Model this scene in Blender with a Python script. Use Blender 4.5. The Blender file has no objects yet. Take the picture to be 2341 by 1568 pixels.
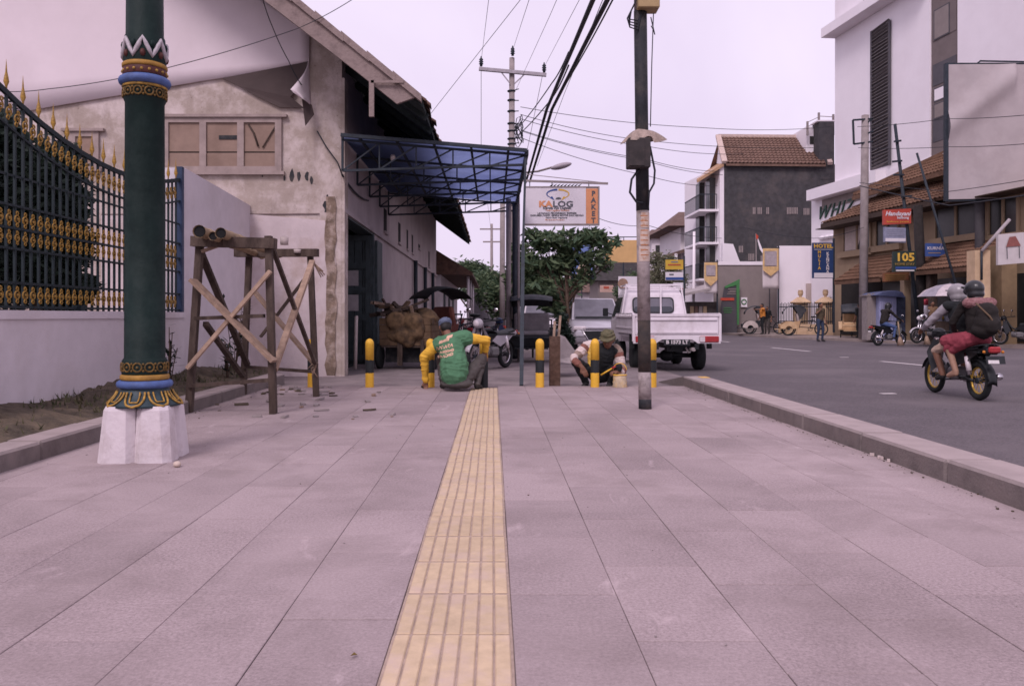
import bpy, math, random
import numpy as np
from mathutils import Vector, Matrix, Euler

random.seed(7)
R = math.radians
scene = bpy.context.scene
COL = scene.collection

# ------------------------------------------------------------------ camera
F = 1880.0            # focal length, in widths of a 2341-unit-wide picture
VX, VY = 1128.0, 722.0   # vanishing point of the street
CH = 1.05             # camera height above the paving
cam_d = bpy.data.cameras.new("camera")
cam_d.sensor_width = 36.0
cam_d.lens = 36.0 * F / 2341.0
cam_d.shift_x = (1170.5 - VX) / 2341.0
cam_d.shift_y = -(784.0 - VY) / 2341.0
cam_d.clip_start = 0.05
cam_d.clip_end = 2000.0
cam = bpy.data.objects.new("camera", cam_d)
cam.location = (0, 0, CH)
cam.rotation_euler = (R(90), 0, 0)
COL.objects.link(cam)
scene.camera = cam

# ------------------------------------------------------------------ world, sun
SUN_EL, SUN_AZ = R(46), R(203)      # azimuth clockwise from +Y
w = bpy.data.worlds.new("World"); scene.world = w; w.use_nodes = True
nt = w.node_tree; nt.nodes.clear()
out = nt.nodes.new("ShaderNodeOutputWorld"); bg = nt.nodes.new("ShaderNodeBackground")
sky = nt.nodes.new("ShaderNodeTexSky"); sky.sky_type = 'NISHITA'; sky.sun_disc = False
sky.sun_elevation = SUN_EL; sky.sun_rotation = SUN_AZ; sky.air_density = 1.0; sky.dust_density = 4.0
# overcast: thin the blue of the clear sky under an even lavender-white cloud layer
mx = nt.nodes.new("ShaderNodeMix"); mx.data_type = 'RGBA'
mx.inputs[0].default_value = 0.93
tcw = nt.nodes.new("ShaderNodeTexCoord"); cn = nt.nodes.new("ShaderNodeTexNoise"); cn.inputs["Scale"].default_value = 2.2; cn.inputs["Detail"].default_value = 5; cn.inputs["Distortion"].default_value = .5
nt.links.new(tcw.outputs["Generated"], cn.inputs["Vector"]); cr = nt.nodes.new("ShaderNodeValToRGB")
cr.color_ramp.elements[0].position = .35; cr.color_ramp.elements[1].position = .65
cr.color_ramp.elements[0].color = (.64, .54, .70, 1); cr.color_ramp.elements[1].color = (.755, .65, .80, 1)
sc_ = nt.nodes.new("ShaderNodeVectorMath"); sc_.operation = 'SCALE'; sc_.inputs[3].default_value = 10.0
nt.links.new(cn.outputs[0], cr.inputs[0]); nt.links.new(cr.outputs[0], sc_.inputs[0]); nt.links.new(sc_.outputs[0], mx.inputs[7])
nt.links.new(sky.outputs[0], mx.inputs[6])
nt.links.new(mx.outputs[2], bg.inputs[0]); bg.inputs[1].default_value = 0.105
nt.links.new(bg.outputs[0], out.inputs[0])
sl = bpy.data.lights.new("sun", 'SUN'); sl.energy = 1.5; sl.angle = R(18); sl.color = (1.0, 0.87, 0.93)
so = bpy.data.objects.new("sun", sl); COL.objects.link(so)
sd = Vector((math.sin(SUN_AZ) * math.cos(SUN_EL), math.cos(SUN_AZ) * math.cos(SUN_EL), math.sin(SUN_EL)))
so.rotation_euler = sd.to_track_quat('Z', 'Y').to_euler(); so.location = (0, -5, 30)
vs = scene.view_settings
vs.view_transform = 'Standard'; vs.look = 'None'; vs.exposure = 0.36; vs.gamma = 1.0; vs.use_curve_mapping = False
scene.cycles.filter_width = 1.6

def P(px, py, Y):
    "world point seen at (px,py) of the picture, Y metres down the street"
    return Vector(((px - VX) / F * Y, Y, CH - (py - VY) / F * Y))
def GX(px, Y): return (px - VX) / F * Y
def GZ(py, Y): return CH - (py - VY) / F * Y
ROADZ = -0.08

# ------------------------------------------------------------------ materials
MATS = {}
def M(name, col, rough=0.8, var=0.18, scale=6.0, bump=0.0, bscale=60.0, metal=0.0, spec=0.3, col2=None,
      rnd=0.0, thr=None, stain=None, sscale=1.2, samt=0.5, stretch=None, trans=0.0, emit=None):
    if name in MATS: return MATS[name]
    m = bpy.data.materials.new(name); m.use_nodes = True; MATS[name] = m
    t = m.node_tree; N = t.nodes; L = t.links
    b = N["Principled BSDF"]
    b.inputs["Roughness"].default_value = rough; b.inputs["Metallic"].default_value = metal
    b.inputs["Specular IOR Level"].default_value = spec
    tc = N.new("ShaderNodeTexCoord"); vec = tc.outputs["Object"]
    if rnd or stretch:
        mp = N.new("ShaderNodeMapping"); L.new(vec, mp.inputs[0]); vec = mp.outputs[0]
        if stretch: mp.inputs[3].default_value = stretch
        if rnd:
            oi = N.new("ShaderNodeObjectInfo"); ml = N.new("ShaderNodeMath"); ml.operation = 'MULTIPLY'; ml.inputs[1].default_value = 37.0
            L.new(oi.outputs["Random"], ml.inputs[0]); cx = N.new("ShaderNodeCombineXYZ"); L.new(ml.outputs[0], cx.inputs[0]); L.new(ml.outputs[0], cx.inputs[2])
            L.new(cx.outputs[0], mp.inputs[1])
    n = N.new("ShaderNodeTexNoise"); n.inputs["Scale"].default_value = scale; n.inputs["Detail"].default_value = 7; n.inputs["Roughness"].default_value = 0.62
    L.new(vec, n.inputs["Vector"])
    a = [max(0, c * (1 - var)) for c in col]; c2 = col2 if col2 else [min(1, c * (1 + var)) for c in col]
    r = N.new("ShaderNodeValToRGB"); lo, hi = thr if thr else (0.32, 0.68)
    r.color_ramp.elements[0].position = lo; r.color_ramp.elements[1].position = hi
    r.color_ramp.elements[0].color = (*(a if not col2 else col), 1); r.color_ramp.elements[1].color = (*c2, 1)
    L.new(n.outputs[0], r.inputs[0]); cur = r.outputs[0]
    if stain:
        n2 = N.new("ShaderNodeTexNoise"); n2.inputs["Scale"].default_value = sscale; n2.inputs["Detail"].default_value = 9; n2.inputs["Roughness"].default_value = 0.68
        L.new(vec, n2.inputs["Vector"])
        r2 = N.new("ShaderNodeValToRGB"); r2.color_ramp.elements[0].position = 0.48; r2.color_ramp.elements[1].position = 0.66
        r2.color_ramp.elements[1].color = (samt, samt, samt, 1)
        L.new(n2.outputs[0], r2.inputs[0])
        x = N.new("ShaderNodeMix"); x.data_type = 'RGBA'; L.new(r2.outputs[0], x.inputs[0]); L.new(cur, x.inputs[6]); x.inputs[7].default_value = (*stain, 1)
        cur = x.outputs[2]
    if rnd:
        h = N.new("ShaderNodeHueSaturation"); mr = N.new("ShaderNodeMapRange"); oi2 = N.new("ShaderNodeObjectInfo")
        L.new(oi2.outputs["Random"], mr.inputs[0]); mr.inputs[3].default_value = 1 - rnd; mr.inputs[4].default_value = 1 + rnd
        L.new(mr.outputs[0], h.inputs["Value"]); L.new(cur, h.inputs["Color"]); cur = h.outputs[0]
    L.new(cur, b.inputs["Base Color"])
    if bump:
        nb = N.new("ShaderNodeTexNoise"); nb.inputs["Scale"].default_value = bscale; nb.inputs["Detail"].default_value = 5
        L.new(vec, nb.inputs["Vector"])
        bp = N.new("ShaderNodeBump"); bp.inputs["Strength"].default_value = bump; bp.inputs["Distance"].default_value = 0.02
        L.new(nb.outputs[0], bp.inputs["Height"]); L.new(bp.outputs[0], b.inputs["Normal"])
    if trans:
        tr = N.new("ShaderNodeBsdfTranslucent"); L.new(cur, tr.inputs[0]); ms = N.new("ShaderNodeMixShader"); ms.inputs[0].default_value = trans
        L.new(b.outputs[0], ms.inputs[1]); L.new(tr.outputs[0], ms.inputs[2]); L.new(ms.outputs[0], N["Material Output"].inputs[0])
    if emit:
        b.inputs["Emission Color"].default_value = (*emit, 1); b.inputs["Emission Strength"].default_value = 1.0
    return m

# ------------------------------------------------------------------ mesh builder
def basis(d):
    d = Vector(d).normalized()
    u = Vector((0, 0, 1)) if abs(d.z) < 0.95 else Vector((1, 0, 0))
    x = u.cross(d).normalized(); y = d.cross(x).normalized()
    return x, y, d

class MB:
    def __init__(s): s.v = []; s.f = []; s.m = []; s.s = []
    def add(s, vs_, fs, m=0, smooth=False, T=None):
        o = len(s.v)
        for p in vs_:
            p = Vector(p)
            if T is not None: p = T @ p
            s.v.append(p)
        for f in fs: s.f.append([i + o for i in f]); s.m.append(m); s.s.append(smooth)
        return s
    def box(s, a, b, m=0, T=None):
        x0, y0, z0 = a; x1, y1, z1 = b
        return s.add([(x0,y0,z0),(x1,y0,z0),(x1,y1,z0),(x0,y1,z0),(x0,y0,z1),(x1,y0,z1),(x1,y1,z1),(x0,y1,z1)],
              [(0,3,2,1),(4,5,6,7),(0,1,5,4),(1,2,6,5),(2,3,7,6),(3,0,4,7)], m, T=T)
    def cbox(s, c, size, m=0, rz=0, rx=0, ry=0, bev=0, T=None):
        Tm = Matrix.Translation(c) @ Euler((rx, ry, rz)).to_matrix().to_4x4()
        if T is not None: Tm = T @ Tm
        x, y, z = [q / 2 for q in size]
        if not bev: return s.box((-x,-y,-z), (x,y,z), m, T=Tm)
        b = min(bev, x*.9, y*.9, z*.9); vs_ = []; idx = {}
        for sx in (-1,1):
            for sy in (-1,1):
                for sz in (-1,1):
                    for k in range(3):
                        q = [sx*(x-b), sy*(y-b), sz*(z-b)]; q[k] = (sx*x, sy*y, sz*z)[k]
                        idx[(sx,sy,sz,k)] = len(vs_); vs_.append(q)
        fs = []
        def order(fc):
            ce = sum((Vector(vs_[i]) for i in fc), Vector()) / len(fc)
            nrm = ce.normalized(); a, bb, _ = basis(nrm)
            fc = sorted(fc, key=lambda i: math.atan2((Vector(vs_[i])-ce).dot(bb), (Vector(vs_[i])-ce).dot(a)))
            return fc
        S = (-1, 1)
        for k in range(3):
            for sg in S:
                fs.append(order([i for (key, i) in idx.items() if key[3] == k and key[k] == sg]))
        for k in range(3):
            o1, o2 = [j for j in range(3) if j != k]
            for s1 in S:
                for s2 in S:
                    fs.append(order([i for (key, i) in idx.items() if key[o1] == s1 and key[o2] == s2 and key[3] != k]))
        for sx in S:
            for sy in S:
                for sz in S: fs.append(order([idx[(sx,sy,sz,k)] for k in range(3)]))
        return s.add(vs_, fs, m, T=Tm)
    def bar(s, p0, p1, wx, wy=None, m=0, roll=0):
        p0 = Vector(p0); p1 = Vector(p1); x, y, d = basis(p1 - p0); wy = wy or wx
        if roll:
            x, y = x*math.cos(roll)+y*math.sin(roll), y*math.cos(roll)-x*math.sin(roll)
        vs_ = []
        for p in (p0, p1):
            for a, b in ((-1,-1),(1,-1),(1,1),(-1,1)): vs_.append(p + x*a*wx/2 + y*b*wy/2)
        return s.add(vs_, [(3,2,1,0),(4,5,6,7),(0,1,5,4),(1,2,6,5),(2,3,7,6),(3,0,4,7)], m)
    def cyl(s, p0, p1, r0, r1=None, n=12, m=0, smooth=True, caps=True):
        p0 = Vector(p0); p1 = Vector(p1); r1 = r0 if r1 is None else r1; x, y, d = basis(p1 - p0); vs_ = []
        for p, r in ((p0, r0), (p1, r1)):
            for i in range(n):
                a = 2*math.pi*i/n; vs_.append(p + x*math.cos(a)*r + y*math.sin(a)*r)
        s.add(vs_, [(i, (i+1)%n, n+(i+1)%n, n+i) for i in range(n)], m, smooth)
        if caps:
            o = len(s.v) - 2*n
            s.f.append([o+i for i in reversed(range(n))]); s.m.append(m); s.s.append(False)
            s.f.append([o+n+i for i in range(n)]); s.m.append(m); s.s.append(False)
        return s
    def tube(s, pts, r, n=6, m=0, closed=False):
        pts = [Vector(p) for p in pts]; K = len(pts); vs_ = []; px = None
        rr = r if isinstance(r, (list, tuple)) else [r]*K
        for k, p in enumerate(pts):
            if closed: d = pts[(k+1)%K] - pts[k-1]
            else: d = pts[min(k+1,K-1)] - pts[max(k-1,0)]
            d.normalize()
            if px is None: x, y, _ = basis(d)
            else:
                x = (px - d*px.dot(d)); x = x.normalized() if x.length > 1e-6 else basis(d)[0]; y = d.cross(x)
            px = x
            for i in range(n):
                a = 2*math.pi*i/n; vs_.append(p + x*math.cos(a)*rr[k] + y*math.sin(a)*rr[k])
        fs = []
        for k in range(K if closed else K-1):
            for i in range(n): fs.append((k*n+i, k*n+(i+1)%n, ((k+1)%K)*n+(i+1)%n, ((k+1)%K)*n+i))
        if not closed: fs += [tuple(reversed(range(n))), tuple((K-1)*n+i for i in range(n))]
        return s.add(vs_, fs, m, True)
    def lathe(s, prof, c=(0,0,0), n=24, m=0, smooth=True, axis=(0,0,1), caps=True):
        x, y, d = basis(axis); c = Vector(c); vs_ = []; K = len(prof)
        for r, z in prof:
            for i in range(n):
                a = 2*math.pi*i/n; vs_.append(c + d*z + x*math.cos(a)*r + y*math.sin(a)*r)
        fs = [(k*n+i, k*n+(i+1)%n, (k+1)*n+(i+1)%n, (k+1)*n+i) for k in range(K-1) for i in range(n)]
        s.add(vs_, fs, m, smooth)
        if caps:
            o = len(s.v) - K*n
            s.f.append([o+i for i in reversed(range(n))]); s.m.append(m); s.s.append(False)
            s.f.append([o+(K-1)*n+i for i in range(n)]); s.m.append(m); s.s.append(False)
        return s
    def ball(s, c, r, nu=14, nv=9, m=0, T=None):
        r = (r, r, r) if not hasattr(r, '__len__') else r; c = Vector(c); vs_ = [c + Vector((0,0,-r[2]))]
        for j in range(1, nv):
            ph = -math.pi/2 + math.pi*j/nv
            for i in range(nu):
                a = 2*math.pi*i/nu; vs_.append(c + Vector((r[0]*math.cos(ph)*math.cos(a), r[1]*math.cos(ph)*math.sin(a), r[2]*math.sin(ph))))
        vs_.append(c + Vector((0,0,r[2]))); fs = []
        for i in range(nu): fs.append((0, 1+(i+1)%nu, 1+i))
        for j in range(nv-2):
            for i in range(nu): fs.append((1+j*nu+i, 1+j*nu+(i+1)%nu, 1+(j+1)*nu+(i+1)%nu, 1+(j+1)*nu+i))
        t = len(vs_)-1; o = 1+(nv-2)*nu
        for i in range(nu): fs.append((o+i, o+(i+1)%nu, t))
        return s.add(vs_, fs, m, True, T=T)
    def torus(s, c, Rr, r, axis=(0,0,1), n=24, k=8, m=0, arc=(0, 2*math.pi)):
        x, y, d = basis(axis); c = Vector(c); full = abs(arc[1]-arc[0]-2*math.pi) < 1e-4
        pts = [c + x*math.cos(a)*Rr + y*math.sin(a)*Rr for a in [arc[0]+(arc[1]-arc[0])*i/n for i in range(n if full else n+1)]]
        return s.tube(pts, r, k, m, closed=full)
    def prism(s, poly, h0, h1, ax='z', m=0, T=None, smooth=False):
        # polygon extruded along an axis: x -> (y,z), y -> (x,z), z -> (x,y)
        def mk(a, b, h): return {'x': (h,a,b), 'y': (a,h,b), 'z': (a,b,h)}[ax]
        n = len(poly); area = sum(poly[i][0]*poly[(i+1)%n][1]-poly[(i+1)%n][0]*poly[i][1] for i in range(n))
        if (area < 0) != (ax == 'y'): poly = list(reversed(poly))
        if h1 < h0: h0, h1 = h1, h0
        vs_ = [mk(a,b,h0) for a,b in poly] + [mk(a,b,h1) for a,b in poly]
        fs = [tuple(reversed(range(n))), tuple(range(n,2*n))] + [(i,(i+1)%n,n+(i+1)%n,n+i) for i in range(n)]
        return s.add(vs_, fs, m, smooth, T=T)
    def quad(s, a, b, c, d, m=0, smooth=False): return s.add([a,b,c,d], [(0,1,2,3)], m, smooth)
    def grid(s, fn, nu, nv, m=0, smooth=True, thick=0.0):
        pts = [[Vector(fn(i/nu, j/nv)) for j in range(nv+1)] for i in range(nu+1)]
        vs_ = [p for row in pts for p in row]; w_ = nv+1
        fs = [(i*w_+j, (i+1)*w_+j, (i+1)*w_+j+1, i*w_+j+1) for i in range(nu) for j in range(nv)]
        if thick:
            nr = (pts[1][0]-pts[0][0]).cross(pts[0][1]-pts[0][0]); nr = nr.normalized()*thick
            o = len(vs_); vs_ += [p - nr for p in vs_]
            fs += [tuple(o+q for q in reversed(f)) for f in list(fs)]
            for i in range(nu): fs += [(i*w_, o+i*w_, o+(i+1)*w_, (i+1)*w_), (i*w_+nv, (i+1)*w_+nv, o+(i+1)*w_+nv, o+i*w_+nv)]
            for j in range(nv): fs += [(j, j+1, o+j+1, o+j), (nu*w_+j, o+nu*w_+j, o+nu*w_+j+1, nu*w_+j+1)]
        return s.add(vs_, fs, m, smooth)
    def mesh(s, name, mats):
        me = bpy.data.meshes.new(name); me.from_pydata([tuple(p) for p in s.v], [], s.f)
        for mm in mats: me.materials.append(mm)
        me.polygons.foreach_set("material_index", s.m); me.polygons.foreach_set("use_smooth", s.s); me.update()
        return me
    def build(s, name, mats, parent=None, world=False, **tags):
        if not isinstance(mats, (list, tuple)): mats = [mats]
        if parent is not None and world:
            inv = wm(parent).inverted(); s.v = [inv @ p for p in s.v]
        if parent is None and s.v:          # put the origin at the base of the thing
            a = np.array([tuple(p) for p in s.v]); c = Vector(((a[:,0].min()+a[:,0].max())/2, (a[:,1].min()+a[:,1].max())/2, a[:,2].min()))
            s.v = [p - c for p in s.v]
        else: c = Vector()
        o = bpy.data.objects.new(name, s.mesh(name, mats)); COL.objects.link(o); o.parent = parent; o.location = c
        tag(o, **tags); return o

def wm(o):
    m_ = Matrix.LocRotScale(o.location, o.rotation_euler, o.scale)
    return wm(o.parent) @ m_ if o.parent else m_
def tag(o, label=None, cat=None, group=None, kind=None):
    if label: o["label"] = label
    if cat: o["category"] = cat
    if group: o["group"] = group
    if kind: o["kind"] = kind
    return o
def thing(name, label, cat, loc=(0,0,0), rz=0, group=None, kind=None):
    o = bpy.data.objects.new(name, None); COL.objects.link(o); o.location = loc; o.rotation_euler = (0,0,rz)
    o.empty_display_size = 0.2
    return tag(o, label, cat, group, kind)
def inst(name, mesh, parent, loc, rot=(0,0,0), sc=(1,1,1)):
    o = bpy.data.objects.new(name, mesh); COL.objects.link(o); o.parent = parent
    o.location = loc; o.rotation_euler = rot; o.scale = sc; return o
def copy_tree(o, parent=None):
    c = o.copy(); COL.objects.link(c); c.parent = parent
    for ch in list(o.children): copy_tree(ch, c)
    return c
def lettering(txt, size, mat, parent, loc, rot=(R(90),0,0), extrude=0.004, shear=0, align='CENTER', spacing=1.0, name="lettering", sx=1.0, bold=0.0):
    cu = bpy.data.curves.new("t", 'FONT'); cu.body = txt; cu.size = size; cu.extrude = extrude; cu.align_x = align; cu.align_y = 'CENTER'
    cu.shear = shear; cu.space_character = spacing; cu.resolution_u = 2; cu.offset = bold
    o = bpy.data.objects.new("t", cu); COL.objects.link(o); dg = bpy.context.evaluated_depsgraph_get()
    me = bpy.data.meshes.new_from_object(o.evaluated_get(dg)); bpy.data.objects.remove(o); bpy.data.curves.remove(cu)
    me.materials.clear(); me.materials.append(mat); me.name = name
    q = inst(name, me, parent, loc, rot, (sx,1,1)); return q
def sag(a, b, d, n=14):
    a = Vector(a); b = Vector(b)
    return [a.lerp(b, i/n) - Vector((0,0,d*4*(i/n)*(1-i/n))) for i in range(n+1)]

# ------------------------------------------------------------------ figures: one continuous skin over a posed set of tapered limbs
def cap_shell(mb, p0, p1, r0, r1, n=12):
    p0 = Vector(p0); p1 = Vector(p1); x, y, d = basis(p1-p0); L_ = (p1-p0).length; prof = []
    for i in range(5): a = -math.pi/2 + math.pi/2*i/4; prof.append((max(1e-4, r0*math.cos(a)), r0*math.sin(a)))
    for i in range(5): a = math.pi/2*i/4; prof.append((max(1e-4, r1*math.cos(a)), L_ + r1*math.sin(a)))
    mb.lathe(prof, p0, n, axis=p1-p0)
def figure(name, prims, mats, vox, parent=None, loc=(0,0,0), rz=0, smooth=4, folds=.007, scale=1.0, **tags):
    """prims: (label, 'c', p0, p1, r0, r1) or (label, 'e', centre, (rx,ry,rz), euler)"""
    mb = MB(); names = list(mats)
    for p in prims:
        if p[1] == 'c': cap_shell(mb, p[2], p[3], p[4], p[5])
        else:
            T = Matrix.Translation(Vector(p[2])) @ Euler(p[4] if len(p) > 4 else (0,0,0)).to_matrix().to_4x4()
            mb.ball((0,0,0), p[3], 16, 10, T=T)
    me = mb.mesh("t", []); o = bpy.data.objects.new("t", me); COL.objects.link(o)
    md = o.modifiers.new("r", 'REMESH'); md.mode = 'VOXEL'; md.voxel_size = vox; md.use_smooth_shade = True
    sm = o.modifiers.new("s", 'SMOOTH'); sm.factor = 0.5; sm.iterations = smooth
    dg = bpy.context.evaluated_depsgraph_get()
    res = bpy.data.meshes.new_from_object(o.evaluated_get(dg)); bpy.data.objects.remove(o)
    n = len(res.polygons); ce = np.empty(n*3); res.polygons.foreach_get("center", ce); ce = ce.reshape(-1,3)
    best = np.full(n, 1e9); li = np.zeros(n, int)
    for p in prims:
        if p[1] == 'c':
            a = np.array(p[2], float); b = np.array(p[3], float); d = b-a; t = np.clip(((ce-a)@d)/max(1e-9, d@d), 0, 1)
            ds = np.linalg.norm(ce-(a+t[:,None]*d), axis=1) - (p[4]+(p[5]-p[4])*t)
        else:
            Rm = np.array(Euler(p[4] if len(p) > 4 else (0,0,0)).to_matrix()); q = (ce-np.array(p[2]))@Rm
            rr = np.array(p[3]); k = np.linalg.norm(q/rr, axis=1); ds = (k-1)*rr.min()
        u = ds < best; best[u] = ds[u]; li[u] = names.index(p[0])
    if folds:      # creases in the cloth, none on skin or hard hats
        from mathutils import noise
        cloth = np.array([k not in ('skin','dark','lip','hair','helmet','visor','shoe') for k in names]); vf = np.ones(len(res.vertices), bool)
        lv = np.empty(len(res.loops), np.int32); res.loops.foreach_get("vertex_index", lv); lt = np.empty(n, np.int32); res.polygons.foreach_get("loop_total", lt)
        bad = np.repeat(~cloth[li], lt); vf[lv[bad]] = False
        co = [v.co.copy() for v in res.vertices]; nr = [v.normal.copy() for v in res.vertices]
        for i in np.nonzero(vf)[0]:
            c = co[i]; q = Vector((c.x*6, c.y*6, c.z*15)); a = noise.noise(q + 1.3*noise.noise_vector(c*5)); b = noise.noise(c*22)
            res.vertices[int(i)].co = c + nr[i]*folds*((1-abs(a)*2.2)*.9 + b*.35)
    res.materials.clear()
    for k in names: res.materials.append(mats[k])
    res.polygons.foreach_set("material_index", li.astype(np.int32)); res.polygons.foreach_set("use_smooth", [True]*n); res.update()
    res.name = name
    ob = bpy.data.objects.new(name, res); COL.objects.link(ob); ob.parent = parent; ob.location = loc; ob.rotation_euler = (0,0,rz); ob.scale = (scale,)*3
    tag(ob, **tags); return ob
def hand(prims, wrist, dirv, side, lab='skin', curl=0.5, s=1.0, up=(0,0,1)):
    "palm, four unequal fingers with a bend and a thumb off the side of the palm"
    w_ = Vector(wrist); d = Vector(dirv).normalized(); u = Vector(up); sdv = d.cross(u)
    sdv = sdv.normalized() if sdv.length > 1e-3 else Vector((1,0,0)); nrm = sdv.cross(d).normalized()
    pc = w_ + d*0.045*s
    prims.append((lab,'c', w_, w_+d*0.02*s, 0.026*s, 0.03*s))
    for k in range(4):
        off = (k-1.5)*0.02*s; base = w_ + d*0.085*s + sdv*off
        prims.append((lab,'c', w_+d*0.02*s+sdv*off*0.7, base, 0.017*s, 0.0125*s))
        ln = (0.036,0.042,0.039,0.03)[k]*s
        d1 = (d*math.cos(curl*0.8) - nrm*math.sin(curl*0.8)); m1 = base + d1*ln
        d2 = (d*math.cos(curl*1.8) - nrm*math.sin(curl*1.8)); m2 = m1 + d2*ln*0.9
        prims.append((lab,'c', base, m1, 0.0105*s, 0.009*s)); prims.append((lab,'c', m1, m2, 0.009*s, 0.0075*s))
    tb = w_ + d*0.025*s + sdv*side*0.028*s; t1 = tb + (d*0.7+sdv*side*0.6-nrm*0.3).normalized()*0.035*s; t2 = t1 + (d*0.9+sdv*side*0.1-nrm*0.4).normalized()*0.03*s
    prims.append((lab,'c', tb, t1, 0.014*s, 0.011*s)); prims.append((lab,'c', t1, t2, 0.011*s, 0.0085*s))
def head(prims, c, face, s=1.0, tilt=0.0, hair='hair', skin='skin', cap=None, brim=None):
    "skull, jaw, nose, brow, eyes, mouth, ears and hair; face = direction looked at"
    c = Vector(c); f = Vector(face).normalized(); up0 = Vector((0,0,1)); rt = f.cross(up0).normalized(); up = rt.cross(f).normalized()
    Rm = Matrix((rt, f, up)).transposed().to_euler(); g = lambda a,b,h: c + (rt*a + f*b + up*h)*s
    prims.append((skin,'e', g(0,0.01,-0.005), (0.073*s,0.09*s,0.105*s), Rm))
    prims.append((skin,'e', g(0,0.035,-0.07), (0.052*s,0.058*s,0.05*s), Rm))
    prims.append((skin,'c', g(0,0.095,0.01), g(0,0.112,-0.025), 0.01*s, 0.015*s))
    prims.append((skin,'c', g(-0.035,0.088,0.022), g(0.035,0.088,0.022), 0.011*s, 0.011*s))
    prims.append(('dark','e', g(-0.03,0.095,0.006), (0.013*s,0.008*s,0.007*s), Rm)); prims.append(('dark','e', g(0.03,0.095,0.006), (0.013*s,0.008*s,0.007*s), Rm))
    prims.append(('lip','c', g(-0.018,0.092,-0.06), g(0.018,0.092,-0.06), 0.007*s, 0.007*s))
    for q in (-1,1): prims.append((skin,'e', g(q*0.076,-0.005,-0.012), (0.012*s,0.024*s,0.032*s), Rm))
    if hair: prims.append((hair,'e', g(0,-0.018,0.03), (0.082*s,0.092*s,0.088*s), Rm)); prims.append((hair,'e', g(0,-0.04,-0.02), (0.078*s,0.065*s,0.075*s), Rm))
    return g, Rm
# ------------------------------------------------------------------ palette
def paving_mat():
    "dusty andesite: grain, dust drifts that run across the slabs, pale mortar smears"
    m = bpy.data.materials.new("andesite_paving"); m.use_nodes = True; t = m.node_tree; N = t.nodes; L = t.links; b = N["Principled BSDF"]
    b.inputs["Roughness"].default_value = .92; b.inputs["Specular IOR Level"].default_value = .2
    g = N.new("ShaderNodeNewGeometry"); oi = N.new("ShaderNodeObjectInfo")
    def noise(sc, det, rough, dist=0.0, sx=None):
        v = g.outputs["Position"]
        if sx: mp = N.new("ShaderNodeMapping"); mp.inputs[3].default_value = sx; L.new(v, mp.inputs[0]); v = mp.outputs[0]
        n = N.new("ShaderNodeTexNoise"); n.inputs["Scale"].default_value = sc; n.inputs["Detail"].default_value = det; n.inputs["Roughness"].default_value = rough; n.inputs["Distortion"].default_value = dist
        L.new(v, n.inputs["Vector"]); return n.outputs[0]
    def ramp(x, lo, hi, a, c):
        r = N.new("ShaderNodeValToRGB"); r.color_ramp.elements[0].position = lo; r.color_ramp.elements[1].position = hi; r.color_ramp.elements[0].color = a; r.color_ramp.elements[1].color = c; L.new(x, r.inputs[0]); return r.outputs[0]
    def mix(f, a, c, mode='MIX'):
        x = N.new("ShaderNodeMix"); x.data_type = 'RGBA'; x.blend_type = mode
        if isinstance(f, float): x.inputs[0].default_value = f
        else: L.new(f, x.inputs[0])
        for i, q in ((6, a), (7, c)):
            if isinstance(q, tuple): x.inputs[i].default_value = q
            else: L.new(q, x.inputs[i])
        return x.outputs[2]
    base = ramp(noise(70, 6, .85), .36, .64, (.195,.155,.157,1), (.425,.345,.346,1))
    mr = N.new("ShaderNodeMapRange"); L.new(oi.outputs["Random"], mr.inputs[0]); mr.inputs[3].default_value = .84; mr.inputs[4].default_value = 1.09
    h = N.new("ShaderNodeHueSaturation"); L.new(mr.outputs[0], h.inputs["Value"]); L.new(base, h.inputs["Color"])
    drift = ramp(noise(.55, 7, .62, .6), .38, .66, (0,0,0,1), (.62,.62,.62,1))
    c = mix(drift, h.outputs[0], (.43,.35,.352,1))
    dark = ramp(noise(1.1, 8, .7, .3), .48, .70, (0,0,0,1), (.6,.6,.6,1)); c = mix(dark, c, (.20,.16,.155,1))
    sm = ramp(noise(2.3, 9, .72, 1.2, (1.0,.45,1)), .60, .69, (0,0,0,1), (.5,.5,.5,1)); c = mix(sm, c, (.54,.44,.445,1))
    L.new(c, b.inputs["Base Color"])
    bp = N.new("ShaderNodeBump"); bp.inputs["Strength"].default_value = .25; bp.inputs["Distance"].default_value = .004; L.new(noise(160, 4, .7), bp.inputs["Height"]); L.new(bp.outputs[0], b.inputs["Normal"])
    return m
m_slab = paving_mat()
m_grout = M("grout", (0.24,0.19,0.19), 0.95, 0.2, 20)
m_tact = M("tactile_tile_dust", (0.47,0.37,0.305), 0.9, 0.1, 9, 0.1, 120, rnd=0.05, stain=(0.50,0.40,0.37), sscale=3)
m_bar = M("tactile_ridge_yellow", (0.52,0.40,0.265), 0.85, 0.12, 14, 0.08, 120, rnd=0.07, stain=(0.50,0.385,0.325), sscale=6, samt=0.75)
m_groove = M("tactile_groove", (0.36,0.275,0.225), 0.95, 0.2, 20)
m_kerb = M("kerb_concrete", (0.185,0.157,0.15), 0.95, 0.2, 6, 0.3, 60, rnd=0.06, stain=(0.19,0.155,0.145), sscale=3.0, samt=0.7)
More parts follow.
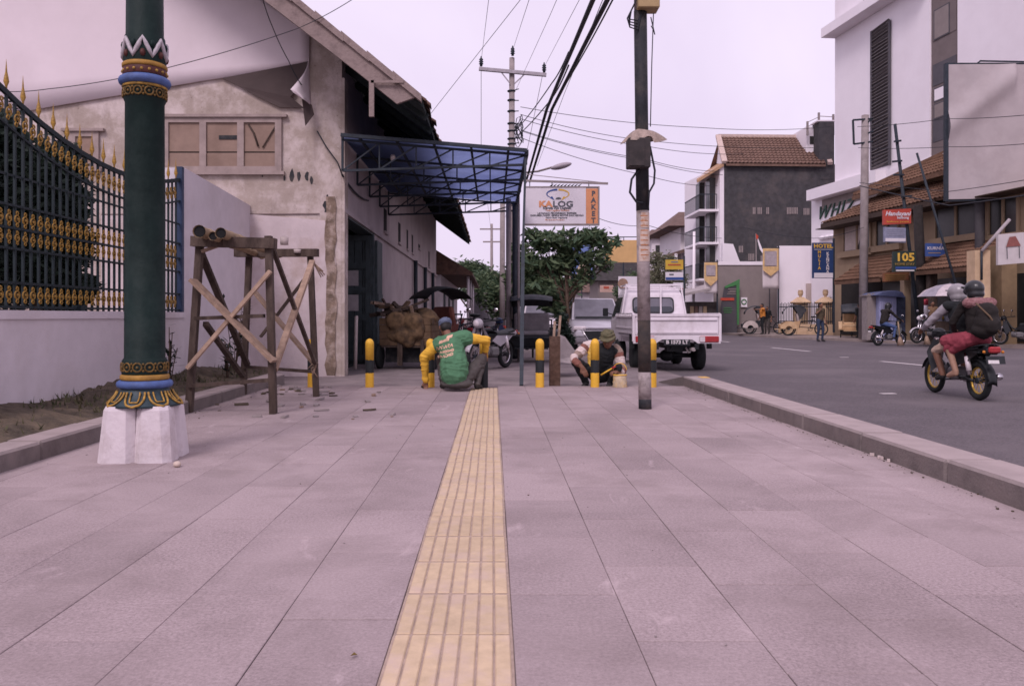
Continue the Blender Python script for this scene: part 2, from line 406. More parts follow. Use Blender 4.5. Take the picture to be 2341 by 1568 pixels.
def light_top(m, col, amt=.9):
    "paler upward faces: light on top painted into the colour, mottled like dust"
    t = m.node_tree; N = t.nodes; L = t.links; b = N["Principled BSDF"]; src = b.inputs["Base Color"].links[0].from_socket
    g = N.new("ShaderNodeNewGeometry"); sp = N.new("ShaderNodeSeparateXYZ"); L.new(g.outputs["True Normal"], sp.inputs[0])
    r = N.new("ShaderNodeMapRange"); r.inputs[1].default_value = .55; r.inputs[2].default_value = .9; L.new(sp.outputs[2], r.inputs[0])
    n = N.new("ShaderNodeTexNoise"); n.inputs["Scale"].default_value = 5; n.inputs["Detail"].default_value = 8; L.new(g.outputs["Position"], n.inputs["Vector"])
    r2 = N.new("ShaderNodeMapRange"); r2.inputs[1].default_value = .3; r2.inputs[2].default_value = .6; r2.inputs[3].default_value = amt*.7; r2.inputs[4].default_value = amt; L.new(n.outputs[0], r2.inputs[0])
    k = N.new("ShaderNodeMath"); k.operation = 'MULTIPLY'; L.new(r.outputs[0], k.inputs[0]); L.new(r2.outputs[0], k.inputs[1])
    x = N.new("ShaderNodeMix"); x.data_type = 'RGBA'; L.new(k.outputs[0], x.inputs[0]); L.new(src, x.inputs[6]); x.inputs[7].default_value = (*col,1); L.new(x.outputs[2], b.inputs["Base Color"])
light_top(m_kerb, (0.395,0.325,0.315))  # kerb tops paler than their sides: shading put into the colour
m_asph = M("asphalt", (0.118,0.102,0.11), 0.92, 0.35, 45, 0.6, 140, stain=(0.175,0.15,0.156), sscale=0.35, samt=0.75)
m_apron = M("driveway_concrete", (0.20,0.165,0.165), 0.95, 0.25, 2.0, 0.4, 60, stain=(0.29,0.24,0.235), sscale=0.8, samt=0.8)
m_ground = M("dusty_ground", (0.20,0.165,0.155), 0.95, 0.2, 0.8, 0.3, 30)
m_soil = M("soil", (0.085,0.068,0.05), 1.0, 0.4, 9, 1.0, 30, stain=(0.2,0.15,0.1), sscale=4)
m_white = M("white_lime_wall", (0.62,0.57,0.60), 0.9, 0.06, 3, 0.08, 50, stain=(0.46,0.40,0.39), sscale=0.8, samt=0.45)
m_paint = M("road_paint", (0.6,0.55,0.55), 0.8, 0.2, 15)
m_green = M("lamp_post_green", (0.007,0.018,0.016), 0.6, 0.3, 5, 0.15, 30, spec=0.15, stain=(0.022,0.03,0.027), sscale=2.5, samt=0.45)
m_gold = M("gold_paint", (0.36,0.205,0.035), 0.55, 0.45, 40, spec=0.4, stain=(0.06,0.045,0.02), sscale=18, samt=0.8)
m_goldd = M("gold_dull", (0.15,0.085,0.02), 0.6, 0.5, 40, stain=(.02,.03,.02), sscale=14, samt=.8)
m_blue = M("ring_blue", (0.07,0.115,0.28), 0.6, 0.2, 12, stain=(.05,.07,.13), sscale=8, samt=.6)
m_red = M("ornament_red", (0.075,0.022,0.018), 0.6, 0.3, 30)
m_fence = M("fence_dark_green", (0.012,0.022,0.026), 0.55, 0.2, 8)
m_silver = M("ornament_silver", (0.42,0.38,0.40), 0.5, 0.25, 40)
m_pedestal = M("white_pedestal", (0.62,0.56,0.58), 0.85, 0.08, 6, 0.25, 30, stain=(0.36,0.30,0.29), sscale=3.2, samt=0.7)
m_wood = M("weathered_timber", (0.06,0.042,0.034), 0.9, 0.35, 12, 0.4, 60, stretch=(1,1,0.3), stain=(0.17,0.13,0.105), sscale=5, rnd=0.12)
m_woodl = M("pale_timber", (0.30,0.21,0.155), 0.9, 0.25, 12, 0.4, 60, stain=(0.17,0.115,0.08), sscale=5, rnd=0.1)
m_bamboo = M("bamboo", (0.33,0.24,0.15), 0.7, 0.25, 9, stain=(0.2,0.14,0.08), sscale=7, rnd=0.1)
m_dark = M("dark_hollow", (0.012,0.012,0.013), 0.9, 0.2, 10)
m_leafd = M("dark_leaf", (0.010,0.02,0.016), 0.7, 0.4, 2.0, col2=(0.026,0.045,0.028), trans=0.15)
m_leaf = M("leaf", (0.032,0.06,0.034), 0.7, 0.4, 1.5, col2=(0.085,0.14,0.075), trans=0.25)
m_leafl = M("light_leaf", (0.07,0.11,0.055), 0.65, 0.4, 2.5, col2=(0.16,0.21,0.11), trans=0.3)
m_leafp = M("pale_leaf", (0.09,0.12,0.06), 0.7, 0.4, 1.5, col2=(0.26,0.24,0.17), trans=0.25)
m_bark = M("bark", (0.11,0.075,0.055), 0.95, 0.35, 9, 0.6, 40)
m_grass = M("grass_blades", (0.05,0.065,0.03), 0.85, 0.4, 6, col2=(0.13,0.11,0.06))
m_yel = M("bollard_yellow", (0.74,0.43,0.045), 0.5, 0.08, 9, stain=(0.6,0.34,0.05), sscale=6, samt=0.6)
m_blk = M("bollard_black", (0.02,0.024,0.026), 0.5, 0.2, 10)
m_rust = M("rusty_iron", (0.085,0.05,0.035), 0.95, 0.4, 14, 0.5, 60, stain=(0.15,0.1,0.08), sscale=7)
m_conc = M("grey_concrete", (0.29,0.25,0.245), 0.9, 0.2, 8, 0.2, 60, stain=(0.18,0.15,0.145), sscale=4, samt=0.7)
m_tar = M("tar_black", (0.022,0.024,0.028), 0.7, 0.3, 9, 0.2, 50, stain=(0.07,0.06,0.055), sscale=5, samt=0.8)
m_glass = M("window_glass", (0.04,0.045,0.055), 0.12, 0.1, 3, spec=0.6)
m_chrome = M("chrome", (0.65,0.62,0.64), 0.2, 0.05, 5, metal=1.0)
m_tyre = M("tyre_rubber", (0.018,0.02,0.021), 0.85, 0.2, 20)
m_black = M("black_paint", (0.015,0.017,0.019), 0.5, 0.2, 10)
m_cable = M("cable_black", (0.02,0.022,0.028), 0.6, 0.1, 5)
m_steel = M("dark_steel", (0.022,0.03,0.04), 0.6, 0.3, 9)

# ------------------------------------------------------------------ ground, road, paving
KXR, KXL = 2.86, -3.30
g = MB(); g.quad((-300,-60,-0.16),(300,-60,-0.16),(300,500,-0.16),(-300,500,-0.16)); g.build("ground", m_ground, kind="structure")
g = MB(); g.box((3.0,-25,-0.155),(19.5,260,ROADZ)); g.build("road", m_asph, kind="structure")
def apron_fn(u, v):
    return (-14+u*17.3, 12.32+v*60, -0.035)
g = MB(); g.box((-20,12.33,-0.15),(3.0,120,-0.03)); 
for x,y,zx in ((3.0,12.33,0),):
    g.add([(3.0,12.9,-0.03),(3.5,14.2,ROADZ+0.004),(3.8,60,ROADZ+0.004),(3.0,60,-0.03)],[(0,1,2,3)])
g.build("driveway", m_apron, kind="structure")

side = MB(); side.box((KXL,-3,-0.15),(KXR,12.33,-0.009)); sidewalk = side.build("sidewalk", m_grout, kind="structure")
sw_off = -sidewalk.location
# paving slabs 0.4 x 0.8, staggered column by column
TX0, TX1 = -0.333, 0.064
def slab_mesh(wx, wy, k):
    mb = MB(); mb.cbox((0,0,0), (wx-0.0028, wy-0.0052, 0.05), bev=0.0018); return mb.mesh("paving_slab", [m_slab])
slab_full = slab_mesh(0.4, 0.8, 0)
cols = []
x = TX1
while x < KXR - 0.05: w_ = min(0.4, KXR - x); cols.append((x, w_)); x += 0.4
x = TX0
while x > KXL + 0.05: w_ = min(0.4, x - KXL); cols.append((x - w_, w_)); x -= 0.4
cache = {}
for ci, (x0, w_) in enumerate(cols):
    y = -0.9 + (0.0, 0.36, 0.12, 0.55)[ci % 4]
    while y < 12.31:
        l_ = min(0.8, 12.32 - y)
        if l_ > 0.05 and y > -1.0:
            key = (round(w_,3), round(l_,3))
            if key not in cache: cache[key] = slab_full if key == (0.4,0.8) else slab_mesh(w_, l_, 1)
            inst("paving_slab", cache[key], sidewalk, Vector((x0+w_/2, y+l_/2, -0.025+random.uniform(-0.0013,0.0013))) + sw_off, (random.uniform(-.0008,.0008), random.uniform(-.0014,.0014), random.uniform(-.002,.002)))
        y += 0.8
# tactile guide tiles
mb = MB(); ww = TX1 - TX0
mb.cbox((0,0,0), (ww-0.002, 0.396, 0.05), m=0, bev=0.003)
for k in range(7): mb.cbox((-0.1635+k*0.0545, 0, 0.026), (0.0475, 0.378, 0.009), m=1, bev=0.004)
tm = mb.mesh("tactile_tile", [m_groove, m_bar, m_tact])
y = -0.9
while y < 11.9:
    inst("tactile_tile", tm, sidewalk, Vector(((TX0+TX1)/2 + random.uniform(-.002,.002), y+0.2, -0.023+random.uniform(-.002,.002))) + sw_off, (0,0,random.uniform(-.004,.004))); y += 0.4
# kerbs: both raised above the paving
def kerb(name, xa, xb, y0, y1, ln, top, bottom):
    root = thing(name, None, None, ((xa+xb)/2, y0, bottom), kind="structure"); y = y0
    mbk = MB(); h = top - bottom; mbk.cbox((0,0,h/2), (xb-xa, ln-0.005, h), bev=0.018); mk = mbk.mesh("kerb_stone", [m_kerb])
    while y + ln*0.5 < y1:
        inst("kerb_stone", mk, root, (random.uniform(-.004,.004), y+ln/2-y0, random.uniform(-.003,.003)), (0,0,random.uniform(-.003,.003))); y += ln
    return root
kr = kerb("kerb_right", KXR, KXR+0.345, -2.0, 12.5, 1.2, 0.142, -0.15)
mb = MB()   # bull-nose end of the kerb, sloping to the driveway, with a dab of yellow paint
mb.add([(KXR,12.4,-0.1),(KXR+.345,12.4,-0.1),(KXR+.345,13.0,-0.1),(KXR-.18,13.35,-0.1),(KXR,12.4,.135),(KXR+.345,12.4,.135),(KXR+.345,13.0,.1),(KXR-.18,13.35,-.02)],
       [(3,2,1,0),(4,5,6,7),(0,1,5,4),(1,2,6,5),(2,3,7,6),(3,0,4,7)])
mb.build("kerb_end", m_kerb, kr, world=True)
mb = MB(); mb.cbox((KXR+.25,12.15,.144),(0.13,0.22,0.004)); mb.build("paint_dab", m_yel, kr, world=True)
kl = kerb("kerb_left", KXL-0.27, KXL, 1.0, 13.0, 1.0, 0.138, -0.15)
mb = MB(); random.seed(3)
mb.grid(lambda u,v: (-4.34+u*0.78, 1.0+v*12.6, 0.128+0.06*random.random()*(1-u**3)+0.10*(1-u)+0.05*math.sin(v*31)*(1-u)), 8, 120)
mb.build("planting_strip", m_soil, kind="structure")
mb = MB()
for i in range(2600):
    y = random.uniform(2, 13.4); x = random.uniform(-4.32,-3.6); dens = 0.5+0.5*math.sin(y*2.3+1)
    if random.random() > 0.25+0.75*dens*((-3.55-x)/0.8): continue
    h = random.uniform(.03,.1); a = random.uniform(0,6.28); dx, dy = math.cos(a)*.012, math.sin(a)*.012; lx, ly = random.uniform(-.05,.05), random.uniform(-.05,.05)
    z0 = 0.13+0.1*((-3.56-x)/.78)
    mb.add([(x-dx,y-dy,z0),(x+dx,y+dy,z0),(x+lx,y+ly,z0+h)],[(0,1,2)])
mb.build("weeds", m_grass, label="low dry weeds growing along the foot of the white wall", cat="weeds", kind="stuff")
# lane dashes
for Y0, Y1, X0, X1 in ((18.0,20.4,9.86,9.62),(26.0,29.2,10.02,9.88),(35.2,38.4,10.1,10.0),(44,47,10.1,10.0)):
    mb = MB(); d = 0.07
    mb.quad((X0-d,Y0,ROADZ+.005),(X0+d,Y0,ROADZ+.005),(X1+d,Y1,ROADZ+.005),(X1-d,Y1,ROADZ+.005)); mb.build("lane_marking", m_paint, kind="structure")
for px,py in ((1395,830),(2215,842),(1930,817),(2030,900)):
    Y = 1.13*F/(py-VY); X = GX(px,Y); mb = MB(); mb.cbox((X,Y,ROADZ+.004),(.22,.1,.004),rz=random.uniform(-.3,.3)); mb.build("lane_marking", m_paint, kind="structure")
# opposite pavement, slewed a little as the street bends
mb = MB()
mb.prism([(19.9,-25),(19.2,20),(18.25,28),(16.25,34.5),(14.5,41),(13.2,56),(11.5,90),(9,160),(60,160),(60,-25)], -0.15, 0.03, 'z'); mb.build("pavement", M("far_pavement",(0.27,0.22,0.2),0.95,0.25,1.2,0.3,40,stain=(0.36,0.3,0.28),sscale=0.8), kind="structure")

# ------------------------------------------------------------------ debris by the trestle
mb = MB(); random.seed(11)
for i in range(95):
    t = random.random(); px = random.uniform(600,760) if t < .7 else random.uniform(440,900); py = random.uniform(868,905) if t < .7 else random.uniform(890,960)
    Y = 1974/(py-VY); X = GX(px,Y)
    if X < -3.28 or Y > 12.2: 
        continue
    s_ = random.uniform(.015,.06)
    mb.cbox((X,Y,.004+s_*.15),(s_*random.uniform(1,3.4),s_,s_*.4), m=random.choice((0,0,1,2)), rz=random.uniform(0,3), rx=random.uniform(-.2,.2))
mb.build("rubble", [m_conc,m_woodl,m_soil], label="scatter of wood chips and broken plaster on the paving by the trestle", cat="debris", kind="stuff")
mb = MB(); rg_ = random.Random(77)
for i in range(420):
    y = rg_.uniform(1.6,12.2); t = rg_.random()
    x = KXR-abs(rg_.gauss(0,.07))-.01 if t < .45 else (KXL+abs(rg_.gauss(0,.1))+.02 if t < .7 else rg_.uniform(KXL,KXR)); s_ = rg_.uniform(.003,.011)*(1 if t < .7 else .6)
    mb.cbox((x,y,s_*.3+.001),(s_*rg_.uniform(1,2),s_,s_*.7),m=rg_.choice((0,0,1)),rz=rg_.uniform(0,3))
for px,py in ((2040,1048),(2056,1050),(2062,1056),(2048,1042)):
    Y = 1974/(py-VY); mb.cbox((min(KXR-.02,GX(px,Y)),Y,.012),(.03,.02,.02),m=2,rz=px)
mb.build("grit", [m_conc,m_soil,M("pale_crumb",(.5,.42,.4),.9)], label="loose grit and crumbs lying along the kerbs and on the paving", cat="grit", kind="stuff")
Yl = 1974/(1503-VY); mb = MB(); mb.add([(GX(800,Yl),Yl,.006),(GX(806,Yl),Yl-.012,.014),(GX(817,Yl),Yl+.005,.008),(GX(808,Yl),Yl+.014,.012)],[(0,1,2,3)]); mb.build("fallen_leaf", M("leaf_brown",(.13,.085,.02),.7), label="single small brown leaf on the paving left of the yellow strip", cat="leaf")
mb = MB(); mb.ball((-2.2,5.72,.02),(.028,.03,.022),8,6); mb.build("pebble", M("pebble",(.55,.45,.38),.7), label="small pale stone lying at the foot of the white pedestal", cat="stone")

# ------------------------------------------------------------------ white boundary wall with iron fence
WX = -4.35
w1 = thing("boundary_wall", "long low whitewashed wall under the green iron fence", "wall", (WX,9,0))
mb = MB(); mb.box((WX-.22,-2,-.15),(WX+.03,11.5,1.02)); mb.build("wall", m_white, w1, world=True)
mb = MB(); mb.box((WX-.24,-2,1.02),(WX+.05,11.5,1.1)); mb.build("coping", m_white, w1, world=True)
w2 = thing("side_wall", "tall white wall between the iron fence and the old warehouse gable", "wall", (WX,13,0))
mb = MB(); mb.prism([(11.62,-.15),(14.7,-.15),(14.7,3.02),(11.62,3.13)], WX-.25, WX+.004, 'x'); mb.build("wall", m_white, w2, world=True)
mb = MB(); mb.box((WX-.3,11.5,-.15),(WX+.01,11.62,3.12)); mb.build("pier", m_white, w2, world=True)
fence = thing("iron_fence", "dark green iron fence with gold scrolls and spearheads on the white wall", "fence", (WX-.01,6.5,1.1))
FX = WX-.01
def ftop(y): return 2.70+0.065*(y-9.6)**2
ub = MB(); ub.cbox((0,0,.5),(.022,.022,1)); ubm = ub.mesh("fence_bar",[m_fence])
sp = MB(); sp.lathe([(.004,0),(.012,.01),(.012,.03),(.032,.075),(.024,.12),(.012,.17),(.006,.24),(.001,.3)],n=6); spm = sp.mesh("spearhead",[m_gold])
rg = MB(); rg.torus((0,0,0),.045,.0095,axis=(1,0,0),n=10,k=4); rg.ball((0,0,0),.02,6,4); rg.torus((0,.0,.066),.022,.009,axis=(1,0,0),n=8,k=4); rg.torus((0,0,-.066),.022,.009,axis=(1,0,0),n=8,k=4); rgm = rg.mesh("gold_scroll",[m_gold])
y = 6.05; nb_ = 0
while y < 11.36:
    b_ = inst("fence_bar", ubm, fence, (0, y-6.5, 0.0), (0,0,0), (1,1,ftop(y)-1.1+.05))
    if nb_ % 2 == 0: inst("spearhead", spm, fence, (0, y-6.5, ftop(y)-1.1+.05), (0,0,0), (.75,.75,.9))
    y += 0.131; nb_ += 1
y = 6.1
while y < 11.3:
    for zz, sc in ((ftop(y)-.14, 1.15), (1.93, 1.1), (1.76, .95), (1.24, 1.15)):
        inst("gold_scroll", rgm, fence, (.012, y-6.5, zz-1.1), (math.atan(.13*(y-9.6)) if zz > 2.2 else 0,0,0), (.9,sc*.74,sc*.74)); 
    y += 0.128
for f0, nm in ((lambda y: ftop(y)+.02,"top_rail"),(lambda y: ftop(y)-.27,"under_rail"),(lambda y:2.05,"middle_rail"),(lambda y:1.845,"middle_rail"),(lambda y:1.66,"middle_rail"),(lambda y:1.35,"bottom_rail"),(lambda y:1.13,"bottom_rail"),(lambda y:2.32,"cross_wire")):
    mb = MB(); k = 14 if nm in ("top_rail","under_rail") else 1
    for i in range(k):
        ya = 6.0+5.42*i/k; yb = 6.0+5.42*(i+1)/k; mb.bar((FX,ya,f0(ya)),(FX,yb,f0(yb)),.03 if nm!="cross_wire" else .012,.05 if nm=="top_rail" else .022)
    mb.build(nm, m_fence, fence, world=True)
mb = MB(); mb.box((FX-.04,11.41,1.1),(FX+.04,11.485,3.12)); mb.build("end_post", M("post_blue",(.03,.05,.1),.5), fence, world=True)
for yy in (8.6,10.6): mb = MB(); mb.box((FX-.05,yy,1.1),(FX+.05,yy+.08,1.16)); mb.build("foot_block", m_fence, fence, world=True)

# ------------------------------------------------------------------ leaves
def leaf_cloud(mb, blobs, n, size, seed=1, m=0, flat=0.0):
    rd = random.Random(seed); tot = sum(b[1][0]*b[1][1]*b[1][2] for b in blobs)
    for c, r in blobs:
        k = max(8, int(n*(r[0]*r[1]*r[2])/tot)); c = Vector(c)
        for i in range(k):
            while True:
                q = Vector((rd.uniform(-1,1),rd.uniform(-1,1),rd.uniform(-1,1)))
                if 0.15 < q.length < 1: break
            q = q*(0.55+0.45*rd.random())/max(.35,q.length)**.6*(1.28 if rd.random() < .16 else 1.0)
            p = c + Vector((q.x*r[0],q.y*r[1],q.z*r[2])); s_ = size*rd.uniform(.5,1.3)
            a = Vector((rd.uniform(-1,1),rd.uniform(-1,1),rd.uniform(-.8,.5))).normalized(); b = a.cross(Vector((rd.uniform(-1,1),rd.uniform(-1,1),rd.uniform(-1,1)))).normalized()
            mb.add([p-a*s_, p+b*s_*.3, p+a*s_, p-b*s_*.3], [(0,1,2,3)], m if not isinstance(m,tuple) else rd.choice(m), True)
def tree(name, label, base, h, blobs, n, size, mat, seed, trunk_r=.1, lean=(0,0), group=None, cat="tree", limbs=True):
    base = Vector(base); t = thing(name, label, cat, base, group=group)
    mb = MB(); rd = random.Random(seed); top = Vector((lean[0],lean[1],h)); K = 7
    pts = [Vector((lean[0]*(i/K)**1.3+rd.uniform(-.03,.03)*h*.3, lean[1]*(i/K), h*i/K)) for i in range(K+1)]; pts[0] = Vector((0,0,-.1))
    mb.tube(pts, [trunk_r*(1-.6*i/K) for i in range(K+1)], 8)
    if limbs:
        for c, r in blobs:
            c = Vector(c); k = rd.choice((3,4,5)); mid = pts[k].lerp(c,.5)+Vector((0,0,-.05*h))
            mb.tube([pts[k],mid,c],[trunk_r*.45,trunk_r*.3,trunk_r*.12],5)
            for j in range(3):
                e = c + Vector((rd.uniform(-.8,.8)*r[0],rd.uniform(-.8,.8)*r[1],rd.uniform(-.6,.8)*r[2])); mb.tube([mid,c.lerp(e,.5),e],[trunk_r*.2,trunk_r*.12,trunk_r*.05],4)
    mb.build("trunk", m_bark, t)
    mb = MB(); leaf_cloud(mb, blobs, n, size, seed, m=(0,1)); mb.build("crown", [mat, m_leafl if mat is m_leaf else mat], t); return t
tree("shrub", "dense dark shrub growing behind the gold-trimmed iron fence", (-5.2,9.3,0), 1.9,
     [((0,-.6,1.7),(.4,.9,.6)),((0,-.5,2.4),(.4,.8,.55)),((.1,.3,1.35),(.4,.4,.3)),((.05,.25,2.15),(.4,.5,.5)),((.1,.95,1.4),(.2,.3,.18)),((-.1,-1.2,2.0),(.5,.8,1.0)),((-.1,-.75,2.9),(.35,.7,.4)),((.0,.3,2.65),(.3,.4,.3)),((0,.15,1.7),(.35,.6,.4)),((.05,.6,2.5),(.3,.3,.4)),((.1,.55,1.9),(.3,.3,.4)),((0,.5,2.9),(.3,.35,.25))], 32000, .085, m_leafd, 5, .06, cat="shrub")
def weed_plant(label, base, h, n, mat, seed, leaf=.07, cat="plant"):
    t = thing("small_plant", label, cat, base); rd = random.Random(seed); mb = MB(); lf = MB()
    for i in range(n):
        a = rd.uniform(0,6.28); r_ = rd.uniform(.02,.35)*h*.5; e = Vector((math.cos(a)*r_,math.sin(a)*r_,h*rd.uniform(.5,1))); mb.tube([(0,0,-.02),e*.5+Vector((0,0,.05*h)),e],.006,4)
        for j in range(9):
            p = e*rd.uniform(.35,1.05); d = Vector((rd.uniform(-1,1),rd.uniform(-1,1),rd.uniform(-.3,.6))).normalized(); s_ = leaf*rd.uniform(.6,1.3); q = d.cross(Vector((0,0,1))).normalized()*s_*.16
            lf.add([p,p+d*s_*.5+q,p+d*s_,p+d*s_*.5-q],[(0,1,2,3)])
    mb.build("stem", m_bark, t); lf.build("leaves", mat, t)
weed_plant("narrow-leaved weed by the white wall just right of the green lamp post", (GX(388,10.2),10.2,.15), .78, 7, m_leafd, 4, .13)
weed_plant("leafy sapling behind the trestle against the white wall, its taller clump", (GX(535,12.6),12.6,.12), 1.15, 9, m_leafd, 8, .14)
weed_plant("short leafy weed low behind the trestle's crossed planks", (GX(520,11.6),11.6,.12), .62, 9, m_leafd, 9, .13)

# ------------------------------------------------------------------ ornate lamp post
LX, LY = -2.585, 6.1
lp = thing("lamp_post", "tall dark green ornamental lamp post with blue rings on a white pedestal", "lamp post", (LX,LY,0), R(4))
for sx in (-1,1):
    for sy in (-1,1):
        mb = MB(); prof = []
        for z, hw in ((-.1,.133),(.0,.132),(.37,.112),(.4,.103)):
            c = .05; prof.append([(hw-c,hw),(hw,hw-c),(hw,-hw+c),(hw-c,-hw),(-hw+c,-hw),(-hw,-hw+c),(-hw,hw-c),(-hw+c,hw)])
        zs = (-.1,0,.37,.4); vs_ = []; 
        for k, pr in enumerate(prof):
            sh = (.128,.128,.117,.114)[k]
            for a, b in pr: vs_.append((a+sx*sh, b+sy*sh, zs[k]))
        fs = [tuple(range(24,32))]+[(k*8+i, k*8+(i+1)%8, (k+1)*8+(i+1)%8, (k+1)*8+i) for k in range(3) for i in range(8)]
        fs = [tuple(reversed(f)) if len(f)==4 else tuple(reversed(f)) for f in fs]
        mb.add(vs_, fs); mb.build("pedestal_block", m_pedestal, lp)
mb = MB(); mb.lathe([(.258,.39),(.25,.41),(.215,.445),(.185,.48),(.17,.51),(.165,.54)],n=32); sk = mb.build("skirt", M("skirt_green",(.028,.05,.06),.5,.3,12), lp)
mb = MB()
for k in range(8):
    a = k*math.pi/4+math.pi/8*0; 
    def petal(t, off):
        z = .50-.10*t; r = .178+.082*t**1.4; ha = off*math.sqrt(max(0,1-(t)**2.2))
        return (math.cos(a+ha)*(r+.012), math.sin(a+ha)*(r+.012), z)
    mb.tube([petal(i/8,.33) for i in range(9)]+[petal(1-i/8,-.33) for i in range(9)], .0085, 5)
    mb.tube([petal(i/6*.7,.16) for i in range(7)]+[petal(.7-i/6*.7,-.16) for i in range(7)], .006, 5)
mb.build("petal_relief", m_gold, lp)
for zz,rr,r2 in ((.548,.168,.03),(2.777,.15,.034)): mb = MB(); mb.torus((0,0,zz),rr,r2,n=40,k=10); mb.build("blue_ring", m_blue, lp)
m_goldr = M("gold_ring_paint",(0.32,0.175,0.035),.6,.25,20,stain=(.2,.11,.03),sscale=9)
mb = MB(); mb.lathe([(.165,.578),(.172,.588),(.172,.61),(.162,.62)],n=32); mb.build("gold_ring", m_goldr, lp)
mb = MB(); mb.lathe([(.15,2.872),(.158,2.88),(.158,2.9),(.148,2.908)],n=32); mb.build("gold_ring", m_goldr, lp)
mb = MB(); mb.torus((0,0,2.735),.148,.012,n=32,k=6); mb.build("gold_ring", m_gold, lp)
mb = MB(); mb.lathe([(.158,.62),(.16,.63),(.158,.72),(.148,.735),(.143,.74),(.137,2.62),(.146,2.64),(.15,2.74),(.146,2.81),(.15,2.87),(.147,2.91),(.15,2.93),(.142,3.1),(.132,3.12),(.118,4.9)],n=32); mb.build("shaft", m_green, lp)
for zc, rr, s_ in ((.675,.159,.032),(2.685,.149,.03)):
    mb = MB()
    for k in range(12):
        a = k*math.pi/6; c = Vector((math.cos(a)*rr,math.sin(a)*rr,zc)); mb.torus(c, s_, .0075, axis=(math.cos(a),math.sin(a),0), n=10, k=4)
        mb.ball(c,.011,6,4); a2 = a+math.pi/12; mb.ball((math.cos(a2)*rr,math.sin(a2)*rr,zc+.025),.01,5,4); mb.ball((math.cos(a2)*rr,math.sin(a2)*rr,zc-.025),.01,5,4)
    mb.build("scroll_relief", m_goldd, lp)
mb = MB(); mb.lathe([(.15,2.815),(.153,2.82),(.153,2.865),(.15,2.87)],n=32); rb = mb.build("red_band", m_red, lp)
mb = MB()
for k in range(18):
    a = k*math.pi/9; mb.ball((math.cos(a)*.153,math.sin(a)*.153,2.842),.012,6,4)
mb.build("bead_row", m_gold, lp)
mb = MB(); n_ = 7
pts = []
for k in range(n_*2):
    a = k*math.pi/n_; pts.append((math.cos(a)*.15, math.sin(a)*.15, 3.07 if k%2 else 2.94))
pp = []
for i in range(len(pts)):
    a = Vector(pts[i]); b = Vector(pts[(i+1)%len(pts)]); pp += [a, a.lerp(b,.33)*1.0, a.lerp(b,.66)]
pp = [Vector((p.x,p.y,0)).normalized()*.149+Vector((0,0,p.z)) for p in pp]
mb.tube(pp, .017, 6, closed=True); mb.build("zigzag_crown", m_silver, lp)
mb = MB()
for k in range(n_):
    a = (2*k)*math.pi/n_; mb.ball((math.cos(a)*.146,math.sin(a)*.146,3.0+.03),(.02,.02,.03),6,4); mb.ball((math.cos(a+math.pi/n_)*.147,math.sin(a+math.pi/n_)*.147,2.96),(.022,.022,.03),6,4,m=1)
mb.build("crown_leaf", [m_green,m_red], lp)
mb = MB(); mb.lathe([(.12,4.9),(.2,4.95),(.24,5.35),(.26,5.4),(.1,5.6),(.02,5.8)],n=8,smooth=False); mb.build("lantern", M("lantern_glass",(.6,.55,.5),.3), lp)

# ------------------------------------------------------------------ timber trestle with bamboo on top
tr = thing("timber_trestle", "rough timber work trestle with crossed braces standing on the paving", "trestle", (-2.85,9.9,0))
def st(name, a, b, wx, wy=None, mat=None, rnd=False):
    mb = MB()
    if rnd: mb.cyl(a,b,wx/2,wx/2*.9,8)
    else: mb.bar(a,b,wx,wy)
    mb.build(name, mat or m_wood, tr, world=True)
FL0, FL1 = P(432,942,8.95), P(458,545,8.95); FR0, FR1 = P(625,946,8.82), P(614,540,8.85)
BL0, BL1 = P(556,900,10.95), P(570,575,10.95); BR0, BR1 = P(723,906,10.7), P(709,575,10.8)
for a,b in ((FL0,FL1),(FR0,FR1),(BL0,BL1),(BR0,BR1)): a.z = 0; st("leg",a,b,.085,.07)
st("top_beam", P(440,552,8.88), P(630,557,8.80), .11,.11); st("top_beam", P(538,579,10.85), P(727,578,10.72), .10,.10)
st("plank_brace", P(440,640,8.83), P(627,826,8.74), .16,.035, m_woodl)
st("stick_brace", P(428,842,8.85), P(618,620,8.74), .045,.04, M("stick",(.38,.27,.2),.9,.2,10))
st("side_brace", P(460,580,9.0), P(566,835,10.9), .07,.05); st("side_brace", P(470,740,9.05),P(555,860,10.8),.06,.05)
st("side_brace", P(622,565,8.95), P(722,835,10.65), .045,.04); st("side_brace", P(714,598,10.7), P(626,845,8.85), .07,.05, m_woodl)
st("back_brace", P(580,665,11.0), P(722,835,10.85), .13,.03, m_woodl); st("back_brace", P(706,625,11.05), P(596,770,11.0), .12,.03)
st("rail", P(446,728,8.88), P(604,722,8.82), .07,.04); st("rail", P(430,882,8.9), P(627,868,8.82), .05,.04); st("rail", P(556,838,10.9), P(722,850,10.72), .05,.04)
st("prop", P(462,575,8.9), P(545,545,8.85), .05,.03, m_woodl)
mb = MB()
for k in range(7):
    a = P(722,838,10.66)+Vector((random.uniform(-.07,.07),-.05,random.uniform(-.09,.09))); mb.tube([P(722,838,10.64)+Vector((0,-.02,0)),a,a+Vector((random.uniform(-.06,.06),0,-.06))],.008,4)
mb.build("rope_lashing", m_woodl, tr, world=True); mb = MB()
for k in range(6):
    a = P(716,600,10.7); mb.tube([a,a+Vector((.08+random.random()*.1,0,-.08-random.random()*.12))],.007,4)
mb.build("rope_lashing", m_woodl, tr, world=True)
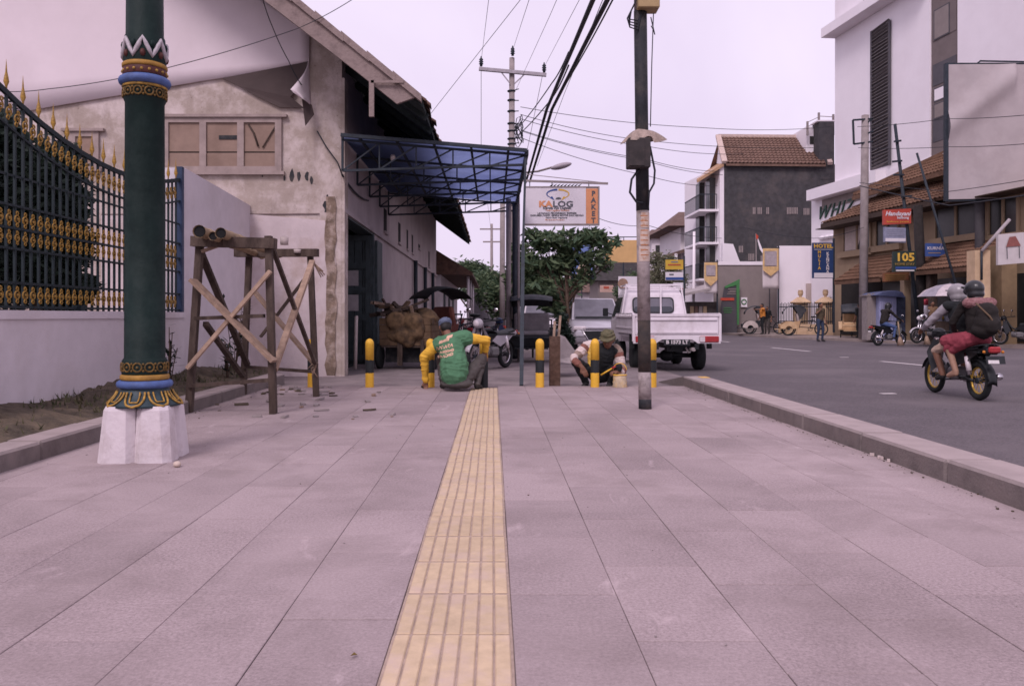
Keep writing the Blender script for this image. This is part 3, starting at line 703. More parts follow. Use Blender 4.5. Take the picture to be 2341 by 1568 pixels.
for i,(pa,pb,r_) in enumerate((((455,529),(590,566),.062),((486,540),(600,570),.042),((504,533),(640,568),.054))):
    a = P(pa[0],pa[1],8.55); b = P(pb[0],pb[1],11.3); b.z = a.z-.01
    t = thing("bamboo_pole", ("thickest bamboo pole on top of the trestle, leftmost","thin bamboo pole in the middle on top of the trestle","bamboo pole on top of the trestle, rightmost of three")[i], "bamboo", a, group="bamboo laid on the trestle")
    mb = MB(); d = (b-a); L_ = d.length; prof = []
    k = 0
    while k*.34 < L_:
        prof += [(r_*1.1,k*.34),(r_,k*.34+.02),(r_*.99,min(L_,k*.34+.32))]; k += 1
    mb.lathe(prof,(0,0,0),12,axis=d,caps=False); mb.build("culm", m_bamboo, t)
    mb = MB(); mb.cyl(d.normalized()*.02,d.normalized()*.03,r_*.92,n=12); mb.build("hollow", m_dark, t)
for i,(px,py,h_) in enumerate(((650,552,.09),(680,571,.05))):
    a = P(px,py+8,10.7 if i else 9.4); mb = MB(); mb.cyl(a,a+Vector((0,0,h_)),.045,.05,12); mb.cyl(a+Vector((0,0,h_-.005)),a+Vector((0,0,h_+.002)),.038,n=12,m=1)
    mb.build("tin_can", [M("tin",(.4,.34,.32),.6),m_dark], label=("open pale tin can standing on the trestle's middle","low tin lid can on the trestle's rear beam")[i], cat="can")
# ------------------------------------------------------------------ old warehouse on the left
def aged_plaster():
    m = M("old_plaster", (0.33,0.27,0.23), 0.95, 0.2, 1.6, 0.4, 25, col2=(0.46,0.385,0.345), thr=(0.34,0.6), stain=(0.62,0.535,0.52), sscale=1.6, samt=0.9)
    t = m.node_tree; N = t.nodes; L = t.links; b = N["Principled BSDF"]; src = b.inputs["Base Color"].links[0].from_socket; tc = N.new("ShaderNodeTexCoord")
    for sc, lo, hi, col, am, sx in ((9, .60, .68, (.13,.095,.08,1), .55, (1,1,1)), (3.0, .52, .72, (.17,.13,.115,1), .45, (1,1,.35)), (28, .62, .7, (.12,.085,.07,1), .6, (1,1,1))):
        mp = N.new("ShaderNodeMapping"); mp.inputs[3].default_value = sx; L.new(tc.outputs["Object"], mp.inputs[0]); n = N.new("ShaderNodeTexNoise"); n.inputs["Scale"].default_value = sc; n.inputs["Detail"].default_value = 9; n.inputs["Roughness"].default_value = .7; L.new(mp.outputs[0], n.inputs["Vector"])
        r = N.new("ShaderNodeValToRGB"); r.color_ramp.elements[0].position = lo; r.color_ramp.elements[1].position = hi; r.color_ramp.elements[1].color = (am,am,am,1); L.new(n.outputs[0], r.inputs[0])
        x = N.new("ShaderNodeMix"); x.data_type = 'RGBA'; L.new(r.outputs[0], x.inputs[0]); L.new(src, x.inputs[6]); x.inputs[7].default_value = col; src = x.outputs[2]
    L.new(src, b.inputs["Base Color"]); return m
m_plast = aged_plaster()
m_plast2 = M("whitewash_peeling", (0.56,0.48,0.48), 0.95, 0.1, 2.2, 0.25, 25, stain=(0.36,0.27,0.22), sscale=1.0, samt=0.75)
m_sidew = M("grey_plaster", (0.42,0.36,0.36), 0.95, 0.12, 1.2, 0.15, 25, stain=(0.32,0.26,0.25), sscale=0.7)
m_tarp = M("tarp_white", (0.70,0.615,0.645), 0.75, 0.04, 0.8, 0.08, 8, stain=(0.60,0.52,0.54), sscale=0.3, samt=0.6)
m_tarpb = M("tarp_brown", (0.075,0.055,0.052), 0.8, 0.15, 2, 0.1, 10)
m_barge = M("grey_board", (0.27,0.21,0.195), 0.95, 0.35, 3, 0.5, 20, stain=(0.12,0.09,0.085), sscale=3, samt=0.8)
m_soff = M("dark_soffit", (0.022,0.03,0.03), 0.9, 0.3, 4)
m_tile = M("clay_tile", (0.105,0.06,0.045), 0.9, 0.35, 6, 0.2, 40, rnd=0.25, stain=(0.05,0.045,0.042), sscale=2)
m_doorg = M("door_green", (0.05,0.066,0.07), 0.6, 0.25, 6, 0.1, 40)
m_ply = M("plywood", (0.27,0.19,0.15), 0.85, 0.12, 3, 0.05, 30, stain=(0.18,0.12,0.09), sscale=1.6)
m_frame = M("window_frame_beige", (0.32,0.255,0.235), 0.85, 0.15, 6)
GY = 14.7; GXR = -2.71; EX, EZ, SL = -1.15, 4.55, 0.77; RX = -9.2; WH_END = 39.0
def rz_(x): return EZ + SL*(EX - x) if x > RX else EZ + SL*(EX-RX) - SL*(RX-x)
wh = thing("warehouse", "old stained warehouse with a steep gable and long tiled eaves", "warehouse", (GXR,GY,0))
def wpart(mb, name, mat, parent=None, **k): return mb.build(name, mat, parent or wh, world=True, **k)
mb = MB(); mb.prism([(-15.7,-.1),(GXR,-.1),(GXR,rz_(GXR)-.05),(RX,rz_(RX)-.05),(-15.7,rz_(-15.7)-.05)], GY, GY+.3, 'y'); gw = wpart(mb,"gable_wall",m_plast)
mb = MB(); mb.prism([(-7.0,-.1),(GXR-.12,-.1),(GXR-.15,1.2),(GXR-.1,2.0),(GXR-.3,2.75),(-4.3,2.86),(-7,2.84)], GY-.022, GY, 'y'); wpart(mb,"whitewash_coat",m_plast2)
for px,py,s_ in ((650,407,.09),(668,404,.16),(683,402,.12),(702,404,.13),(712,412,.1),(744,470,.16),(748,452,.1),(600,400,.07)):
    c = P(px,py,GY); mb = MB(); mb.prism([(c.x+s_*.3*math.cos(a)*random.uniform(.5,1.2), c.z+s_*math.sin(a)*random.uniform(.4,1)) for a in [i*.785 for i in range(8)]], GY-.004, GY, 'y'); wpart(mb,"plaster_hole",m_tar)
mb = MB(); mb.prism([(P(742,0,GY).x,2.9),(P(764,0,GY).x,2.9),(P(764,0,GY).x,3.15),(P(746,0,GY).x,3.12)], GY-.006, GY,'y'); wpart(mb,"plaster_hole",m_tar)
rdp = random.Random(12)   # bare brown strip where plaster has fallen off the corner
lft = [(GX(746+rdp.uniform(-4,3),GY),GZ(y_,GY)) for y_ in range(450,862,24)]; rgt = [(GX(768+rdp.uniform(-3,3),GY),GZ(y_,GY)) for y_ in range(450,862,24)]
mb = MB(); mb.prism(lft+list(reversed(rgt)), GY-.026, GY-.0005, 'y'); wpart(mb,"bare_brick_strip",M("bare_render",(.19,.14,.105),.95,.4,6,.8,18,stain=(.46,.37,.32),sscale=4,samt=.95))
mb = MB(); mb.prism([(-7.0,2.85),(-5.2,2.865),(-4.3,2.858),(GXR-.4,2.865),(GXR-.4,2.882),(-4.3,2.872),(-7.0,2.872)], GY-.024, GY, 'y'); wpart(mb,"ledge_crack",m_barge)
# boarded window, three panes
def bwin(x0,x1,z0,z1,n):
    mb = MB(); fw = .09
    mb.box((x0,GY-.05,z0),(x1,GY,z0+fw)); mb.box((x0,GY-.05,z1-fw),(x1,GY,z1)); mb.box((x0-.12,GY-.09,z1),(x1+.1,GY,z1+.05)); mb.box((x0-.05,GY-.08,z0-.06),(x1+.05,GY,z0))
    for i in range(n+1):
        xx = x0+(x1-x0-fw*1.3)*i/n; mb.box((xx,GY-.052,z0+fw),(xx+fw*1.3,GY,z1-fw))
    f_ = wpart(mb,"window_frame",m_frame)
    for i in range(n):
        xa = x0+(x1-x0-fw*1.3)*i/n+fw*1.3; xb = x0+(x1-x0-fw*1.3)*(i+1)/n; zm = z0+(z1-z0)*.36
        for za,zb in ((z0+fw,zm-.012),(zm+.012,z1-fw)):
            mb = MB(); mb.box((xa,GY-.014-.006*random.random(),za),(xb,GY-.001,zb)); mb.build("board",m_ply,wh,world=True)
        mb = MB(); mb.box((xa,GY-.004,z0+fw),(xb,GY,z1-fw)); wpart(mb,"backing",m_dark)
bwin(GX(372,GY),GX(645,GY),GZ(393,GY),GZ(270,GY),3)
bwin(GX(160,GY),GX(228,GY),GZ(385,GY),GZ(302,GY),1)
c0 = P(522,315,GY); mb = MB(); mb.cbox((c0.x,GY-.024,c0.z),(.32,.01,.07)); wpart(mb,"sticker",m_tar)
mb = MB(); mb.tube([P(568,285,GY-.03),P(580,305,GY-.035),P(590,335,GY-.035)],.018,5); mb.tube([P(632,285,GY-.03),P(612,318,GY-.035),P(600,338,GY-.035)],.012,5); wpart(mb,"bent_strip",m_wood)
# big tarpaulin nailed over the gable, torn at its right end
tp = []
for px,py in ((-240,303),(60,253),(104,245),(300,212),(480,181),(510,177),(640,154),(706,139)): tp.append((GX(px,GY-.08),GZ(py,GY-.08)))
def tarp(u,v):
    x = tp[0][0]+(tp[-1][0]-tp[0][0])*u
    zb = np.interp(x,[q[0] for q in tp],[q[1] for q in tp]); zt = rz_(x)-.1
    return (x, GY-.04-.008*math.sin(u*9+v*3)*(v), zb+(zt-zb)*v)
mb = MB(); mb.grid(tarp,40,10,thick=-.012); wpart(mb,"tarpaulin",m_tarp)
yy = GY-.06
mb = MB(); pts = [P(508,179,yy),P(706,141,yy),P(700,165,yy),P(680,205,yy-.02),P(664,222,yy-.03),P(696,248,yy-.03),P(668,246,yy),P(640,246,yy),P(590,222,yy),P(545,197,yy)]
mb.add(pts+[p+Vector((0,.02,0)) for p in pts],[tuple(range(9,-1,-1)),tuple(range(10,20))]+[(i,(i+1)%10,10+(i+1)%10,10+i) for i in range(10)]); wpart(mb,"torn_tarpaulin",m_tarpb)
def flap(u,v):
    a = Vector(P(706,132,GY-.1)).lerp(P(712,242,GY-.16),v); b = Vector(P(703,160,GY-.16)).lerp(P(664,206,GY-.5),min(1,v*1.25)) if v<.8 else Vector(P(664,206,GY-.5)).lerp(P(690,226,GY-.4),(v-.8)*5)
    c = a.lerp(b,u); c.y -= .16*math.sin(u*3.1)*v; return c
mb = MB(); mb.grid(flap,10,14,thick=.008); wpart(mb,"curled_flap",m_tarp)
mb = MB(); pts=[P(690,226,GY-.3),P(713,240,GY-.2),P(718,262,GY-.2),P(698,288,GY-.3)]; mb.add(pts+[p+Vector((.0,.012,0)) for p in pts],[(3,2,1,0),(4,5,6,7),(0,1,5,4),(1,2,6,5),(2,3,7,6),(3,0,4,7)]); wpart(mb,"hanging_scrap",m_tarpb)
# right side wall with a tall doorway
DY0, DY1, DZ = 15.05, 18.55, 2.98
mb = MB(); mb.box((GXR-.3,GY+.3,-.1),(GXR-.003,DY0,5.6)); mb.box((GXR-.3,DY0,DZ),(GXR-.003,DY1,5.6)); mb.box((GXR-.3,DY1,-.1),(GXR-.003,WH_END,5.6)); sw_ = wpart(mb,"side_wall",m_sidew)
mb = MB(); mb.box((GXR-.003,DY0-.3,2.9),(GXR+.06,WH_END,2.98)); wpart(mb,"string_course",m_sidew)
mb = MB(); mb.box((GXR-.003,GY+.0,-.1),(GXR+.05,GY+.34,5.3)); wpart(mb,"corner_pilaster",m_plast)
for ya in (27.6, 31.5, 35.5):
    mb = MB(); mb.cyl((GXR+.1,ya,-.05),(GXR+.1,ya,2.9),.07,n=8); wpart(mb,"drain_pipe",m_steel)
for ya,za,zb,wd in ((20.6,3.15,3.72,.55),(23.7,3.15,3.72,.55),(25.9,3.15,3.75,.4),(27.5,3.15,3.75,.4),(30.0,3.5,3.65,.6),(34.6,3.1,3.75,.5)):
    mb = MB(); mb.box((GXR-.004,ya-wd/2,za),(GXR+.004,ya+wd/2,zb)); wv = wpart(mb,"slit_window",m_dark)
    mb = MB(); mb.box((GXR-.003,ya-wd/2-.05,za-.06),(GXR+.05,ya+wd/2+.05,za)); wpart(mb,"window_sill",m_sidew)
dr = MB(); dr.box((GXR-.32,DY0-.001,-.05),(GXR+.015,DY0+.12,DZ)); dr.box((GXR-.32,DY1-.12,-.05),(GXR+.03,DY1+.001,DZ)); dr.box((GXR-.32,DY0,DZ-.12),(GXR+.015,DY1,DZ+.001)); wpart(dr,"door_frame",m_doorg)
dy = DY1-.2
def leafdoor(y, x0, x1):
    mb = MB(); zt = 2.85
    n = 5
    for i in range(n): mb.box((x0+(x1-x0)*i/n+.006,y,.02),(x0+(x1-x0)*(i+1)/n-.006,y+.05,zt))
    d_ = wpart(mb,"door_leaf",m_doorg)
    inv = wm(d_).inverted()
    mb = MB(); 
    for zz in (.06,.95,1.55,2.1,2.72): mb.box((x0,y-.03,zz),(x1,y,zz+.13))
    for xx in (x0,x1-.12): mb.box((xx,y-.032,.02),(xx+.12,y,zt))
    mb.build("rail", m_doorg, d_, world=True)
    for za,zb in ((1.16,1.52),(1.72,2.06)):
        mb = MB(); mb.box((x0+.2,y-.012,za),(x1-.28,y-.004,zb)); mb.build("pane", M("door_pane",(.42,.37,.38),.4), d_, world=True)
leafdoor(dy, GXR-.95, GXR-.02)
mb = MB(); mb.box((GXR+.03,DY1+.02,0),(GXR+.09,DY1+.85,2.75)); mb.box((GXR+.09,DY1+.05,.1),(GXR+.11,DY1+.8,.25)); mb.box((GXR+.09,DY1+.05,1.4),(GXR+.11,DY1+.8,1.55)); wpart(mb,"door_leaf",m_doorg)
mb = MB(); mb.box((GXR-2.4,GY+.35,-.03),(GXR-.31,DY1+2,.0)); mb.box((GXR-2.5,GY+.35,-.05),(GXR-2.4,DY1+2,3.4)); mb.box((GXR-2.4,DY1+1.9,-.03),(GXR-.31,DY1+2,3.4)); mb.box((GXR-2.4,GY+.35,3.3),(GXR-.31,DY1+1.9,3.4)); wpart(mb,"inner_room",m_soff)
mb = MB(); mb.cyl((GXR+.03,DY0+.9,.02),(GXR+.05,DY0+.9,1.05),.035,n=8); wpart(mb,"white_pipe",M("pvc",(.45,.38,.36),.6))
# roof
RO = 13.45
mb = MB(); mb.add([(EX,RO,EZ),(RX,RO,rz_(RX)),(RX,WH_END+.5,rz_(RX)),(EX,WH_END+.5,EZ),(EX,RO,EZ-.09),(RX,RO,rz_(RX)-.1),(RX,WH_END+.5,rz_(RX)-.1),(EX,WH_END+.5,EZ-.09)],[(0,3,2,1),(4,5,6,7),(0,1,5,4),(1,2,6,5),(2,3,7,6),(3,0,4,7)]); 
x2 = -16.5; mb.add([(x2,RO,rz_(x2)),(RX,RO,rz_(RX)),(RX,WH_END,rz_(RX)),(x2,WH_END,rz_(x2)),(x2,RO,rz_(x2)-.1),(RX,RO,rz_(RX)-.1),(RX,WH_END,rz_(RX)-.1),(x2,WH_END,rz_(x2)-.1)],[(0,1,2,3),(7,6,5,4),(4,5,1,0),(5,6,2,1),(6,7,3,2),(7,4,0,3)])
rf = wpart(mb,"roof",m_soff)
y = RO+.6
while y < WH_END:
    mb = MB(); a = Vector((EX+.02,y,EZ-.12)); b = Vector((GXR+.0,y,rz_(GXR)-.16)); mb.bar(a,b,.07,.12); mb.build("rafter",m_soff,rf,world=True); y += 1.05
tb = MB()
for i in range(7):
    a0 = math.pi*i/6; 
sec = [(-.115,0),(-.075,.035),(-.02,.045),(.04,.02),(.115,-.008)]
vs_ = []
for (l,zz) in ((0,0),(.36,.28)):
    for a,b in sec: vs_.append((.0-l, a, b+zz))
for (l,zz) in ((0,0),(.36,.28)):
    for a,b in sec: vs_.append((.0-l, a, b+zz-.02))
k = len(sec); fs = [(i,i+1,k+i+1,k+i) for i in range(k-1)]+[(2*k+i,3*k+i,3*k+i+1,2*k+i+1) for i in range(k-1)]+[(i,2*k+i,2*k+i+1,i+1) for i in range(k-1)]+[(0,k,3*k,2*k),(k-1,3*k-1,4*k-1,2*k-1)]
tb.add(vs_,fs); tlm = tb.mesh("roof_tile",[m_tile]); inv = wm(rf).inverted()
y = RO+.12; i = 0
while y < WH_END+.3:
    for r_ in range(2):
        if random.random() < .97: inst("roof_tile", tlm, rf, inv @ Vector((EX+.07-.28*r_+random.uniform(-.04,.04),y+random.uniform(-.015,.015),EZ+.005+.2156*r_+random.uniform(0,.03))), (random.uniform(-.08,.08),random.uniform(-.12,.1),random.uniform(-.08,.08)))
    y += .205
def rake(x): return Vector((x,RO-.03,rz_(x)))
mb = MB(); xs = [EX-.1,-2.2,-3.4,-5,-7,RX]
mb.prism([(x,rz_(x)-.02) for x in xs]+[(x,rz_(x)-.36) for x in reversed(xs[1:])]+[(EX-.42,rz_(EX-.42)-.38)], RO-.09, RO-.02, 'y'); wpart(mb,"barge_board",m_barge)
for i in range(20):
    xa = EX-.02-.42*i; xb = xa-.46; mb = MB(); mb.prism([(xa,rz_(xa)+.07),(xb,rz_(xb)+.10),(xb,rz_(xb)-.03),(xa,rz_(xa)-.05)], RO-.14-.006*(i%2), RO+.12, 'y'); wpart(mb,"verge_tile",m_barge)
mb = MB(); mb.box((GX(851,RO)-.03,RO-.16,GZ(272,RO)),(GX(851,RO)+.05,RO-.1,GZ(188,RO))); mb.box((GX(851,RO),RO-.16,GZ(192,RO)-.03),(GX(925,RO),RO-.145,GZ(190,RO))); wpart(mb,"bracket_stub",m_barge)
# blue canopy over the warehouse door
m_poly = M("blue_sheet", (0.18,0.225,0.40), 0.5, 0.15, 1.5, stain=(0.09,0.12,0.27), sscale=.5, trans=0.85)
cp = thing("canopy", "blue corrugated canopy on dark steel trusses fixed to the warehouse wall", "canopy", (0.5,20.2,0))
CY0, CY1, CX0, CX1, CZ0, CZ1 = 14.35, 21.0, -2.66, .585, 4.2, 3.93
def cz(x): return CZ0+(CZ1-CZ0)*(x-CX0)/(CX1-CX0)
def cfn(u,v):
    x = CX0+(CX1-CX0)*u; return (x, CY0+(CY1-CY0)*v, cz(x)+.012*math.cos(v*2*math.pi*46))
mb = MB(); mb.grid(cfn,6,184); mb.build("canopy_sheet", m_poly, cp, world=True)
mb = MB(); mb.bar((CX0,CY0-.02,cz(CX0)+.0),(CX1,CY0-.02,cz(CX1)),.05,.06); mb.bar((CX1,CY0,cz(CX1)-.03),(CX1,CY1,cz(CX1)-.03),.06,.09); mb.build("edge_beam", m_steel, cp, world=True)
for i in range(5):
    yt = CY0+.15+(CY1-CY0-.3)*i/4; mb = MB(); d = .34
    mb.bar((CX0,yt,cz(CX0)-.05),(CX1,yt,cz(CX1)-.05),.04,.04); mb.bar((CX0,yt,cz(CX0)-.05-d*1.6),(CX1,yt,cz(CX1)-.1-d*.35),.04,.04); mb.bar((CX0,yt,cz(CX0)),(CX0,yt,cz(CX0)-.05-d*1.6),.04,.04)
    for k in range(5):
        xa = CX0+(CX1-CX0)*k/5; xb = CX0+(CX1-CX0)*(k+1)/5; f0 = lambda x: cz(x)-.05-d*(1.6-1.1*(x-CX0)/(CX1-CX0))
        mb.bar((xa,yt,f0(xa)),(xb,yt,cz(xb)-.05),.025,.025); mb.bar((xb,yt,cz(xb)-.05),(xb,yt,f0(xb)),.025,.025)
    mb.build("truss", m_steel, cp, world=True)
for k in range(5):
    x = CX0+(CX1-CX0)*(k+.5)/5; mb = MB(); mb.bar((x,CY0,cz(x)-.025),(x,CY1,cz(x)-.025),.04,.04); mb.build("purlin", m_steel, cp, world=True)
for (x,y_,r_,mt) in ((.37,20.2,.065,m_conc),(.53,20.6,.06,m_steel),(.60,19.6,.03,m_conc),(.62,21.0,.06,m_steel)):
    mb = MB(); mb.cyl((x,y_,-.05),(x,y_,cz(min(x,CX1))-.03),r_,n=10); mb.build("post", mt, cp, world=True)
mb = MB(); mb.bar(P(1192,881,12.55),(.5,13.9,2.2),.06,.04); mb.bar((.5,13.9,2.2),(.57,14.45,3.93),.05,.04); mb.build("prop", m_steel, cp, world=True)
mb = MB(); c = P(898,341,15.6); c.z = cz(c.x)-.09; mb.ball(c,(.05,.05,.07),10,8); mb.build("light_bulb", M("bulb_white",(.8,.75,.7),.3), cp, world=True)
mb = MB(); mb.tube([P(725,300,GY-.05),P(745,335,GY-.06),P(772,372,GY-.08),P(782,400,14.6)],.012,5); mb.tube(sag(P(782,400,14.6),(GXR+.05,17.5,3.5),.1,5),.02,5); wpart(mb,"cable",m_cable)

# ------------------------------------------------------------------ lower house past the warehouse
lh = thing("low_house", "low white house with a tiled roof past the far end of the warehouse", "house", (-2.6,48,0))
mb = MB(); mb.box((-9,39.8,-.1),(-2.55,58,3.3)); mb.build("wall", m_white, lh, world=True)
mb = MB(); mb.prism([(-9.4,3.2),(-1.0,3.0),(-1.0,3.12),(-5,5.6),(-9.4,3.35)],39.3,58.5,'y'); hr = mb.build("roof", m_tile, lh, world=True)
for ya in (42,46.5,51):
    mb = MB(); mb.box((-2.55,ya,-.05),(-2.5,ya+1.1,2.2)); mb.build("door", m_doorg, lh, world=True)
for ya in (40.6,45.2,50):
    mb = MB(); mb.cyl((-1.25,ya,-.05),(-1.25,ya,3.0),.07,n=8); mb.build("veranda_post", m_white, lh, world=True)
bh = thing("boundary_fence", "grey panel wall closing the yard behind the parked motorcycles", "wall", (-.4,52,0))
mb = MB(); mb.box((-1.3,52,-.1),(.75,52.15,2.45)); mb.build("panel", M("grey_panel",(.17,.16,.18),.8), bh, world=True)
mb = MB(); mb.box((-1.3,51.97,2.45),(.75,52.18,2.52)); mb.build("coping", m_conc, bh, world=True)

# ------------------------------------------------------------------ poles
def insul(mb, p): mb.lathe([(.05,0),(.05,.06),(.09,.08),(.05,.12),(.09,.16),(.05,.2),(.08,.24),(.03,.3),(.02,.36)],p,8)
PY = 30.0; PXc = GX(1168.5,PY)
up = thing("power_pole", "grey concrete power pole with steel crossarm behind the blue canopy", "power pole", (PXc,PY,0))
mb = MB(); mb.cyl((PXc,PY,-.1),(PXc+.03,PY,GZ(133,PY)),.15,.095,n=12); mb.build("pole", m_conc, up, world=True)
mb = MB(); mb.bar(P(1095,158,PY-.15),P(1249,172,PY-.15),.12,.12); mb.bar(P(1144,163,PY-.15),P(1165,190,PY-.15),.04,.04); mb.bar(P(1202,168,PY-.15),P(1176,192,PY-.15),.04,.04); mb.build("crossarm", M("galv",(.36,.33,.36),.5), up, world=True)
for px,py in ((1100,152),(1172,128),(1244,166)):
    mb = MB(); insul(mb, P(px,py,PY-.15)); mb.build("insulator", m_steel, up, world=True)
mb = MB()
for py in (209,230,255,283,300,318,330): 
    mb.torus(P(1169,py,PY),.13,.03,n=10,k=4); mb.bar(P(1169,py,PY),P(1186,py-3+random.uniform(-4,4),PY),.03,.03)
mb.build("band", m_steel, up, world=True)
mb = MB(); rd = random.Random(4)
for i in range(7):
    a = P(1180,300+rd.uniform(-15,20),PY); mb.tube([a+Vector((.1+.18*math.cos(t*.7+i)*rd.uniform(.6,1),-.1,.35*math.sin(t*.7)*rd.uniform(.7,1.2))) for t in range(10)],.015,4)
mb.build("cable_coil", m_cable, up, world=True)
mb = MB(); mb.tube([P(1170,398,PY),P(1230,392,PY-2),P(1262,383,PY-2.6)],.035,6); ar = mb.build("lamp_arm", m_conc, up, world=True)
mb = MB(); c = P(1283,380,PY-2.8); mb.ball(c,(.36,.16,.1),12,8,T=Matrix.Translation(c)@Euler((0,R(-14),0)).to_matrix().to_4x4()@Matrix.Translation(-c)); mb.build("lamp_head", M("lamp_head",(.35,.31,.34),.5), up, world=True)
p2_ = thing("power_pole", "slim concrete pole standing just left of the canopy posts", "power pole", (GX(1148,33),33,0))
mb = MB(); mb.cyl((GX(1148,33),33,-.1),(GX(1149,33),33,GZ(440,33)),.12,.1,n=10); mb.build("pole", m_conc, p2_, world=True)
p3_ = thing("power_pole", "distant power pole with crossarms above the low house", "power pole", (GX(1122,75),75,0))
mb = MB(); mb.cyl((GX(1124,75),75,-.1),(GX(1124,75),75,GZ(512,75)),.17,.11,n=8); mb.build("pole", m_conc, p3_, world=True)
for a,b,c in ((1097,1150,524),(1104,1146,553)):
    mb = MB(); mb.bar(P(a,c,75),P(b,c,75),.12,.12); mb.build("crossarm", m_conc, p3_, world=True)

# near pole on the pavement
NX, NY = 1.715, 9.3
npole = thing("utility_pole", "leaning utility pole on the pavement painted black with pasted posters", "utility pole", (NX,NY,0))
def seg(name, ya, yb, mat, r=.072, xo=0):
    mb = MB(); za = GZ(ya,NY); zb = GZ(yb,NY); ln = lambda z: NX-.012*z
    mb.cyl((ln(za),NY,za),(ln(zb),NY,zb),r,r*.99,n=20); mb.build(name, mat, npole, world=True)
m_pconc = M("pole_concrete",(.31,.265,.26),.95,.25,9,.4,40,stain=(.12,.095,.085),sscale=7,samt=.85)
seg("pole_foot",936,905,m_tar,.0735); seg("pole_lower",912,850,m_pconc,.073); seg("pole_lower",850,732,M("dirty_black",(.035,.03,.028),.85,.3,8,.2,40,stain=(.1,.07,.055),sscale=5),.073); seg("pole_middle",732,470,m_pconc,.073); seg("pole_upper",482,26,m_tar,.0745); seg("pole_top",26,-640,m_conc,.07)
m_paper = M("poster_paper",(.52,.42,.36),.9,.15,14,stain=(.34,.2,.13),sscale=16,samt=.9)
mb = MB(); za = GZ(598,NY); zb = GZ(484,NY)
for k in range(3):
    z0 = za+(zb-za)*k/3; z1 = za+(zb-za)*(k+1)/3-.02; a0, a1 = -2.4+.2*k, -.5
    mb.grid(lambda u,v: (NX-.012*z0+.0755*math.cos(a0+(a1-a0)*u), NY+.0755*math.sin(a0+(a1-a0)*u), z0+(z1-z0)*v),8,1)
mb.build("poster", m_paper, npole, world=True)
mb = MB()
for k in range(9):
    z = zb-.06-k*.055; a0, a1 = -2.1, -.9
    mb.grid(lambda u,v: (NX-.012*z+.0765*math.cos(a0+(a1-a0)*u), NY+.0765*math.sin(a0+(a1-a0)*u), z+.012*v),6,1)
mb.build("poster_print", M("print_brown",(.38,.16,.07),.9,.5,60), npole, world=True)
c = P(1459,352,NY-.12); mb = MB(); mb.cbox(c,(.25,.17,.33),bev=.01); mb.cbox(c+Vector((-.03,-.09,0)),(.17,.012,.29)); mb.build("meter_box", M("box_dark",(.035,.03,.03),.7,.3,6,stain=(.08,.06,.055),sscale=5), npole, world=True)
def cloth(u,v):
    a = u*2*math.pi; rr = (.05+.1*v)*(1+.35*math.sin(a*3+1)+.2*math.sin(a*5)); return (NX-.05+rr*1.35*math.cos(a), NY-.05+rr*.9*math.sin(a), GZ(300,NY)-.12*v**1.4+.03*math.sin(a*4)*v)
mb = MB(); mb.grid(cloth,30,6); mb.build("sacking", M("sacking",(.33,.26,.22),.95,.3,12,.5,60), npole, world=True)
c = P(1480,8,NY-.05); mb = MB(); mb.cbox(c,(.24,.22,.17),bev=.01); mb.build("junction_box", M("box_tan",(.36,.26,.13),.6,.15,6), npole, world=True)
mb = MB()
mb.tube([P(1486,335,NY-.1),P(1497,390,NY-.1),P(1495,420,NY-.1),P(1484,440,NY-.08),P(1482,470,NY-.08)],.012,6)
mb.tube([P(1462,385,NY-.1),P(1444,410,NY-.12),P(1440,440,NY-.12),P(1455,462,NY-.1),P(1470,465,NY-.09)],.013,6)
for k in range(4): mb.tube([P(1455,0,NY-.1),P(1443-3*k,25+6*k,NY-.12),P(1440,45+6*k,NY-.1),P(1458,48+7*k,NY-.08),P(1466,30,NY-.08)],.009,5)
mb.tube([P(1488,40,NY-.1),P(1497,80,NY-.1),P(1489,60,NY-.08)],.007,5); mb.tube([P(1494,30,NY-.1),P(1490,150,NY-.09),P(1487,290,NY-.08)],.006,5)
mb.build("loose_cable", m_cable, npole, world=True)

# ------------------------------------------------------------------ overhead wires
def wire(label, pts, r, sg=0, grp=None):
    mb = MB(); q = []
    for i in range(len(pts)-1): q += sag(pts[i],pts[i+1],sg,16)[(1 if i else 0):]
    mb.tube(q, r, 6); mb.build("overhead_wire", m_cable, label=label, cat="wire", group="overhead wires")
I = [P(1100,140,PY-.15),P(1172,116,PY-.15),P(1244,154,PY-.15)]
wire("thin wire rising from the left insulator of the crossarm",[I[0],P(1154,-300,9)],.006); wire("thin wire rising from the top insulator of the concrete pole",[I[1],P(1268,-180,9)],.006); wire("thin wire rising from the right insulator of the crossarm",[I[2],P(1440,-220,9)],.006)
wire("wire dropping straight down left of the concrete pole behind the canopy",[I[0],P(1100,345,32),P(1122,524,75)],.009); wire("wire running from the right insulator down behind the canopy's corner",[I[2],P(1205,345,33),P(1146,524,75)],.009)
wire("thin wire slanting from warehouse tiles up past the crossarm",[P(985,260,17),P(1190,0,13),P(1270,-100,11)],.005)
wire("faint wire crossing the sky between crossarm and bundled cables",[P(1180,205,PY),P(1260,30,18),P(1290,-40,14)],.006)
wire("thick bundled black cable, left of the pair across the sky",[P(1202,418,26),P(1250,250,17),P(1360,-10,9.5),P(1390,-90,8)],.033)
wire("thick bundled black cable, right of the pair across the sky",[P(1211,416,26),P(1262,250,17),P(1394,-10,9.5),P(1422,-90,8)],.034)
wire("twisted cable joining the bundled pair from upper right",[P(1268,235,17),P(1336,120,12.5),P(1406,-10,9.5)],.012,.01)
wire("twisted cable from the concrete pole up into the bundled cables, upper of two",[P(1185,292,PY),P(1262,190,20),P(1300,120,15)],.016,.05)
wire("twisted cable from the concrete pole up into the bundled cables, lower of two",[P(1186,308,PY),P(1262,225,20),P(1300,150,15)],.016,.05)
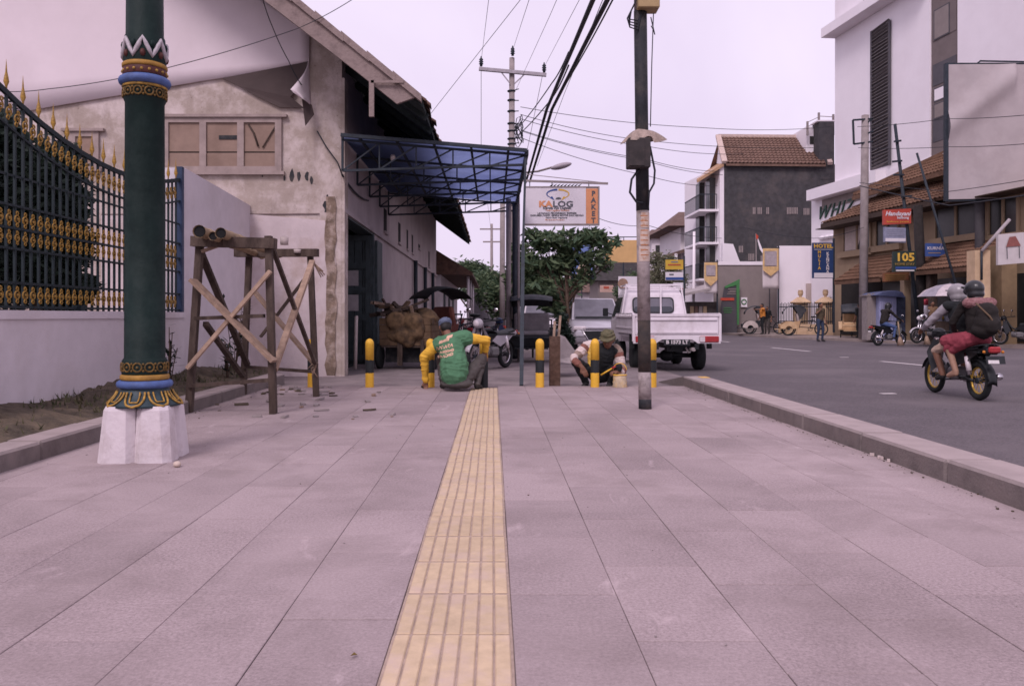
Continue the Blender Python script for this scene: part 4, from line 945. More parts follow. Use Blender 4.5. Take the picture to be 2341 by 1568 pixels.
wire("thin wire alongside the thick bundled cable",[P(1228,380,25),P(1290,215,16),P(1378,0,9.9)],.005,.0)
RP = 36.0
for i,(a,b,c) in enumerate((((1190,245),(1600,292),(1900,290)),((1190,262),(1480,322),(1860,338)),((1190,272),(1480,335),(1700,352)),((1192,298),(1470,362),(1640,392)),((1192,300),(1470,366),(1652,400)),((1190,315),(1480,402),(1640,425)),((1370,500),(1480,515),(1650,545)))):
    wire(("topmost","second","third","fourth","fifth","sixth","lowest")[i]+" of the slack wires crossing from the concrete pole to the right-hand houses", [P(*a,PY),P(*b,33),P(*c,37)], .011, .12)
wire("wire crossing the blank billboard near its middle",[P(1960,290,35.5),P(2160,272,30),P(2400,258,24)],.012,.05)
wire("wire crossing the blank billboard lower down",[P(1962,338,35.5),P(2165,336,30),P(2400,324,24)],.012,.05)
wire("double cable along the bottom edge of the blank billboard",[P(1965,425,35.5),P(2170,470,29),P(2400,438,23)],.022,.02)
wire("thin cable just above the bottom of the blank billboard",[P(1965,418,35.5),P(2170,438,29),P(2400,402,23)],.012,.02)
wire("wire passing in front of the white wall below the script letters",[P(1700,520,44),P(1860,545,40),P(1975,520,35.5)],.012,.1)
wire("slack telephone wire across the warehouse gable",[P(-30,207,12.5),P(110,204,12.5),P(365,160,12.8),P(680,66,13.2),P(820,-10,13.4),P(900,-60,13.4)],.006,.03)
wire("wire hanging from the gable's ridge down to the torn tarpaulin",[P(598,-10,13.6),P(622,60,13.8),P(660,140,14.1),P(690,195,14.3)],.008,.03)
wire("second wire hanging beside the barge board",[P(634,-10,13.5),P(650,15,13.6)],.008,.0)

# ------------------------------------------------------------------ bollards
def bollard(px, label, bands):
    Y = 12.12; X = GX(px,Y); t = thing("bollard", label, "bollard", (X,Y,-.02), group="yellow and black bollards across the pavement end")
    for (z0,z1,mt,nm) in bands:
        mb = MB(); r_ = .063
        if z1 > .69: mb.lathe([(r_,z0),(r_,.655),(r_*1.02,.66),(r_*.95,.685),(r_*.75,.712),(r_*.4,.73),(.004,.735)],n=20)
        else:
            n = 20; vs_ = []; rd = random.Random(int(px)+int(z0*100))
            j0 = [rd.uniform(-.012,.004) if nm=="black_band" else 0 for _ in range(n)]; r2 = r_ if nm!="black_band" else r_+.0012
            for q,zz in enumerate((z0,z1)):
                for i in range(n): a = 2*math.pi*i/n; vs_.append((math.cos(a)*r2, math.sin(a)*r2, zz+(j0[i] if q else (j0[-i]*.6))))
            mb.add(vs_,[(i,(i+1)%n,n+(i+1)%n,n+i) for i in range(n)],0,True)
        mb.build(nm, mt, t)
std = ((-.05,.25,m_yel,"yellow_base"),(.235,.425,m_blk,"black_band"),(.40,.735,m_yel,"yellow_cap"))
bollard(845,"yellow bollard with black band standing before the warehouse door",std)
bollard(713,"yellow bollard half hidden behind the trestle's right rear leg",std)
bollard(984,"yellow bollard behind the arm of the green-vested worker",std)
bollard(1106,"bollard by the green-vested worker's knee, lower half still black",((-.05,.44,m_blk,"black_base"),(.43,.735,m_yel,"yellow_cap")))
bollard(1234,"yellow bollard with dripping black band left of the rusty iron post",std)
bollard(1360,"yellow bollard being painted by the worker in the camouflage hat",std)
bollard(1491,"yellow bollard half hidden behind the leaning utility pole",std)
mb = MB(); c = P(1268,0,12.45); mb.cbox((c.x,12.45,.36),(.155,.12,.76)); mb.cbox((c.x,12.385,.36),(.16,.012,.75)); mb.cbox((c.x,12.515,.36),(.16,.012,.75)); mb.build("iron_post", m_rust, label="rusty square iron post between two yellow bollards", cat="post")

# ------------------------------------------------------------------ hanging shop sign
KY = 19.4
ks = thing("hanging_sign", "white hanging sign with orange strip beside the blue canopy", "sign", (GX(1284,KY),KY,GZ(512,KY)))
m_sw = M("sign_white",(.66,.62,.66),.5,.04,3); m_so = M("sign_orange",(.62,.27,.13),.5,.06,4); m_sd = M("sign_dark",(.08,.085,.1),.5,.1,4); m_sb = M("sign_blue",(.03,.07,.24),.5,.1,4); m_sy = M("sign_gold",(.62,.38,.06),.5,.1,4)
A = P(1199,430,KY); B = P(1370,512,KY); sc = F/KY
mb = MB(); mb.box((A.x,KY-.05,B.z),(B.x-.32,KY+.05,A.z)); mb.build("panel", m_sw, ks, world=True)
mb = MB(); mb.box((B.x-.318,KY-.052,B.z),(B.x-.04,KY+.05,A.z-.02)); mb.build("strip", m_so, ks, world=True)
mb = MB(); mb.box((A.x-.02,KY-.06,B.z-.04),(B.x,KY+.06,B.z-.002)); mb.box((A.x-.02,KY-.06,A.z+.002),(B.x,KY+.06,A.z+.03)); mb.box((B.x-.038,KY-.06,B.z),(B.x,KY+.06,A.z)); mb.box((A.x-.02,KY-.06,B.z),(A.x-.002,KY+.06,A.z)); mb.build("frame", m_conc, ks, world=True)
def kt(txt,size,mt,px,py,**k):
    p = wm(ks).inverted() @ P(px,py,KY); p.y = -.056; return lettering(txt,size,mt,ks,p,**k)
for i,ch in enumerate("PAKET"): kt(ch,.165,m_sd,1356,444+i*15.3,bold=.006)
kt("KA",.19,m_so,1262,468,bold=.009,align='RIGHT',sx=1.25)
kt("LOG",.19,m_sd,1263,468,bold=.005,align='LEFT',sx=1.25)
kt("Kereta Api Logistik",.085,m_sd,1273,476.5,bold=.002); kt("Total Logistics Solution",.06,m_so,1274,482); kt("LAYANAN PENGIRIMAN EXPRESS",.062,m_sd,1273,488.5,bold=.001); kt("DOKUMEN, PAKET, SEPEDA MOTOR DAN HEWAN",.055,m_sd,1273,493.5,bold=.001); kt("Stasiun Besar Yogyakarta",.05,m_sd,1272,498.5); kt("Reservasi",.04,m_so,1268,503.5,sx=3)
e0 = P(1275,446,KY); 
for nm, mt, a0, a1 in (("arrow_blue",m_sb,math.pi*.52,math.pi*1.28),("arrow_gold",m_sy,math.pi*.48,-math.pi*.28)):
    mb = MB(); mb.grid(lambda u,v: (e0.x+(.26+.028*(v-.5)*(1.6-u))*math.cos(a0+(a1-a0)*u), KY-.056, e0.z+.012+(.105+.028*(v-.5)*(1.6-u))*math.sin(a0+(a1-a0)*u)),18,1,smooth=False)
    xx = e0.x+.26*math.cos(a1); zz = e0.z+.012+.105*math.sin(a1); s_ = 1 if a1>a0 else -1
    mb.add([(xx-.03*s_,KY-.057,zz-.0),(xx+.09*s_,KY-.057,zz-.07),(xx+.03*s_,KY-.057,zz+.03)],[(0,1,2)]); mb.build(nm, mt, ks, world=True)
mb = MB(); mb.prism([(e0.x-.06,e0.z-.11),(e0.x+.07,e0.z-.11),(e0.x+.08,e0.z-.085),(e0.x+.03,e0.z-.06),(e0.x-.03,e0.z-.07)],KY-.058,KY-.052,'y'); mb.build("train_mark", m_sd, ks, world=True)
mb = MB(); mb.bar(P(1188,413,KY),P(1390,420,KY),.04,.05); mb.bar(P(1195,398,KY),P(1388,419,KY),.015,.015); mb.build("bracket_arm", m_conc, ks, world=True)
mb = MB()
for px in (1211,1262,1346): mb.bar(P(px,415,KY),P(px,430,KY),.02,.02)
mb.build("hanger", m_steel, ks, world=True)
mb = MB()
for i in range(9):
    a = P(1255+i*8,427,KY-.03); mb.add([a,a+Vector((.05,0,.04)),a+Vector((.12,.0,.07)),a+Vector((.05,.02,.0))],[(0,1,2,3)])
mb.build("dry_leaves", m_leafd, ks, world=True)
# ------------------------------------------------------------------ vehicles
m_carw = M("car_white", (0.72,0.665,0.70), 0.35, 0.04, 3, spec=0.5, stain=(0.46,0.40,0.40), sscale=2.2, samt=0.6)
m_carg = M("car_silver", (0.46,0.44,0.49), 0.3, 0.05, 3, spec=0.5)
m_lampr = M("lamp_red", (0.32,0.03,0.035), 0.35, 0.2, 20)
m_lampc = M("lamp_clear", (0.62,0.56,0.58), 0.2, 0.1, 10)
m_amber = M("lamp_amber", (0.5,0.17,0.02), 0.3, 0.1, 10)
m_plate = M("plate_black", (0.02,0.022,0.025), 0.5, 0.2, 10)
m_pltxt = M("plate_text", (0.6,0.56,0.56), 0.6, 0.1, 30)
m_screen = M("windscreen", (0.15,0.145,0.17), 0.35, 0.25, 2, spec=0.35)
def wheel(parent, c, r, wd, rim_mat, axis=(1,0,0), spokes=0, name="wheel", thin=False):
    mb = MB(); c = Vector(c); x, y, d = basis(axis)
    if thin: mb.torus(c, r-wd/2, wd/2, axis=axis, n=30, k=8)
    else: mb.lathe([(r*.62,-wd/2),(r*.9,-wd/2),(r,-wd*.32),(r,wd*.32),(r*.9,wd/2),(r*.62,wd/2)],c,28,axis=axis)
    wo = mb.build(name, m_tyre, parent)
    mb = MB()
    if thin:
        mb.torus(c, r-wd-.004, .016, axis=axis, n=30, k=6)
        for i in range(spokes):
            a = 2*math.pi*i/spokes; mb.cyl(c+d*(.02 if i%2 else -.02), c+(x*math.cos(a)+y*math.sin(a))*(r-wd), .0035, n=4, caps=False)
    else:
        mb.lathe([(r*.62,-wd*.36),(r*.5,-wd*.2),(r*.2,-wd*.25)],c,20,axis=axis); mb.lathe([(r*.2,wd*.25),(r*.5,wd*.2),(r*.62,wd*.36)],c,20,axis=axis)
    mb.build("rim", rim_mat, wo)
    mb = MB(); mb.cyl(c-d*wd*.4, c+d*wd*.4, r*.16 if not thin else .045, n=10); mb.build("hub", m_steel, wo)
    return wo

# --- white pickup, tail towards the camera
pk = thing("pickup_truck", "white pickup truck parked at the roadside with its tailgate towards us", "pickup truck", (3.66,16.4,ROADZ))
def pp(mb, name, mat, parent=None): return mb.build(name, mat, parent or pk)
HW = .845
mb = MB(); mb.cbox((0,.02,.94),(1.66,.05,.38),bev=.012); mb.cbox((0,-.018,1.06),(1.60,.03,.06),bev=.012); mb.cbox((0,-.012,.80),(1.6,.02,.03)); tg = pp(mb,"tailgate",m_carw)
mb = MB(); mb.bar((-HW,0,1.145),(HW,0,1.145),.05,.05); mb.build("tailgate_rail", m_carw, tg)
for sx in (-1,1):
    mb = MB(); mb.cbox((sx*.862,.02,.89),(.055,.07,.56),bev=.012); pp(mb,"corner_post",m_carw)
    mb = MB(); mb.cbox((sx*.845,1.2,.94),(.04,2.3,.36),bev=.01); mb.cbox((sx*.86,1.2,1.12),(.05,2.3,.035)); mb.cbox((sx*.868,1.2,.88),(.02,2.25,.03)); mb.bar((sx*.86,.05,1.17),(sx*.86,2.3,1.17),.035,.035)
    for k in range(9): mb.cyl((sx*.885,.2+k*.25,1.1),(sx*.885,.2+k*.25,1.16),.014,n=6)
    pp(mb,"side_panel",m_carw)
    mb = MB(); mb.cbox((sx*.8,.6,.62),(.1,.05,.34)); pp(mb,"mud_flap",m_tyre)
mb = MB(); mb.cbox((0,1.2,.74),(1.62,2.3,.05)); pp(mb,"bed_floor",m_carg)
mb = MB(); mb.prism([(-.87,.58),(-.42,.58),(-.3,.66),(.3,.66),(.42,.58),(.87,.58),(.87,.745),(-.87,.745)], -.01, .05, 'y'); bpn = pp(mb,"rear_panel",m_carw)
for sx in (-1,1):
    mb = MB(); mb.cbox((sx*.64,-.02,.665),(.38,.035,.12),bev=.01); tl = pp(mb,"tail_light",m_lampr)
    mb = MB(); mb.cbox((sx*.5,-.028,.665),(.1,.03,.105)); mb.build("reversing_lamp", m_lampc, tl)
mb = MB(); mb.cbox((0,-.005,.60),(.52,.025,.12)); npz = pp(mb,"number_plate",m_plate)
lettering("B 1573 LT", .1, m_pltxt, npz, (0,-.02,.605), bold=.004, extrude=.002, sx=1.05)
mb = MB(); mb.cbox((0,1.9,.5),(.14,3.4,.1)); mb.cbox((-.4,1.5,.52),(.08,3,.12)); mb.cbox((.4,1.5,.52),(.08,3,.12)); mb.cyl((-.6,.95,.3),(.6,.95,.3),.05,n=8); mb.ball((0,.95,.3),(.16,.13,.13)); mb.cbox((.1,.35,.48),(.5,.25,.14)); mb.cbox((.28,.2,.44),(.2,.04,.04),rz=.4); pp(mb,"chassis",m_black)
mb = MB(); mb.cyl((.34,.0,.46),(.25,.9,.42),.04,n=8); mb.cyl((.2,.12,.5),(.26,.1,.38),.02,n=6,m=0); pp(mb,"exhaust",m_conc)
for sx in (-1,1):
    wheel(pk,(sx*.66,.95,.295),.295,.2,m_carg); wheel(pk,(sx*.66,3.05,.295),.295,.2,m_carg)
# cab, narrowing upwards
cb = [(0.72,2.42,.55),(0.73,2.42,1.15),(0.66,2.50,1.62),(0.60,2.56,1.75)]; cf = [(0.72,4.05,.5),(0.73,4.1,1.0),(0.64,3.45,1.62),(0.58,3.3,1.75)]
vs_ = []
for (hw,yb,zb),(hw2,yf,zf) in zip(cb,cf): vs_ += [(-hw,yb,zb),(hw,yb,zb),(hw2,yf,zf),(-hw2,yf,zf)]
fs = [(3,2,1,0),(12,13,14,15)]
for k in range(3):
    for i in range(4): fs.append((k*4+i,k*4+(i+1)%4,k*4+4+(i+1)%4,k*4+4+i))
mb = MB(); mb.add(vs_,fs); mb.cbox((0,3.0,1.77),(1.14,.85,.04),bev=.018); cabo = pp(mb,"cab",m_carw)
def rr_poly(x0,x1,z0,z1,r,n=5):
    p = []
    for cx,cz_,a0 in ((x1-r,z1-r,0),(x0+r,z1-r,90),(x0+r,z0+r,180),(x1-r,z0+r,270)):
        for i in range(n+1): a = R(a0+90*i/n); p.append((cx+r*math.cos(a),cz_+r*math.sin(a)))
    return p
Tt = Matrix.Translation((0,2.445,1.37)) @ Euler((R(-9.3),0,0)).to_matrix().to_4x4()
mb = MB(); mb.prism(rr_poly(-.475,.475,-.185,.185,.09),-.012,.01,'y',T=Tt); sealo = mb.build("window_seal", m_black, cabo)
mb = MB(); mb.prism(rr_poly(-.445,.445,-.155,.155,.075),-.016,-.011,'y',T=Tt); mb.build("rear_window", m_screen, cabo)
mb = MB(); mb.prism(rr_poly(-.44,.44,-.15,-.03,.06),-.018,-.0155,'y',T=Tt); mb.build("seat_tops", m_glass, cabo)
for sx in (-1,1):
    mb = MB(); a = [(sx*.727,2.75,1.17),(sx*.727,3.95,1.1),(sx*.655,3.5,1.56),(sx*.665,2.62,1.56)]; mb.add([Vector(p)+Vector((sx*.006,0,0)) for p in a],[(0,1,2,3) if sx>0 else (3,2,1,0)]); mb.build("side_window", m_glass, cabo)
    mb = MB(); mb.tube([(sx*.7,3.8,1.15),(sx*.85,3.85,1.2)],.012,5); mb.cbox((sx*.9,3.85,1.22),(.13,.04,.2),bev=.015); mb.build("mirror", m_black, cabo)
mb = MB()
for sx in (-1,1): mb.bar((sx*.74,2.36,1.1),(sx*.62,2.4,1.84),.03,.03); mb.bar((sx*.62,2.4,1.84),(sx*.56,3.5,1.84),.03,.03)
mb.bar((.16,2.37,1.1),(.16,2.4,1.84),.035,.035); mb.bar((-.64,2.4,1.84),(.64,2.4,1.84),.035,.035); mb.bar((-.6,3.4,1.84),(.6,3.4,1.84),.03,.03); mb.bar((-.75,2.36,1.12),(.75,2.36,1.12),.04,.04)
pp(mb,"cab_guard",m_carw)
mb = MB(); mb.cbox((.12,2.75,1.855),(1.05,.04,.035)); mb.cbox((.1,3.1,1.86),(1.0,.04,.035)); pp(mb,"roof_rack",m_black)

def car(label, loc, rz, body, hgt=1.7, wid=1.68, ln=4.0, group=None):
    t = thing("parked_car", label, "car", loc, rz, group); hw = wid/2; b2 = MB()
    st_ = [(-ln/2,.45,.95,.9),(-ln/2+.1,.3,1.05,1.0),(-.9,.25,1.05,1.0),(.75,.25,1.02,1.0),(1.25,.25,.98,.98),(ln/2-.25,.25,.86,.95),(ln/2,.35,.68,.86)]
    rows = []
    for y,z0,z1,k in st_:
        q = hw*k; rows.append([(-q*.95,y,z0),(-q,y,z0+.15),(-q,y,z1-.2),(-q*.93,y,z1),(q*.93,y,z1),(q,y,z1-.2),(q,y,z0+.15),(q*.95,y,z0)])
    vs_ = [p for r_ in rows for p in r_]; n = 8
    fs = [(k*n+i,(k+1)*n+i,(k+1)*n+(i+1)%n,k*n+(i+1)%n) for k in range(len(rows)-1) for i in range(n)]+[tuple(range(n)),tuple(reversed(range((len(rows)-1)*n,len(rows)*n)))]
    fs = [tuple(reversed(f)) for f in fs]
    b2.add(vs_,fs,0,True); bo = b2.build("body", body, t)
    rt = hgt; cab_ = [(-ln/2+.08,1.04,hw*.93),(-ln/2+.45,rt-.06,hw*.78),(-.4,rt,hw*.8),(.35,rt-.03,hw*.78),(1.22,1.0,hw*.92)]
    b2 = MB(); vs_ = []
    for y,z,q in cab_: vs_ += [(-q,y,z),(q,y,z)]
    for y,z,q in cab_: vs_ += [(-hw*.93,y,1.0),(hw*.93,y,1.0)]
    fs = [(2*i,2*i+1,2*i+3,2*i+2) for i in range(4)]+[(2*i,2*i+2,12+2*i,10+2*i) for i in range(4)]+[(2*i+1,11+2*i,13+2*i,2*i+3) for i in range(4)]
    b2.add(vs_,[tuple(reversed(f)) for f in fs]); b2.build("roof", body, t)
    b2 = MB(); o = Vector((0,.035,.03)); a = [Vector(v) for v in ((-hw*.85,1.19,1.03),(hw*.85,1.19,1.03),(hw*.73,.42,rt-.08),(-hw*.73,.42,rt-.08))]
    b2.add([p+o for p in a],[(1,0,3,2)] if False else [(0,1,2,3)]); b2.build("windscreen", m_screen, t)
    b2 = MB(); b2.add([(-hw*.8,1.235,1.052),(hw*.8,1.235,1.052),(hw*.78,1.18,1.11),(-hw*.78,1.18,1.11)],[(0,1,2,3)]); b2.build("wiper_line", m_black, t)
    for sx in (-1,1):
        b2 = MB(); a = [(sx*(hw*.93+.006),1.0,1.06),(sx*(hw*.93+.006),-ln/2+.5,1.08),(sx*(hw*.79+.02),-ln/2+.65,rt-.1),(sx*(hw*.79+.02),.3,rt-.1)]; b2.add(a,[(0,1,2,3) if sx<0 else (3,2,1,0)]); b2.build("side_window", m_glass, t)
        b2 = MB(); b2.cbox((sx*hw*.72,ln/2-.07,.74),(.42,.14,.14),bev=.04,rz=-sx*.25); b2.build("headlight", m_lampc, t)
        b2 = MB(); b2.cbox((sx*(hw+.1),.95,1.12),(.2,.1,.16),bev=.04); b2.build("mirror", m_black, t)
        for yy in (-ln/2+.75,ln/2-.8): wheel(t,(sx*(hw-.12),yy,.3),.3,.2,m_carg)
    b2 = MB(); b2.prism([(-hw*.62,.66),(hw*.62,.66),(hw*.4,.38),(-hw*.4,.38)],ln/2-.02,ln/2+.025,'y'); gr_ = b2.build("grille", m_black, t)
    b2 = MB(); b2.tube([(-hw*.66,ln/2+.03,.7),(-hw*.42,ln/2+.04,.37),(hw*.42,ln/2+.04,.37),(hw*.66,ln/2+.03,.7)],.022,5); b2.cbox((0,ln/2+.01,.735),(wid*.6,.05,.05)); b2.build("grille_trim", m_chrome, t)
    b2 = MB(); b2.cbox((0,ln/2+.03,.42),(.44,.02,.12)); b2.build("number_plate", m_plate, t)
    return t
car("silver-white people carrier parked facing us beside the white pickup", (GX(1366,26),27.5,ROADZ), math.pi, m_carg, 1.72, 1.7, 4.2, "cars parked behind the workers")
car("white car mostly hidden behind the black cycle rickshaw", (GX(1245,31),33,-.03), math.pi, m_carw, 1.62, 1.66, 4.0, "cars parked behind the workers")
car("silver car further back between tree trunk and rickshaw", (GX(1212,40),42,-.03), math.pi+.2, m_carg, 1.55, 1.66, 4.0, "cars parked behind the workers")

# --- motorcycles
def moto(label, loc, rz, panel, rim=None, detail=True, group=None, name="motorcycle"):
    rim = rim or m_chrome; t = thing(name, label, "motorcycle", loc, rz, group); r_ = .285
    wheel(t,(0,-.6,r_),r_,.095,rim,(1,0,0),18,"rear_wheel",True); wheel(t,(0,.62,r_),r_,.08,rim,(1,0,0),18,"front_wheel",True)
    mb = MB(); mb.tube([(0,.42,.88),(0,.25,.62),(0,.05,.5),(0,-.25,.55),(0,-.5,.74),(0,-.8,.78)],.03,6)
    for s in (-1,1): mb.tube([(s*.07,-.02,.36),(s*.085,-.6,r_)],.022,6); mb.tube([(s*.05,.15,.5),(s*.06,.0,.3),(s*.05,-.2,.3)],.018,6)
    mb.tube([(-.16,.02,.26),(.16,.02,.26)],.014,6); mb.tube([(-.17,-.4,.33),(.17,-.4,.33)],.013,6); mb.build("frame", m_black, t)
    mb = MB(); mb.cyl((0,.22,.38),(0,-.02,.36),.09,n=10); mb.cbox((0,-.06,.36),(.22,.26,.2),bev=.04)
    for k in range(4): mb.cyl((0,.1+k*.035,.375),(0,.115+k*.035,.375),.11,n=10)
    mb.build("engine", M("engine_grey",(.16,.15,.155),.5,.2,10), t)
    mb = MB(); mb.tube([(.1,.16,.33),(.13,.0,.24),(.14,-.35,.27),(.15,-.85,.36)],[.018,.02,.045,.05],8); mb.build("exhaust", m_chrome, t)
    mb = MB(); n = 9; pts = []
    def seatf(u,v):
        y = -.06-.74*v; z = .775+.05*v-.02*math.sin(v*3.1); a = (u-.5)*math.pi; return ((.125+.02*math.sin(v*3.1))*math.sin(a), y, z-.07+.07*math.cos(a)+.0)
    mb.grid(seatf,8,8); mb.cbox((0,-.43,.70),(.24,.74,.03)); mb.build("seat", m_black, t)
    mb = MB()
    for s in (-1,1): mb.add([(s*.09,.1,.58),(s*.11,-.2,.46),(s*.12,-.55,.58),(s*.09,-.9,.76),(s*.11,-.5,.72),(s*.12,-.1,.72)],[(0,1,2,3,4,5) if s<0 else (5,4,3,2,1,0)],0,True)
    mb.cbox((0,-.88,.72),(.18,.16,.1),bev=.03); mb.build("side_panel", panel, t)
    mb = MB()
    for s in (-1,1): mb.add([(s*.06,.48,.92),(s*.22,.44,.66),(s*.2,.34,.36),(s*.08,.24,.5),(s*.05,.36,.74)],[(0,1,2,3,4) if s>0 else (4,3,2,1,0)],0,True); mb.add([(s*.06+s*.006,.47,.92),(s*.22,.43,.66),(s*.2,.33,.36),(s*.08,.23,.5),(s*.05,.35,.74)],[(4,3,2,1,0) if s>0 else (0,1,2,3,4)],0,True)
    mb.build("leg_shield", panel, t)
    mb = MB()
    for s in (-1,1): mb.cyl((s*.07,.62,r_),(s*.06,.44,.86),.02,n=8)
    mb.cbox((0,.45,.86),(.18,.05,.04)); mb.build("fork", m_chrome, t)
    mb = MB(); mb.grid(lambda u,v: ((u-.5)*.11, .62+(r_+.035)*math.cos(R(20+140*v)), r_+(r_+.035)*math.sin(R(20+140*v))-.03*(2*u-1)**2),4,10,thick=.006); mb.build("front_fender", panel, t)
    mb = MB(); mb.grid(lambda u,v: ((u-.5)*.13, -.6+(r_+.045)*math.cos(R(75+110*v)), r_+(r_+.045)*math.sin(R(75+110*v))-.03*(2*u-1)**2),4,10,thick=-.006); mb.build("rear_fender", m_black, t)
    mb = MB(); mb.ball((0,.5,.93),(.11,.1,.1),12,8); hl = mb.build("headlamp_cowl", panel, t)
    mb = MB(); mb.ball((0,.555,.93),(.075,.055,.07),10,7); mb.build("headlamp", m_lampc, hl)
    mb = MB(); mb.tube([(-.34,.3,1.0),(-.2,.38,.98),(0,.42,.96),(.2,.38,.98),(.34,.3,1.0)],.013,6)
    for s in (-1,1): mb.tube([(s*.36,.28,1.0),(s*.25,.35,.99)],.02,6)
    hb = mb.build("handlebar", m_black, t)
    for s in (-1,1): mb = MB(); mb.tube([(s*.24,.37,.99),(s*.3,.36,1.16)],.006,5); mb.ball((s*.31,.355,1.2),(.06,.015,.04),10,6,m=1); mb.build("mirror", [m_black,m_chrome], hb)
    for s in (-1,1): mb = MB(); mb.cyl((s*.1,-.55,.36),(s*.095,-.44,.68),.032,n=8); mb.cyl((s*.1,-.53,.42),(s*.096,-.46,.62),.038,n=8,m=1); mb.build("shock_absorber", [m_chrome,m_lampc], t)
    mb = MB(); mb.cbox((0,-.98,.74),(.16,.07,.09),bev=.02); tl = mb.build("tail_light", m_lampr, t)
    for s in (-1,1): mb = MB(); mb.ball((s*.13,-.95,.71),.022,8,6); mb.build("indicator", m_amber, t)
    mb = MB(); mb.cbox((0,-1.0,.6),(.26,.012,.11),rx=R(-14)); mb.cbox((-.03,-1.01,.575),(.15,.006,.05),rx=R(-14),m=1); mb.build("number_plate", [m_plate,m_pltxt], t)
    mb = MB()
    for s in (-1,1): mb.tube([(s*.13,-.5,.74),(s*.13,-.85,.8),(0,-.95,.82)],.011,5)
    mb.build("grab_rail", m_black, t)
    return t
p_black = M("panel_black",(.014,.015,.018),.45,.1,5,spec=.3); p_red = M("panel_red",(.2,.02,.02),.35,.1,5,spec=.5); p_sil = M("panel_silver",(.42,.39,.42),.3,.1,5,spec=.5); p_bl = M("panel_blue",(.03,.05,.12),.35,.1,5)
rim_g = M("rim_gold",(.62,.40,.08),.35,.1,10,metal=.4)
bike1 = moto("black motorcycle with gold rims ridden away from us by two people", (6.5,11.55,ROADZ), R(-1), p_black, rim_g, name="motorcycle"); bike1.scale = (.93,.93,.93)
BX2, BY2 = GX(2033,31.2), 31.2
bike2 = moto("dark motorcycle with a lone rider crossing in front of the blue kiosk", (BX2,BY2,ROADZ), R(-68), p_black); bike2.scale = (.95,.95,.95)
grp = "motorcycles parked beside the warehouse"
moto("silver scooter parked nearest, right behind the green-vested worker", (GX(1122,16.4),16.6,-.03), R(150), p_sil, group=grp, name="motorcycle")
moto("black motorcycle parked by the warehouse wall left of the silver scooter", (GX(1062,22),22,-.03), R(40), p_black, group=grp)
moto("motorcycle with red panels parked furthest along the warehouse wall", (GX(1088,24.5),24.5,-.03), R(120), p_red, group=grp)
moto("dark motorcycle parked beside the canopy posts", (GX(1120,21),21.2,-.03), R(-30), p_bl, group=grp)
moto("dark scooter parked under the far right house front", (GX(2330,28.6),28.6,.03), R(35), p_black)
moto("parked motorcycle under the pale umbrella's edge", (GX(2140,30.3),30.6,.03), R(100), p_sil)

